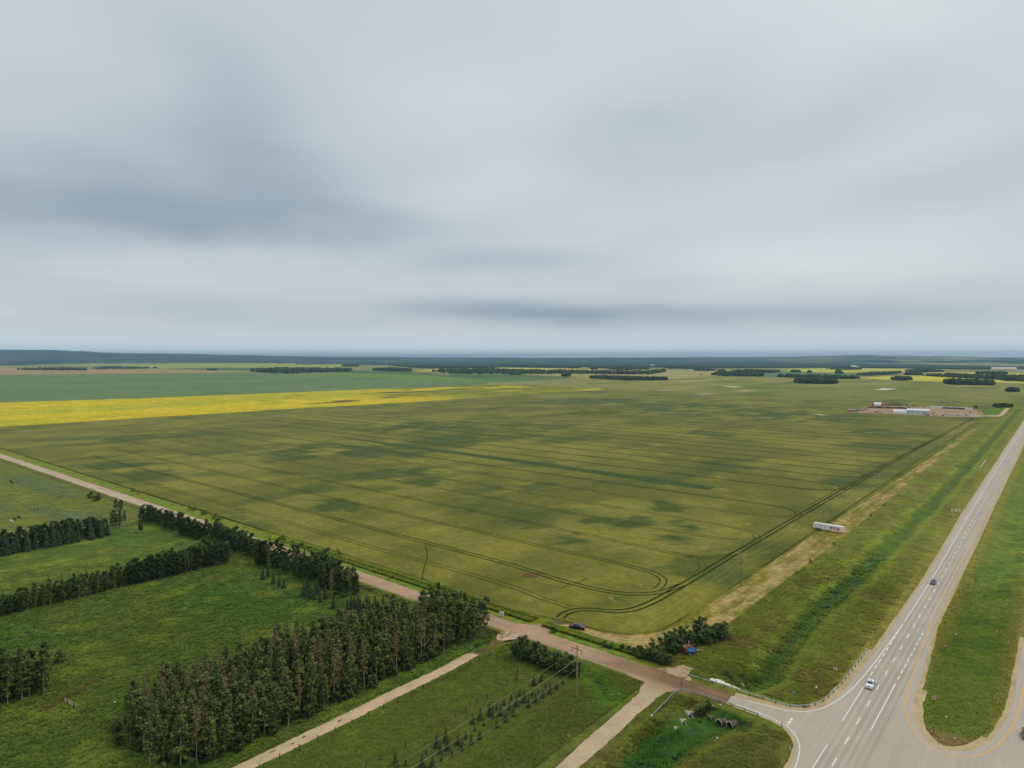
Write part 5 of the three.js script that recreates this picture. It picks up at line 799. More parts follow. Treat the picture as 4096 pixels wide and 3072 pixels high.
// ------------------------------------------------------------------ culverts and what lies round them
const rust = M(C(92, 80, 70), 0.85), concrete = M(C(196, 188, 172), 0.95);
function pipeGeo(r, len, corr = true) { const n = 28, rings = corr ? 24 : 2, pos = [], idx = [], uv = []; for (let side = 0; side < 2; side++) for (let j = 0; j <= rings; j++) for (let i = 0; i <= n; i++) { const a = i / n * 6.2832, rr = (side ? r - 0.09 : r) + (corr ? 0.035 * Math.cos(j * Math.PI) : 0); pos.push(Math.cos(a) * rr, Math.sin(a) * rr, -j / rings * len); uv.push(i / n, j / rings); } const o = (rings + 1) * (n + 1); for (let s = 0; s < 2; s++) for (let j = 0; j < rings; j++) for (let i = 0; i < n; i++) { const a = s * o + j * (n + 1) + i, b = a + 1, c = a + n + 1, d = c + 1; s ? idx.push(a, b, c, b, d, c) : idx.push(a, c, b, b, c, d); } for (let i = 0; i < n; i++) { const a = i, b = i + 1, c = o + i, d = o + i + 1; idx.push(a, b, c, b, d, c); } const g = new THREE.BufferGeometry(); g.setAttribute('position', new THREE.Float32BufferAttribute(pos, 3)); g.setAttribute('uv', new THREE.Float32BufferAttribute(uv, 2)); g.setIndex(idx); g.computeVertexNormals(); return g; }
function stones(list, mat, parent, seed) { const r = rng(seed); for (const [x, y, z, s] of list) { const g = new THREE.IcosahedronGeometry(s, 1), p = g.attributes.position; for (let i = 0; i < p.count; i++) { const k = 0.82 + 0.34 * hash2(Math.round(p.getX(i) * 50), Math.round(p.getY(i) * 50 + p.getZ(i) * 70), seed); p.setXYZ(i, p.getX(i) * k * 1.15, p.getY(i) * k * 0.8, p.getZ(i) * k); } g.computeVertexNormals(); const m = mesh('stone', g, mat, parent); m.position.set(x, y, z); m.rotation.y = r() * 6; } }
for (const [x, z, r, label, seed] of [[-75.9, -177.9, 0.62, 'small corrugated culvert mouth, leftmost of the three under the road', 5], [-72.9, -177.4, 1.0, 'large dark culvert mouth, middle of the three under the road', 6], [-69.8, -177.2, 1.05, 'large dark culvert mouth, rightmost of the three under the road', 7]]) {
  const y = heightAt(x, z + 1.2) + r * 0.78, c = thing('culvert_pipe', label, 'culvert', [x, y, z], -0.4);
  mesh('pipe', pipeGeo(r, 7), rust, c); mesh('collar', new THREE.TorusGeometry(r, 0.08, 6, 26, 3.6).rotateZ(-0.23), M(C(176, 164, 150), 0.8), c);
  mesh('shade_disc', new THREE.CircleGeometry(r * 0.98, 20).translate(0, 0, -0.55), M(C(24, 22, 20), 1), c);   // near-black disc, paints the darkness inside the pipe
  const rr = rng(seed), ls = []; for (let k = 0; k < 12; k++) { const a = 2.0 + rr() * 1.9; ls.push([Math.cos(a) * (r + 0.3 + 0.3 * rr()), Math.sin(a) * (r + 0.15 * rr()) - 0.15, -0.2 - 0.5 * rr(), 0.1 + 0.12 * rr()]); } stones(ls, M(C(206, 188, 156), 0.95), c, seed);
}
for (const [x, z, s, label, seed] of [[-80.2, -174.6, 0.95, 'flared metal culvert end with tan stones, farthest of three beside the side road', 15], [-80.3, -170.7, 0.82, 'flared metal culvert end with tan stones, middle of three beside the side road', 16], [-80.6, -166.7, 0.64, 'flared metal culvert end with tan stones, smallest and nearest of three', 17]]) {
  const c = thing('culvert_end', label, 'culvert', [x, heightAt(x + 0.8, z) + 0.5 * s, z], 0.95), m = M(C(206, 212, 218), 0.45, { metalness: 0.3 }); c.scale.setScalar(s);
  mesh('pipe', pipeGeo(0.62, 3), M(C(150, 152, 150), 0.6), c); mesh('shade_disc', new THREE.CircleGeometry(0.6, 18).translate(0, 0, -0.35), M(C(24, 22, 20), 1), c);  // the disc in the mouth is coloured near black as painted interior shade
  for (const q of [-1, 1]) { const sh = new THREE.Shape([[0, -0.7], [0, 0.5], [0.9, -0.4], [0.9, -0.7]].map((p) => new THREE.Vector2(...p))); const g = new THREE.ExtrudeGeometry(sh, { depth: 0.05, bevelEnabled: false }).rotateY(-Math.PI / 2 + q * 0.42).translate(q * 0.62, 0, 0); mesh('wing', g, m, c); }
  mesh('lip', new THREE.TorusGeometry(0.62, 0.07, 6, 22, 3.4).rotateZ(-0.13), m, c);
  const rr = rng(seed), ls = []; for (let k = 0; k < 18; k++) ls.push([0.2 + rr() * 1.5, 0.35 + 0.25 * rr(), -0.9 - 0.9 * rr(), 0.12 + 0.14 * rr()]); stones(ls, M(C(214, 196, 164), 0.95), c, seed);
}
{
  // pale boulder heap lining the ditch side of the guard rail: each boulder a piece of its own
  const A = [-83.4, -196.2], B = [-74.8, -198.0], b = thing('boulder_row', 'long row of white boulders in the ditch behind the guard rail', 'boulders', [A[0], 0, A[1]], 0), r = rng(44), ls = [];
  for (let k = 0; k < 64; k++) { const t = k / 63, x = lerp(0, B[0] - A[0], t) + (r() - 0.5) * 0.5, z = lerp(0, B[1] - A[1], t) + (r() - 0.5) * 1.9; ls.push([x, heightAt(x + A[0], z + A[1]) + 0.22, z, 0.36 + 0.3 * r()]); }
  stones(ls, M(C(226, 220, 208), 0.95), b, 45);
  const p = [-76.4, -203.4], k = thing('boulder_group', 'small group of pale boulders in the ditch weeds', 'boulders', onGround(p[0], p[1])); stones([[0, 0.3, 0, 0.55], [0.7, 0.2, 0.4, 0.42], [-0.7, 0.2, 0.3, 0.45], [0.2, 0.15, 0.9, 0.36], [-0.3, 0.15, -0.6, 0.4], [1.0, 0.15, -0.3, 0.3]], M(C(212, 198, 178), 0.95), k, 47);
  const p2 = [-101.1, -170.6], k2 = thing('boulder_group', 'pale stones at the creek outlet beside the side road', 'boulders', onGround(p2[0], p2[1])); stones([[0, 0.05, 0, 0.26], [0.6, 0.05, -0.3, 0.2], [1.9, 0.05, -2.3, 0.28], [-1.0, 0.05, 1.6, 0.2], [2.3, 0.05, -2.0, 0.22], [-1.5, 0.05, 1.9, 0.17]], M(C(168, 164, 154), 0.95), k2, 48);
  // scattered litter and stones
  const spots = [[[-76.4, -181.5], 'upper slope above the culvert mouths, left one'], [[-74.9, -183.2], 'upper slope above the culvert mouths, right one'], [[-77.5, -163.0], 'left bank of the hollow'], [[-75.7, -160.5], 'left bank of the hollow, lower one'], [[-69.6, -168.4], 'right side of the hollow'], [[-29.6, -286.3], 'median grass near the red sign'], [[-21.1, -208.3], 'median nose'], [[-24.4, -219.4], 'median beside the dry patch'], [[-210.0, -72.3], 'pasture left of the aspen belt'], [[-194.5, -67.5], 'pasture by the corner brace']];
  for (const [q, where] of spots) { const g = new THREE.IcosahedronGeometry(0.24, 1); g.scale(1.3, 0.6, 0.9); single('white_stone', g, M(C(226, 224, 214), 0.9), `small white stone on the ${where}`, 'stone', onGround(q[0], q[1], 0.28)); }
  // old white pipe lying in the highway ditch
  const a = [-61.1, -736.0], c = [-61.4, -795.6], pp = thing('drain_pipe', 'long pale pipe lying slanted in the highway ditch', 'pipe', onGround(a[0], a[1])); mesh('pipe', bar([0, 0.25, 0], [c[0] - a[0], 0.25 + heightAt(...c) - heightAt(...a), c[1] - a[1]], 0.28, 0.28, 10), M(C(206, 208, 170), 0.7), pp); mesh('flange', bar([0, 0.25, 0], [0.02 * (c[0] - a[0]), 0.25, 0.02 * (c[1] - a[1])], 0.4, 0.4, 12), M(C(190, 190, 160), 0.7), pp);
  const a2 = [-80.5, -734.2], c2 = [-64.0, -732.0], q2 = thing('ditch_log', 'dark fallen bar across the highway ditch ending at the pale pipe', 'log', onGround(a2[0], a2[1], 0.2)); mesh('bar', bar([0, 0, 0], [(c2[0] - a2[0]) * 0.85, 0.05, (c2[1] - a2[1]) * 0.85], 0.3, 0.26, 7), woodDark, q2); mesh('pale_end', bar([(c2[0] - a2[0]) * 0.85, 0.05, (c2[1] - a2[1]) * 0.85], [c2[0] - a2[0], 0.05, c2[1] - a2[1]], 0.26, 0.24, 7), M(C(196, 190, 170), 0.8), q2);
}

// ------------------------------------------------------------------ rusty baler-like machine by the thicket
{
  const p = [-96.5, -209.3], m = thing('farm_machine', 'rusty old farm machine with bright blue side panel beside the thicket', 'farm machine', onGround(p[0], p[1]), 0.95), R = M(C(132, 72, 48), 0.9), R2 = M(C(92, 46, 34), 0.95), B = M(C(40, 132, 210), 0.5), Wd = M(C(206, 170, 130), 0.85);
  m.scale.setScalar(1.3);
  mesh('frame', merge([box(3.6, 0.16, 0.14, 0, 0.75, 0.75), box(3.6, 0.16, 0.14, 0, 0.75, -0.75), box(0.16, 0.16, 1.6, -1.7, 0.75, 0), box(0.16, 0.16, 1.6, 1.7, 0.75, 0)]), R2, m);
  mesh('chamber', extrudeSide([[-1.5, 0.8], [-1.6, 1.7], [-0.9, 2.2], [0.4, 2.1], [1.2, 1.6], [1.3, 0.8]], 1.45, 0.05), R, m);
  mesh('side_panel', extrudeSide([[-1.1, 0.7], [-1.25, 1.5], [-0.6, 1.95], [1.15, 1.8], [1.5, 1.2], [1.2, 0.7]], 0.1, 0.02).translate(0, 0, 0.86), B, m); mesh('panel_stripe', box(1.5, 0.18, 0.02, 0.05, 1.3, 0.93), M(C(150, 200, 230), 0.5), m);
  for (const s of [-1, 1]) { const w = mesh('wheel', new THREE.CylinderGeometry(0.5, 0.5, 0.3, 18).rotateX(Math.PI / 2).translate(-0.7, 0.5, s * 1.05), tyre, m); mesh('hub', new THREE.CylinderGeometry(0.2, 0.2, 0.05, 12).rotateX(Math.PI / 2).translate(-0.7, 0.5, s * 1.22), Wd, w); }
  mesh('drawbar', beam([1.6, 0.75, 0], [3.8, 0.6, 0], 0.18, 0.14), Wd, m); mesh('jack', bar([3.5, 0.05, 0], [3.5, 0.8, 0], 0.06, 0.06, 6), R2, m);
  mesh('mast', bar([0.4, 1.9, -0.5], [0.4, 4.2, -0.5], 0.07, 0.05, 6), M(C(60, 84, 160), 0.6), m); mesh('mast', bar([-0.9, 2.0, -0.6], [-0.85, 3.4, -0.6], 0.09, 0.07, 6), B, m); mesh('spout', bar([-0.3, 2.0, 0], [-0.35, 3.5, 0.1], 0.16, 0.12, 8), M(C(210, 140, 100), 0.8), m);
  for (const k of [-1, 0, 1, 2]) mesh('slat', beam([-1.2 + k * 0.5, 2.15 - Math.abs(k) * 0.08, -0.7], [-1.15 + k * 0.5, 2.2 - Math.abs(k) * 0.08, 0.7], 0.14, 0.08), Wd, m);
  mesh('pickup_reel', new THREE.CylinderGeometry(0.36, 0.36, 1.5, 12).rotateX(Math.PI / 2).translate(-1.85, 0.5, 0), R2, m); for (let k = 0; k < 8; k++) mesh('tine', bar([-1.95, 0.5, -0.65 + k * 0.19], [-2.35, 0.25, -0.65 + k * 0.19], 0.025, 0.015, 4), Wd, m);
}

// ------------------------------------------------------------------ cattle in the far left pasture
function cow(pos, turn, hide, label, grazing) {
  // one continuous body: a lofted tube along the spine, legs and head blended in as swept rings
  const rings = (pts) => { const n = 10, P = [], I = []; pts.forEach(([x, y, z, ry, rz], j) => { for (let i = 0; i < n; i++) { const a = i / n * 6.2832; P.push(x, y + Math.sin(a) * ry, z + Math.cos(a) * rz); } if (j) for (let i = 0; i < n; i++) { const a = (j - 1) * n + i, b = (j - 1) * n + (i + 1) % n, c = a + n, d = b + n; I.push(a, b, c, b, d, c); } }); const o = P.length / 3; P.push(pts[0][0], pts[0][1], pts[0][2], pts.at(-1)[0], pts.at(-1)[1], pts.at(-1)[2]); for (let i = 0; i < n; i++) { I.push(o, (i + 1) % n, i); const q = (pts.length - 1) * n; I.push(o + 1, q + i, q + (i + 1) % n); } const g = new THREE.BufferGeometry(); g.setAttribute('position', new THREE.Float32BufferAttribute(P, 3)); g.setAttribute('uv', new THREE.Float32BufferAttribute(new Float32Array(P.length / 3 * 2), 2)); g.setIndex(I); g.computeVertexNormals(); return g; };
  const hy = grazing ? 0.35 : 1.45, trunk = rings([[-1.12, 1.15, 0, 0.12, 0.1], [-1.05, 1.1, 0, 0.3, 0.26], [-0.7, 1.02, 0, 0.42, 0.36], [0, 0.95, 0, 0.47, 0.42], [0.55, 1.0, 0, 0.46, 0.36], [0.9, 1.1, 0, 0.34, 0.25], [1.15, lerp(1.15, hy, 0.35), 0, 0.24, 0.18], [1.4, lerp(1.15, hy, 0.8), 0, 0.17, 0.15], [1.55, hy, 0, 0.17, 0.14], [1.8, hy - 0.12, 0, 0.11, 0.1], [1.92, hy - 0.16, 0, 0.08, 0.09]]);
  const legs = []; for (const [x, s] of [[0.62, 1], [0.7, -1], [-0.82, 1], [-0.72, -1]]) { const f = x > 0, z = s * 0.24; legs.push(bar([x, 0.85, z], [x + (f ? 0.02 : 0.1), 0.45, z], f ? 0.13 : 0.17, 0.075, 7), bar([x + (f ? 0.02 : 0.1), 0.47, z], [x + (f ? 0.02 : 0.02), 0.0, z], 0.075, 0.06, 7)); }
  const ears = [-1, 1].map((s) => bar([1.5, hy + 0.1, s * 0.12], [1.46, hy + 0.12, s * 0.3], 0.06, 0.02, 5));
  return single('cow', merge([trunk, ...legs, ...ears, bar([-1.13, 1.25, 0], [-1.2, 0.45, 0], 0.04, 0.03, 5)]), M(hide, 0.9), label, 'cow', onGround(pos[0], pos[1]), turn);
}
cow([-651.3, -152.4], 2.2, C(30, 26, 24), 'black cow standing in the upper left pasture, upper of the pair', true);
cow([-643.2, -151.5], 0.3, C(28, 24, 22), 'black cow standing in the upper left pasture, lower of the pair', true);
cow([-499.8, -120.6], 0.6, C(26, 24, 22), 'black cow above the far shelter row, rightmost of three', true);
cow([-495.9, -117.7], 0.5, C(30, 26, 22), 'black cow above the far shelter row, middle of three', false);
{ const w = [-491.8, -114.7]; cow(w, 0.4, C(226, 222, 212), 'white cow above the far shelter row, leftmost of three', true); }
{ const p = [-288.0, -71.7]; single('dung_heap', new THREE.SphereGeometry(1, 14, 8, 0, 6.283, 0, 1.57).scale(1.6, 0.35, 0.9), M(C(58, 50, 38), 1), 'small dark mound in the near pasture at left', 'mound', onGround(p[0], p[1], -0.02)); }


// ------------------------------------------------------------------ fields of the plain beyond
{
  const fld = (name, pts, y, a, b, seed, wall = 0.5, cell = 60) => structure(name, tint(sheetGeo(ragged(pts, 60, 3, seed), y, { cell, wall }), (x, z) => mix3(a, b, sstep(0.35, 0.65, fbm(x * 0.004 + seed, z * 0.004, 4, 600 + seed))).map((v) => v / 0.78)), farMat);
  const CAN = C(206, 184, 44), CAN2 = C(184, 176, 52);
  // the near canola field, streaked where the stand is thin
  const can = [[-1830, -200], [-1802.5, -406.9], [-1730.1, -700.1], [-1683.8, -1217.4], [-1665.6, -1457.6], [-1607.7, -1673.3], [-1621.0, -1850.5], [-1433.4, -1884.6], [-1106.3, -1787.4], [-1115.7, -1398.8], [-1120.5, -1064.1], [-1142.0, -825.3], [-1172.5, -473.8], [-1173.6, -264.1], [-1168, -200]];
  structure('canola_field', tint(sheetGeo(ragged(can, 12, 1.5, 71), 1.05, { cell: 14, wall: 1 }), (x, z) => { const n = fbm(x * 0.012, z * 0.004, 4, 611), m = fbm(x * 0.06, z * 0.012, 3, 613), far1 = sstep(-900, -1500, z); let c = mix3(CAN, CAN2, sstep(0.4, 0.65, n)); c = mix3(c, C(120, 126, 52), clamp(0.35 * sstep(0.56, 0.72, m) + 0.85 * sstep(-1000, -1350, z) * sstep(0.38, 0.52, fbm(x * 0.009, z * 0.004, 4, 615)))); c = mix3(c, C(70, 74, 40), 0.85 * sstep(0.685, 0.74, fbm(x * 0.02, z * 0.012 + 9, 4, 617)) * sstep(-500, -900, z)); return c.map((v) => v / 0.78); }), farMat);
  fld('green_field', [[-2000, -150], [-1808.6, -408.3], [-1736.7, -702.8], [-1691.6, -1223.1], [-1625.1, -1691.4], [-1779.8, -1994.4], [-2893.5, -2092.9], [-3013.8, -2179.9], [-4165.4, -2269.2], [-4357.5, -1676.8], [-4657.0, -1055.3], [-4200, -200]], 0.7, C(104, 126, 82), C(114, 132, 88), 2);
  fld('light_green_field', [[-3590.9, -2316.4], [-2886.7, -2620.3], [-1859.3, -2132.5], [-1800.4, -1998.8], [-2171.4, -1970.8], [-2916.8, -2109.8], [-3226.9, -2081.5]], 0.8, C(106, 136, 62), C(112, 140, 60), 3);
  fld('green_field', [[-4088.1, -2577.2], [-4117.5, -3262.3], [-2960.8, -2943.9], [-2521.5, -3016.0], [-1943.7, -2814.6], [-1811.3, -2572.2], [-1778.1, -2039.3], [-1847.3, -2118.6], [-2912.6, -2643.8]], 0.7, C(84, 112, 66), C(98, 122, 70), 4);
  fld('bare_field', [[-4791.3, -943.2], [-9073.3, -1788.5], [-8726.6, -2398.2], [-6188.4, -2140.2], [-5967.8, -2419.8], [-5083.8, -2456.0], [-4259.8, -2309.6], [-4398.9, -1692.8], [-4698.1, -1064.6]], 0.5, C(176, 142, 104), C(156, 142, 92), 5);
  fld('ripening_field', [[-10065.0, -2817.0], [-15120.2, -5376.6], [-14903.9, -8123.3], [-7818.6, -5657.3], [-5634.4, -4076.5], [-6501.6, -3218.8], [-6458.9, -2756.4], [-7675.1, -2955.0], [-9466.1, -3098.6]], 0.6, C(176, 174, 74), C(150, 150, 66), 6);
  fld('green_field', [[-6212.6, -2624.4], [-6216.6, -3077.6], [-5228.6, -3782.9], [-4219.4, -3177.2], [-4856.4, -2645.8]], 0.6, C(78, 108, 62), C(88, 112, 62), 7);
  fld('tan_field', [[-2696.0, -3164.9], [-2034.5, -3422.4], [-2461.9, -5156.2], [-2234.1, -5564.4], [-1513.1, -4876.8], [-1544.4, -3847.6], [-1426.5, -3090.8], [-1409.6, -2631.9], [-1907.5, -2844.8]], 0.5, C(168, 158, 100), C(150, 150, 84), 8);
  for (const p of [[[-4362.5, -5003.5], [-4139.5, -5189.6], [-3329.1, -4820.3], [-3081.3, -4926.3], [-2870.5, -4635.9], [-3154.0, -4146.5], [-3694.3, -4316.7]], [[-3722.7, -3288.6], [-4237.4, -4062.5], [-3854.3, -3815.1], [-3504.4, -3329.2]], [[-1891.5, -5850.2], [-1683.5, -6775.0], [-1052.6, -6750.3], [-851.4, -5173.6], [-1173.9, -4726.5], [-1529.7, -4930.3]], [[-811.0, -3637.0], [-671.4, -4310.7], [-458.6, -4032.1], [-150.8, -3544.0], [-97.2, -3263.0], [-292.8, -3266.0], [-449.7, -3247.5], [-638.3, -3338.2]], [[-748.0, -5140.0], [-492.2, -5473.3], [-159.4, -5299.1], [-137.9, -4593.7], [-558.6, -4578.6]], [[-7495.8, -5423.7], [-12748.9, -9921.3], [-11524.0, -8968.0], [-6406.0, -4677.4], [-6007.4, -4346.5]]])
    fld('canola_field', p, 0.9, C(206, 190, 66), C(188, 184, 72), 20 + p.length);
  fld('green_field', [[-1573.0, -3918.8], [-1480.9, -4773.3], [-1049.3, -4663.0], [-830.1, -3722.1], [-1054.7, -3401.0], [-1361.2, -3495.9]], 0.6, C(96, 124, 80), C(108, 130, 82), 31);
  // pale pasture and grain north of the field, with a few darker hollows
  structure('pale_grain_field', tint(sheetGeo(ragged([[-1120, -1806], [-1789.1, -2590.7], [-1400.1, -2614.3], [-1405.3, -3044.7], [-1104.0, -3115.5], [-764.3, -3342.0], [-444.0, -3206.4], [-132.4, -3119.0], [60, -3000], [-60, -1806]], 60, 4, 73), 0.55, { cell: 40, wall: 0.5 }), (x, z) => { const n = fbm(x * 0.004, z * 0.002, 4, 621), m = fbm(x * 0.012, z * 0.003, 4, 623); let c = mix3(C(126, 128, 66), C(146, 142, 78), sstep(0.4, 0.62, n)); c = mix3(c, C(98, 112, 56), 0.8 * sstep(0.58, 0.7, m)); c = mix3(c, C(178, 164, 118), 0.8 * sstep(0.7, 0.76, fbm(x * 0.008, z * 0.003 + 4, 4, 627))); return c.map((v) => v / 0.78); }), farMat);
  for (const [p, c] of [[[[-465.2, -2302.9], [-465.5, -2437.3], [-418.3, -2394.3], [-435.4, -2302.3]], C(214, 206, 190)], [[[-938.0, -2255.8], [-919.0, -2304.7], [-844.7, -2238.7], [-854.8, -2170.1]], C(186, 176, 130)], [[[-970.5, -1812.5], [-957.1, -1886.1], [-916.3, -1845.6]], C(150, 140, 110)], [[[-777.7, -1686.0], [-774.8, -1768.4], [-735.9, -1760.1], [-736.9, -1682.0]], C(150, 142, 112)], [[[-358.3, -1243.7], [-333.6, -1247.6], [-314.3, -1231.3], [-332.3, -1224.2]], C(176, 160, 96)], [[[-2943.6, -2758.4], [-2912.3, -2882.6], [-2750.0, -2734.3]], C(176, 158, 120)]])
    structure('bare_soil', sheetGeo(ragged(p, 14, 5, 81), 0.72), M(c, 1));
}

// ------------------------------------------------------------------ distant woods: dark canopy masses and, nearer, bluffs of separate crowns
const canopyMat = new THREE.MeshPhysicalMaterial({ vertexColors: true, roughness: 1, specularIntensity: 0.1 });
{
  const wood = (pts, seed, h = 11, cell = 90, gaps = 0.5) => {
    const g = sheetGeo(ragged(pts, 70, 28, seed), 0, { cell, wall: 0 }); const p = g.attributes.position;
    for (let i = 0; i < p.count; i++) p.setY(i, h * (0.55 + 0.6 * vnoise(p.getX(i) * 0.013, p.getZ(i) * 0.013, seed)));
    const e = ragged(pts, 70, 28, seed), wp = []; for (let i = 0; i < e.length; i++) { const a = e[i], b = e[(i + 1) % e.length]; for (const [q, y] of [[a, h * 0.95], [b, h * 0.95], [b, 0], [a, h * 0.95], [b, 0], [a, 0]]) wp.push(q[0], y, q[1]); }
    const w = new THREE.BufferGeometry(); w.setAttribute('position', new THREE.Float32BufferAttribute(wp, 3)); w.setAttribute('uv', new THREE.Float32BufferAttribute(new Float32Array(wp.length / 3 * 2), 2)); w.computeVertexNormals(); g.computeVertexNormals();
    return tint(mergeGeometries([strip(g), w]), (x, z) => mix3(C(46, 58, 36), C(66, 78, 46), fbm(x * 0.01, z * 0.01, 3, seed)));
  };
  const far1 = [
    [[-20207.6, -3698.3], [-17974.5, -5561.4], [-16020.5, -7191.7], [-13195.5, -9548.7], [-11241.5, -11179.0], [-9287.5, -12809.2], [-7020.8, -14700.4], [-6346.2, -13288.0], [-6129.3, -8874.1], [-9656.8, -10525.9], [-12358.1, -10247.4], [-13195.5, -9548.7], [-14624.7, -8356.2], [-16857.9, -6493.0], [-18532.8, -5095.6], [-20207.6, -3698.3]],
    [[-11241.5, -11179.0], [-9566.6, -12576.4], [-5954.9, -12468.9], [-4053.6, -11428.5], [-2339.7, -6598.1], [-2906.9, -6087.9], [-4100.7, -5937.3], [-5459.0, -6232.1], [-8277.7, -8617.0]],
    [[-11170.7, -9262.7], [-10875.8, -10815.3], [-5072.0, -5790.3], [-3969.3, -5747.0], [-3733.4, -5149.4], [-4442.2, -5071.3], [-5298.2, -4638.3], [-6741.6, -5589.8]],
    [[-6446.2, -13348.7], [-3470.4, -11179.1], [-1780.2, -10255.5], [-252.3, -8339.6], [-197.8, -6557.5], [-1081.8, -6937.2], [-1875.8, -6985.1], [-2425.1, -6039.8], [-2775.0, -5747.8]],
    [[-19928.5, -3931.2], [-18532.8, -5095.6], [-17918.6, -5608.0], [-13066.8, -3813.8], [-10594.9, -2601.8], [-10457.6, -2061.7]],
    [[-16913.7, -6446.5], [-15183.0, -7890.4], [-13229.0, -9520.7], [-12693.1, -9967.9], [-12776.8, -9898.0], [-12210.4, -8395.4], [-15183.0, -7890.4]],
    [[-10542.7, -7628.7], [-11675.4, -8841.7], [-8846.2, -7335.1], [-7051.7, -5794.2], [-7818.6, -5657.3]],
  ];
  const m = structure('forest', mergeGeometries(far1.map((p, i) => wood(p, 700 + i))), canopyMat); m.userData.kind = 'stuff'; m.userData.label = 'dark distant forest stretching below the hills along the horizon'; m.userData.category = 'forest';
}
// separate crowns for the bluffs a few kilometres out
function crownBlob(seed) {
  const r = rng(seed), parts = [];
  for (let k = 0; k < 7; k++) { const g = new THREE.IcosahedronGeometry(1, 0); const s = 0.32 + 0.26 * r(), a = r() * 6.28, q = 0.45 * r(); g.scale(s, s * (0.8 + 0.5 * r()), s); g.rotateY(r() * 6); g.translate(Math.cos(a) * q, 0.35 + 0.75 * r(), Math.sin(a) * q); parts.push(g); }
  return merge(parts);
}
const blobs = [1, 2, 3].map((s) => crownBlob(s * 31));
const bluffMat = new THREE.MeshPhysicalMaterial({ color: 0xffffff, roughness: 1, specularIntensity: 0.1 });
function bluff(name, pts, label, n, h, seed) {
  const r = rng(seed); let x0 = 1e9, x1 = -1e9, z0 = 1e9, z1 = -1e9; for (const [x, z] of pts) { x0 = Math.min(x0, x); x1 = Math.max(x1, x); z0 = Math.min(z0, z); z1 = Math.max(z1, z); }
  const list = []; let guard = 0; while (list.length < n && guard++ < n * 60) { const x = lerp(x0, x1, r()), z = lerp(z0, z1, r()); if (inPoly(x, z, pts)) list.push([x, z]); }
  const im = new THREE.InstancedMesh(blobs[seed % 3], bluffMat, list.length), m = new THREE.Matrix4(), q = new THREE.Quaternion(), c = new THREE.Color();
  list.forEach(([x, z], i) => { const s = h * (0.62 + 0.55 * r()); q.setFromAxisAngle(new THREE.Vector3(0, 1, 0), r() * 6.28); m.compose(new THREE.Vector3(x, 0, z), q, new THREE.Vector3(s * 0.85, s * 0.8, s * 0.85)); im.setMatrixAt(i, m); c.copy(col(mix3(C(46, 58, 34), C(78, 88, 50), r()))); im.setColorAt(i, c); });
  im.name = numbered(name); im.castShadow = im.receiveShadow = true; im.userData = { kind: 'stuff', label, category: 'woodland' }; scene.add(im); return im;
}
bluff('tree_bluff', [[-827.0, -2714.6], [-862.8, -2902.8], [-774.1, -2886.3], [-681.5, -2755.8], [-685.2, -2676.3], [-764.6, -2647.8]], 'dark compact bluff of trees alone in the pale field, right of centre', 260, 15, 801);
bluff('tree_bluff', [[-1784.1, -2716.5], [-1754.2, -2805.0], [-1469.1, -2742.9], [-1376.9, -2764.8], [-1369.3, -2640.0], [-1487.2, -2567.2], [-1665.1, -2635.9]], 'long thin bluff of trees ending at the pale field near the centre', 420, 14, 802);
bluff('tree_bluff', [[-370.3, -2976.8], [-348.6, -3113.7], [-216.2, -3030.7], [-212.4, -2928.0], [-314.6, -2894.8]], 'long low bluff of trees in the pale field at the far right', 320, 14, 803);
bluff('tree_bluff', [[-612.0, -3360.1], [-587.3, -3461.9], [-534.3, -3372.7], [-556.1, -3278.6]], 'small bluff at the front edge of the right canola field', 90, 13, 804);
bluff('tree_bluff', [[-608.2, -4162.4], [-491.1, -4378.7], [-266.3, -3995.0], [-183.2, -4128.2], [-253.0, -3713.4], [-409.4, -3875.6]], 'wide dark bluff behind the right canola field', 420, 15, 805);
bluff('tree_bluff', [[-4430.9, -2420.8], [-4945.1, -2905.0], [-4403.8, -3186.0], [-4244.9, -3156.0], [-3877.4, -2882.6], [-3853.5, -2648.6], [-3650.1, -2267.0], [-4087.4, -2334.3]], 'broad dark bluff behind the green field, left of centre', 700, 17, 806);
bluff('tree_bluff', [[-4117.5, -3262.3], [-4315.1, -3610.1], [-3890.0, -3452.1], [-3553.2, -3153.1], [-3759.3, -3116.5]], 'dark bluff just right of the white farmstead, behind the green field', 240, 16, 807);
bluff('tree_bluff', [[-3512.9, -3322.1], [-3565.1, -3885.8], [-2680.5, -3881.2], [-2076.7, -3897.4], [-1878.4, -3506.7], [-2327.6, -3370.4], [-2582.3, -3059.9], [-2960.8, -2943.9]], 'long dark belt of woods across the middle distance', 1100, 16, 808);
bluff('tree_bluff', [[-2536.8, -3003.3], [-2601.9, -3141.5], [-2447.2, -3032.1], [-2419.9, -2921.7]], 'small round bluff below the long belt of woods', 60, 14, 809);
bluff('tree_bluff', [[-2073.4, -2887.7], [-2124.0, -3001.6], [-2029.5, -2924.4], [-2005.4, -2833.9]], 'lone pair of bushy clumps between the tan field and pale field', 40, 14, 810);
bluff('tree_bluff', [[-1769.4, -4407.7], [-1867.9, -5008.2], [-1506.0, -4627.5], [-1470.1, -4311.9], [-1637.4, -4282.9]], 'dark bluff behind the bluish field right of centre', 260, 15, 811);
bluff('tree_bluff', [[-1576.3, -3641.0], [-1572.3, -3824.4], [-1355.3, -3657.6], [-1285.9, -3675.3], [-1240.3, -3522.2], [-1405.2, -3459.2]], 'ragged row of trees around a small farmstead right of centre', 200, 14, 812);
bluff('tree_bluff', [[-1174.9, -3504.4], [-1027.8, -3557.2], [-903.7, -3527.1], [-753.2, -3466.6], [-769.8, -3365.7], [-919.9, -3327.5]], 'ragged shelter row behind the compact dark bluff', 220, 13, 813);
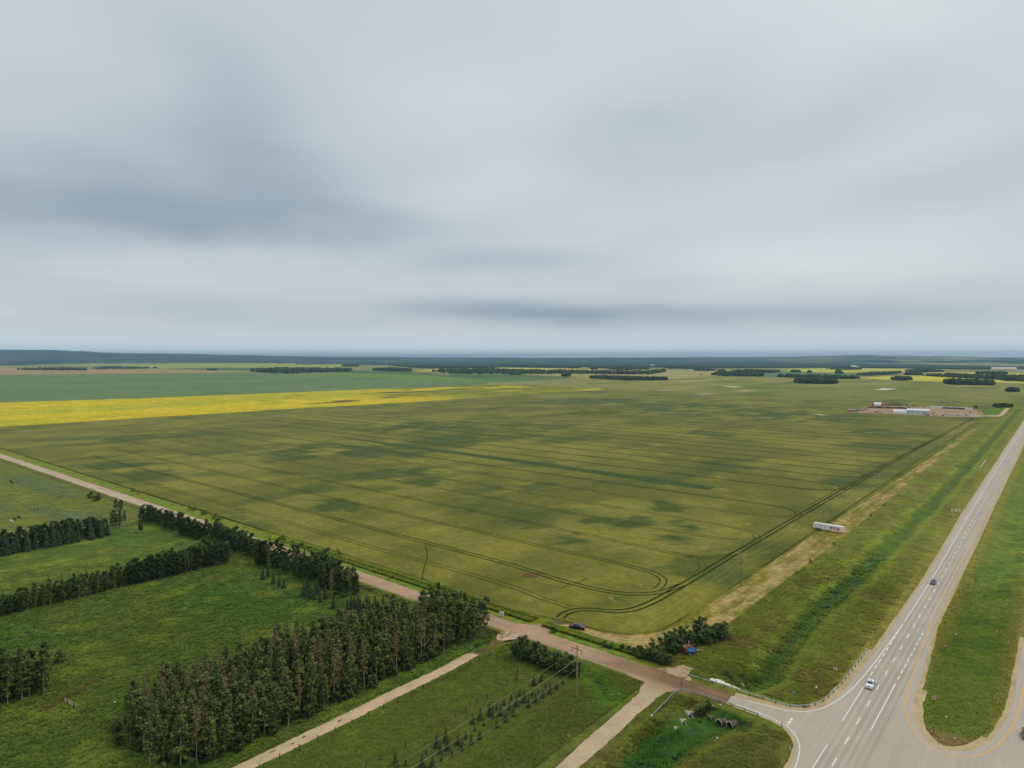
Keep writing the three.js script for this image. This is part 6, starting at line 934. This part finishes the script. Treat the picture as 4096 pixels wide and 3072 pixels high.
bluff('tree_bluff', [[-925.9, -4098.4], [-933.3, -4653.4], [-840.3, -4947.9], [-805.7, -4464.0], [-840.7, -4007.3]], 'slanting bluff between the two right canola fields', 280, 14, 814);
bluff('tree_bluff', [[-1578.6, -6015.1], [-1528.5, -6457.4], [-1304.0, -6059.0], [-1361.0, -5750.6]], 'small bluff with white buildings inside the far right canola', 130, 15, 815);
bluff('tree_bluff', [[-6521.1, -1590.1], [-6933.8, -2022.7], [-6246.6, -1998.5], [-5734.7, -1834.6], [-6130.2, -1583.0]], 'low row of trees on the bare brown field at far left', 260, 14, 816);
bluff('tree_bluff', [[-6732.3, -2190.8], [-7675.3, -2655.0], [-7005.0, -2668.7], [-6529.7, -2697.3], [-6316.3, -2431.5], [-6329.7, -2118.0]], 'clump of trees around the red roofed farm at far left', 260, 14, 817);
bluff('tree_bluff', [[-5091.1, -2450.0], [-5242.9, -2570.2], [-5027.4, -2503.1], [-4939.5, -2421.4]], 'tiny lone clump on the bare field, left of centre', 30, 12, 818);
bluff('tree_bluff', [[-3059.5, -5960.5], [-3305.1, -6921.5], [-2780.4, -6230.4], [-2542.7, -5507.1], [-2678.9, -5362.8]], 'blocky dark wood behind the tan field near the centre right', 260, 18, 819);
bluff('tree_bluff', [[-122.6, -1668.3], [-108.5, -1685.6], [-85.4, -1677.3], [-105.4, -1639.2]], 'scrubby bushes beyond the farm lane by the highway', 30, 7, 820);
bluff('tree_bluff', [[-142.6, -2426.5], [-131.8, -2494.2], [-113.5, -2450.7], [-127.0, -2405.5]], 'tiny dark clump in the pale field at the right edge', 24, 9, 821);
for (const [pts, n, h, label] of [
  [[[-6433.2, -4654.7], [-6514.4, -4955.2], [-5966.3, -4538.2], [-6007.4, -4346.5]], 90, 16, 'thin tree line under the small yellow field, left of centre'], [[[-5473.5, -4791.9], [-4561.4, -4971.8], [-3897.6, -4449.5], [-4046.1, -4023.2], [-4811.1, -4250.3]], 420, 17, 'broad wood behind the long belt, near the centre'], [[[-4793.2, -5679.9], [-3969.3, -5747.0], [-3452.9, -5148.7], [-3790.3, -4982.9], [-4322.9, -5170.7]], 300, 17, 'wood behind the centre canola patches'], [[[-3750.7, -5648.2], [-3267.7, -5786.9], [-2833.7, -5233.6], [-3165.3, -5060.5]], 220, 16, 'wood right of the centre canola patches'], [[[-2981.8, -4815.6], [-2994.8, -5530.9], [-2679.3, -4974.8], [-2726.3, -4585.6]], 140, 14, 'low hedge line above the tan field'], [[[-2033.8, -3717.3], [-2289.3, -4484.5], [-2139.6, -4202.9], [-1923.3, -3609.7]], 110, 14, 'pair of bluffs at the right end of the long belt'], [[[-3126.4, -4790.5], [-3272.6, -5077.3], [-2937.4, -4580.1]], 24, 18, 'round dark clump in the centre canola'], [[[-12447.4, -6530.7], [-14257.1, -7994.3], [-10664.0, -6626.1], [-9192.7, -5659.0], [-11528.4, -6342.9]], 160, 18, 'tree line beside the long white building on the horizon'], [[[-8709.8, -5462.0], [-10115.9, -7083.4], [-8555.5, -6190.6], [-8169.3, -5364.7]], 160, 17, 'tree line in the ripening field, left of centre'], [[[-1450.1, -4674.1], [-1488.1, -4897.7], [-1398.2, -4717.4], [-1369.1, -4506.7]], 30, 14, 'small clump in the bluish field, left one'], [[[-1298.7, -4509.6], [-1414.8, -4958.8], [-1279.7, -4525.4]], 16, 16, 'tiny pointed clump in the bluish field'], [[[-1128.6, -4490.5], [-1143.1, -4639.4], [-1067.5, -4439.1], [-1069.0, -4339.2]], 26, 14, 'small clump in the bluish field, right one'], [[[-896.7, -5391.1], [-872.7, -5994.5], [-680.2, -5571.7], [-748.0, -5140.0]], 160, 16, 'wood above the upper right canola'], [[[-730.3, -4346.9], [-708.1, -4545.4], [-631.8, -4343.8], [-654.5, -4202.2]], 60, 14, 'low clump left of the wide dark bluff'], [[[-460.1, -4945.9], [-388.0, -5214.7], [-269.1, -4911.7], [-347.0, -4666.7]], 90, 13, 'hedge line in the upper right canola'], [[[-2919.5, -6114.3], [-2621.9, -5875.5], [-2353.7, -5274.6], [-2536.4, -5312.2]], 120, 15, 'tree line below the forest right of centre'], [[[-2214.3, -4796.2], [-2248.4, -5010.2], [-2037.2, -4866.9], [-2063.3, -4624.3]], 60, 13, 'thin shelter row left of the small farmstead'], [[[-1876.3, -4443.4], [-1951.4, -4717.6], [-1826.6, -4484.9], [-1776.3, -4282.0]], 36, 14, 'small clump left of the dark bluff right of centre'], [[[-1333.6, -5305.0], [-1374.3, -5576.0], [-1270.0, -5215.8]], 18, 13, 'tiny clump inside the upper right canola']])
  bluff('tree_bluff', pts, label, n, h, 840 + n);
bluff('tree_bluff', [[-276.7, -3805.7], [-176.2, -4134.0], [-109.8, -3675.9], [-146.9, -3454.3], [-219.4, -3535.0]], 'dark wood at the right edge behind the canola', 240, 15, 822);

// ------------------------------------------------------------------ low hills on the skyline
{
  // crest heights in metres by compass bearing (degrees from the highway), 21 km out
  const D = 21000, crest = [[-92.0, 196], [-84.5, 267], [-77.2, 293], [-74.6, 299], [-72.8, 270], [-71.0, 227], [-68.9, 216], [-65.9, 205], [-62.5, 172], [-54.1, 122], [-45.1, 100], [-34.5, 92], [-25.5, 110], [-17.3, 121], [-15.5, 149], [-12.4, 172], [-9.8, 154], [-7.9, 133], [-2.5, 100], [4.9, 94], [13.1, 100]];
  const n = 260, rows = 16, pos = [], uv = [], idx = [], A0 = crest[0][0], A1 = crest.at(-1)[0];
  const top = (a) => { for (let i = 1; i < crest.length; i++) if (a <= crest[i][0]) { const t = (a - crest[i - 1][0]) / (crest[i][0] - crest[i - 1][0]); return lerp(crest[i - 1][1], crest[i][1], t * t * (3 - 2 * t)); } return 100; };
  for (let j = 0; j <= rows; j++) for (let i = 0; i <= n; i++) {
    const a = lerp(A0, A1, i / n), t = j / rows, d = lerp(12500, D, t), hh = (top(a) + (fbm(a * 0.5, 3, 3, 91) - 0.5) * 14) * sstep(0, 1, t) + (fbm(a, t * 6, 3, 93) - 0.5) * 22 * t * (1 - t) * 4;
    pos.push(Math.sin(a * D2R) * d, hh - 1, -Math.cos(a * D2R) * d); uv.push(i, j);
    if (i && j) { const k = j * (n + 1) + i; idx.push(k - n - 2, k - n - 1, k - 1, k - 1, k - n - 1, k); }
  }
  const g = new THREE.BufferGeometry(); g.setAttribute('position', new THREE.Float32BufferAttribute(pos, 3)); g.setAttribute('uv', new THREE.Float32BufferAttribute(uv, 2)); g.setIndex(idx); g.computeVertexNormals();
  structure('hills', tint(g, (x, z) => { const w = fbm((x + z) * 0.0006 + 3, (x - z) * 0.0012, 4, 641), right = sstep(0, 9000, x - z * 0.35 + 3500); return mix3(C(44, 56, 42), mix3(C(168, 164, 96), C(120, 132, 76), sstep(0.4, 0.6, fbm(x * 0.002, z * 0.002, 2, 643))), (0.15 + 0.85 * right) * sstep(0.46, 0.52, w) * 0.9); }), plainMat);
}


// ------------------------------------------------------------------ the farm yard far up the highway
{
  structure('farm_yard', tint(sheetGeo(ragged([[-311.9, -1336.1], [-309.5, -1417.5], [-307.8, -1482.6], [-285.9, -1579.8], [-241.5, -1547.4], [-213.1, -1561.6], [-139.0, -1546.7], [-121.8, -1518.9], [-114.1, -1356.3], [-155.5, -1326.8], [-225.0, -1325.6], [-290.1, -1319.3]], 6, 2.5, 111), CROP_Y + 0.16, { cell: 12, wall: 0.6 }), (x, z) => mix3(C(176, 150, 122), C(150, 130, 104), fbm(x * 0.05, z * 0.02, 4, 651)).map((v) => v * kG)), gravelMat);
  structure('farm_lane', sheetGeo([[-129.6, -1380.6], [-94.2, -1419.0], [-95.7, -1621.2], [-90.0, -1636.3], [-87.5, -1432.5], [-90.9, -1386.7], [-128.0, -1364.7]], CROP_Y + 0.17, { wall: 0.6 }), M(C(190, 168, 140), 1));
  structure('farm_lawn', tint(sheetGeo(ragged([[-140.1, -1558.8], [-99.2, -1618.3], [-93.4, -1423.6], [-112.6, -1391.7], [-121.8, -1518.9]], 8, 1, 113), CROP_Y + 0.1, { cell: 20, wall: 0.5 }), () => C(96, 124, 44).map((v) => v / 0.78)), farMat);
  structure('tree_nursery', tint(sheetGeo(ragged([[-307.3, -1598.9], [-303.2, -1674.8], [-274.5, -1637.0], [-234.9, -1582.1], [-263.2, -1548.6], [-292.3, -1534.2]], 6, 3, 115), CROP_Y + 0.2, { cell: 10, wall: 0.6 }), (x, z) => mix3(C(108, 98, 64), C(84, 88, 56), vnoise(x * 0.2, z * 0.1, 7)).map((v) => v * kG)), gravelMat);
  const Y0 = CROP_Y + 0.16, wht = M(C(234, 236, 236), 0.6), gry = M(C(176, 190, 194), 0.5, { metalness: 0.2 }), roofW = M(C(226, 230, 230), 0.5), dk = M(C(54, 46, 44), 0.9), dkd = M(C(40, 42, 48), 0.6);
  const at = (p, dy = 0) => [p[0], Y0 + dy, p[1]];
  { // white arched shelter
    const b = thing('arched_shelter', 'white arched fabric shelter in the far farm yard', 'shelter', at([-231.3, -1353.2]), 0.15), r = 6; const s = new THREE.Shape(); s.moveTo(-r, 0); s.lineTo(-r, 2.6); s.absellipse(0, 2.6, r, 4.2, Math.PI, 0, true); s.lineTo(r, 0); const g = new THREE.ExtrudeGeometry(s, { depth: 21, bevelEnabled: false, curveSegments: 16 }).rotateY(Math.PI / 2).translate(-10.5, 0, 0); mesh('cover', g, wht, b); mesh('door', box(0.1, 4, 5, 10.6, 2, 0), M(C(200, 204, 206), 0.6), b); for (const x of [-8, -4, 0, 4, 8]) mesh('rib', new THREE.TorusGeometry(6.03, 0.1, 5, 20, Math.PI).scale(1, 0.7, 1).translate(0, 2.6, 0).rotateY(Math.PI / 2).translate(x, 0, 0), M(C(214, 216, 216), 0.6), b);
  }
  { // grey steel workshop
    const b = thing('steel_workshop', 'long grey steel workshop with pale roof in the far farm yard', 'workshop', at([-204.8, -1360.5]), 0.1), L = 33, W = 17, h = 6.6; mesh('wall', box(L, h, W, 0, h / 2, 0), gry, b);
    const s = new THREE.Shape([[-W / 2 - 0.5, 0], [0, 2.6], [W / 2 + 0.5, 0]].map((p) => new THREE.Vector2(...p))); mesh('roof', new THREE.ExtrudeGeometry(s, { depth: L + 1, bevelEnabled: false }).rotateY(Math.PI / 2).translate(-L / 2 - 0.5, h, 0), roofW, b);
    for (const x of [-11, -4, 3]) mesh('roller_door', box(5.5, 5, 0.12, x, 2.5, W / 2 + 0.06), M(C(206, 212, 214), 0.5), b); mesh('door', box(1.2, 2.2, 0.1, 10, 1.1, W / 2 + 0.05), dkd, b); mesh('trim', box(L, 0.5, 0.08, 0, h - 0.3, W / 2 + 0.04), M(C(120, 132, 140), 0.6), b);
  }
  { const b = thing('quonset_shed', 'red and white arched shed at the back of the farm yard', 'shed', at([-300.8, -1524.6]), 0.1), r = 6.5; const half = (x0, x1, m, n) => { const s = new THREE.Shape(); s.absarc(0, 0, r, Math.PI, 0, true); mesh(n, new THREE.ExtrudeGeometry(s, { depth: x1 - x0, bevelEnabled: false, curveSegments: 14 }).rotateY(Math.PI / 2).translate(x0, 1.5, 0), m, b); }; half(-6.5, 6.5, wht, 'cover'); half(-10, -6.5, M(C(206, 58, 54), 0.6), 'red_end'); half(6.5, 10, M(C(206, 58, 54), 0.6), 'red_end'); mesh('base_wall', box(20, 1.5, 13, 0, 0.75, 0), M(C(190, 70, 64), 0.7), b); }
  const container = (pos, L, m, label, turn = 0, name = 'storage_container', h = 2.6) => { const c = thing(name, label, 'container', at(pos), turn); mesh('box', box(L, h, 2.4, 0, h / 2, 0), m, c); mesh('roof', box(L + 0.1, 0.12, 2.5, 0, h + 0.06, 0), M(C(206, 206, 202), 0.6), c); mesh('door', box(0.06, h * 0.86, 2.0, L / 2 + 0.03, h / 2, 0), M(C(150, 150, 146), 0.6), c); };
  container([-308.1, -1343.3], 12, M(C(196, 84, 66), 0.7), 'red storage container at the left end of the farm yard', 0, 'storage_container', 3.2);
  container([-316.4, -1369.0], 7, wht, 'white storage container behind the red one');
  container([-299.1, -1338.8], 8, M(C(92, 150, 132), 0.7), 'teal storage container beside the red one');
  container([-302.5, -1380.6], 13, dkd, 'dark flat deck trailer near the teal container', 0, 'storage_container', 1.6);
  container([-201.0, -1557.6], 26, wht, 'long white container at the left of the back row', 0, 'storage_container', 2.8);
  container([-178.6, -1540.0], 24, dk, 'dark brown container in the back row, left one');
  container([-160.7, -1537.3], 13, dk, 'dark brown container in the back row, right one');
  container([-150.6, -1550.1], 16, wht, 'white container at the right end of the back row');
  container([-169.8, -1560.7], 30, M(C(210, 212, 206), 0.6), 'pale container behind the dark brown ones');
  for (const [p, L, w] of [[[-149.1, -1364.2], 22, 'left'], [[-136.0, -1368.3], 16, 'right']]) { const b = thing('site_office', `white site office with dark windows at the front of the yard, ${w} one`, 'office', at(p), 0.02); mesh('wall', box(L, 2.9, 3.4, 0, 1.75, 0), M(C(236, 232, 218), 0.6), b); mesh('roof', box(L + 0.4, 0.2, 3.8, 0, 3.3, 0), M(C(214, 212, 204), 0.6), b); for (let k = 0; k < 5; k++) mesh('window', box(1.4, 0.9, 0.06, -L / 2 + L * (k + 0.7) / 5.4, 1.9, 1.73), dkd, b); mesh('door', box(0.95, 2.0, 0.06, L * 0.12, 1.35, 1.74), M(C(120, 120, 116), 0.6), b); mesh('skirting', box(L - 0.2, 0.32, 3.2, 0, 0.16, 0), dk, b); }
  { const p = [-213.3, -1328.2], b = thing('block_wall', 'low beige concrete block wall in front of the workshop', 'wall', at(p)); for (let k = 0; k < 12; k++) mesh('block', box(1.66, 1.9, 0.8, -9.4 + k * 1.7, 0.95, 0), M(C(216, 204, 170), 0.9), b); }
  // rows of parked equipment along the back
  const r = rng(321), kinds = [C(58, 48, 46), C(72, 62, 58), C(46, 46, 52), C(92, 66, 54)];
  for (let k = 0; k < 22; k++) {
    const t = k / 21, p = [lerp([-303.6, -1462.8][0], [-233.5, -1489.7][0], t), lerp([-303.6, -1462.8][1], [-233.5, -1489.7][1], t)];
    const e = thing('parked_implement', 'dark parked implement in the long row behind the workshop', 'implement', at(p), (r() - 0.5) * 0.2, 'implements parked in the long row'); const m = M(kinds[k % 4], 0.9), L = 4.2 + r() * 1.4, h = 1.8 + r() * 1.4;
    mesh('body', extrudeSide([[-L / 2, 0.5], [-L / 2, h * 0.7], [-L * 0.2, h], [L * 0.25, h], [L / 2, h * 0.6], [L / 2, 0.5]], 2.2, 0.05), m, e); for (const x of [-L * 0.3, L * 0.3]) mesh('wheel', new THREE.CylinderGeometry(0.6, 0.6, 2.5, 12).rotateX(Math.PI / 2).translate(x, 0.6, 0), tyre, e);
  }
  const heap = (p, c, label, s = 1) => { const h = thing('scrap_heap', label, 'scrap heap', at(p)), rr = rng(Math.round(p[0] * 7 + p[1])); for (let k = 0; k < 6; k++) { const g = new THREE.BoxGeometry(1 + 2 * rr(), 0.5 + 1.1 * rr(), 0.8 + 1.4 * rr()).rotateY(rr() * 3).rotateZ((rr() - 0.5) * 0.3); const m = mesh('piece', g, M(c[k % c.length], 0.85), h); m.position.set((rr() - 0.5) * 5 * s, 0.6 + 0.7 * rr(), (rr() - 0.5) * 3); } };
  heap([-269.7, -1347.8], [C(48, 46, 44), C(80, 74, 66)], 'dark scrap heap at the front left of the yard', 1.4); heap([-278.8, -1344.1], [C(206, 200, 160), C(120, 116, 96)], 'pale pallets at the front left of the yard'); heap([-261.1, -1343.4], [C(206, 204, 196), C(60, 58, 54)], 'mixed pile right of the dark scrap heap'); heap([-216.7, -1363.5], [C(196, 78, 64), C(120, 84, 76)], 'reddish machinery against the workshop wall'); heap([-206.5, -1372.0], [C(232, 234, 236), C(60, 66, 84)], 'white and dark gear in front of the workshop'); heap([-186.2, -1389.0], [C(70, 54, 48), C(110, 70, 56)], 'dark machinery right of the workshop', 1.3); heap([-185.2, -1330.7], [C(80, 76, 70), C(150, 140, 120)], 'grey gear in front of the yard, centre'); heap([-172.5, -1331.0], [C(206, 202, 190), C(70, 70, 70)], 'pale gear on the front edge of the yard, centre', 1.6); heap([-162.4, -1336.1], [C(232, 232, 232), C(60, 66, 90)], 'white and blue gear left of the site offices', 1.3); heap([-278.2, -1607.1], [C(44, 44, 50), C(60, 58, 62)], 'dark stack beyond the implement row', 2); heap([-262.6, -1573.9], [C(214, 206, 170), C(196, 186, 160)], 'cream tank group beyond the implement row', 0.6); heap([-252.2, -1577.5], [C(232, 228, 214), C(206, 204, 196)], 'white tank group beyond the workshop', 0.8); heap([-244.8, -1583.7], [C(232, 234, 234), C(46, 46, 50)], 'white and dark stack beyond the workshop', 1.2); heap([-224.5, -1552.1], [C(96, 80, 70), C(60, 56, 52)], 'dark lumber right of the white stack', 1.2); heap([-136.7, -1454.9], [C(224, 228, 234), C(90, 96, 112)], 'parked white gear behind the right site office', 1.2); heap([-125.4, -1487.7], [C(66, 50, 46), C(90, 74, 70)], 'dark stack at the right end of the yard', 1.8); heap([-298.3, -1409.5], [C(70, 66, 66), C(96, 90, 84)], 'dark gear left of the implement row', 1.4); heap([-163.3, -1359.4], [C(60, 70, 100), C(214, 216, 220)], 'blue vehicle shaped pile beside the left site office', 0.9);
  plant('shrub', ...[-141.3, -1584.5], 2.2, 'dark bush at the right end of the farm back row', null, r);
  plant('spruce', ...[-231.0, -1349.7], 0.55, 'small dark spruce in front of the white shelter', null, r);
}
// ------------------------------------------------------------------ tiny farmsteads on the plain
{
  const house = (p, L, W, h, wall, roof, label, turn) => { const b = thing('farm_building', label, 'building', [p[0], 0.4, p[1]], turn); mesh('wall', box(L, h, W, 0, h / 2, 0), wall, b); const s = new THREE.Shape([[-W / 2 - 0.6, 0], [0, W * 0.28], [W / 2 + 0.6, 0]].map((q) => new THREE.Vector2(...q))); mesh('roof', new THREE.ExtrudeGeometry(s, { depth: L + 1, bevelEnabled: false }).rotateY(Math.PI / 2).translate(-L / 2 - 0.5, h, 0), roof, b); mesh('door', box(Math.min(5, L * 0.3), h * 0.7, 0.2, 0, h * 0.35, W / 2 + 0.1), M(C(150, 152, 152), 0.6), b); };
  const w = M(C(232, 234, 232), 0.6), rd = M(C(150, 72, 56), 0.8), gr = M(C(150, 156, 160), 0.6), tn = M(C(206, 190, 160), 0.7);
  for (const [p, L, W, h, wl, rf, label, a] of [
    [[-4484.9, -3118.3], 34, 16, 7, w, w, 'white barn in front of the broad bluff, left of centre, larger one', 0.2], [[-4328.6, -3086.1], 20, 12, 6, w, w, 'white shed beside the white barn left of centre', 0.2], [[-4400.1, -3189.1], 16, 10, 6, w, gr, 'small white building right of the white shed, left of centre', 0.1],
    [[-6790.9, -2479.4], 22, 12, 6, w, tn, 'pale farm building at the far left farmstead', 0.1], [[-6828.4, -2567.2], 26, 14, 8, tn, rd, 'red roofed barn at the far left farmstead', 0], [[-6661.7, -2471.5], 14, 10, 5, w, w, 'small white shed at the far left farmstead', 0.2],
    [[-12034.0, -6875.6], 90, 30, 12, w, w, 'long white building on the horizon, left of centre', 0], [[-10938.0, -6397.5], 40, 20, 9, w, gr, 'second white building on the horizon, left of centre', 0],
    [[-9886.9, -8175.8], 40, 20, 14, w, w, 'bright white building among the far woods, left of centre', 0.1], [[-8741.5, -8230.1], 60, 20, 8, w, gr, 'pale long building among the far woods near the centre', 0], [[-7547.3, -8418.8], 44, 18, 8, w, gr, 'pale building among the far woods at the centre', 0], [[-3830.3, -7194.6], 60, 26, 9, w, w, 'long white barn right of centre below the hills', 0.05], [[-3785.7, -6863.6], 30, 16, 7, w, gr, 'white shed left of the long white barn', 0.05],
    [[-1626.9, -3642.6], 18, 10, 5, tn, rd, 'small red roofed house right of centre', 0.1], [[-1432.0, -3593.7], 20, 10, 5, w, w, 'small white house in the ragged tree row right of centre', 0.1], [[-947.5, -3624.2], 16, 10, 6, w, gr, 'white house behind the compact bluff', 0], [[-1541.4, -6777.0], 40, 24, 20, w, w, 'white silo building in the far right canola', 0], [[-1496.0, -6701.7], 26, 20, 14, w, gr, 'second white building in the far right canola', 0], [[-408.2, -6545.6], 160, 60, 8, tn, tn, 'pale gravel works at the far right', 0.1], [[-267.9, -5915.7], 60, 24, 10, w, gr, 'white plant building at the far right edge', 0]]) house(p, L, W, h, wl, rf, label, a);
}


renderer.render(scene, camera);
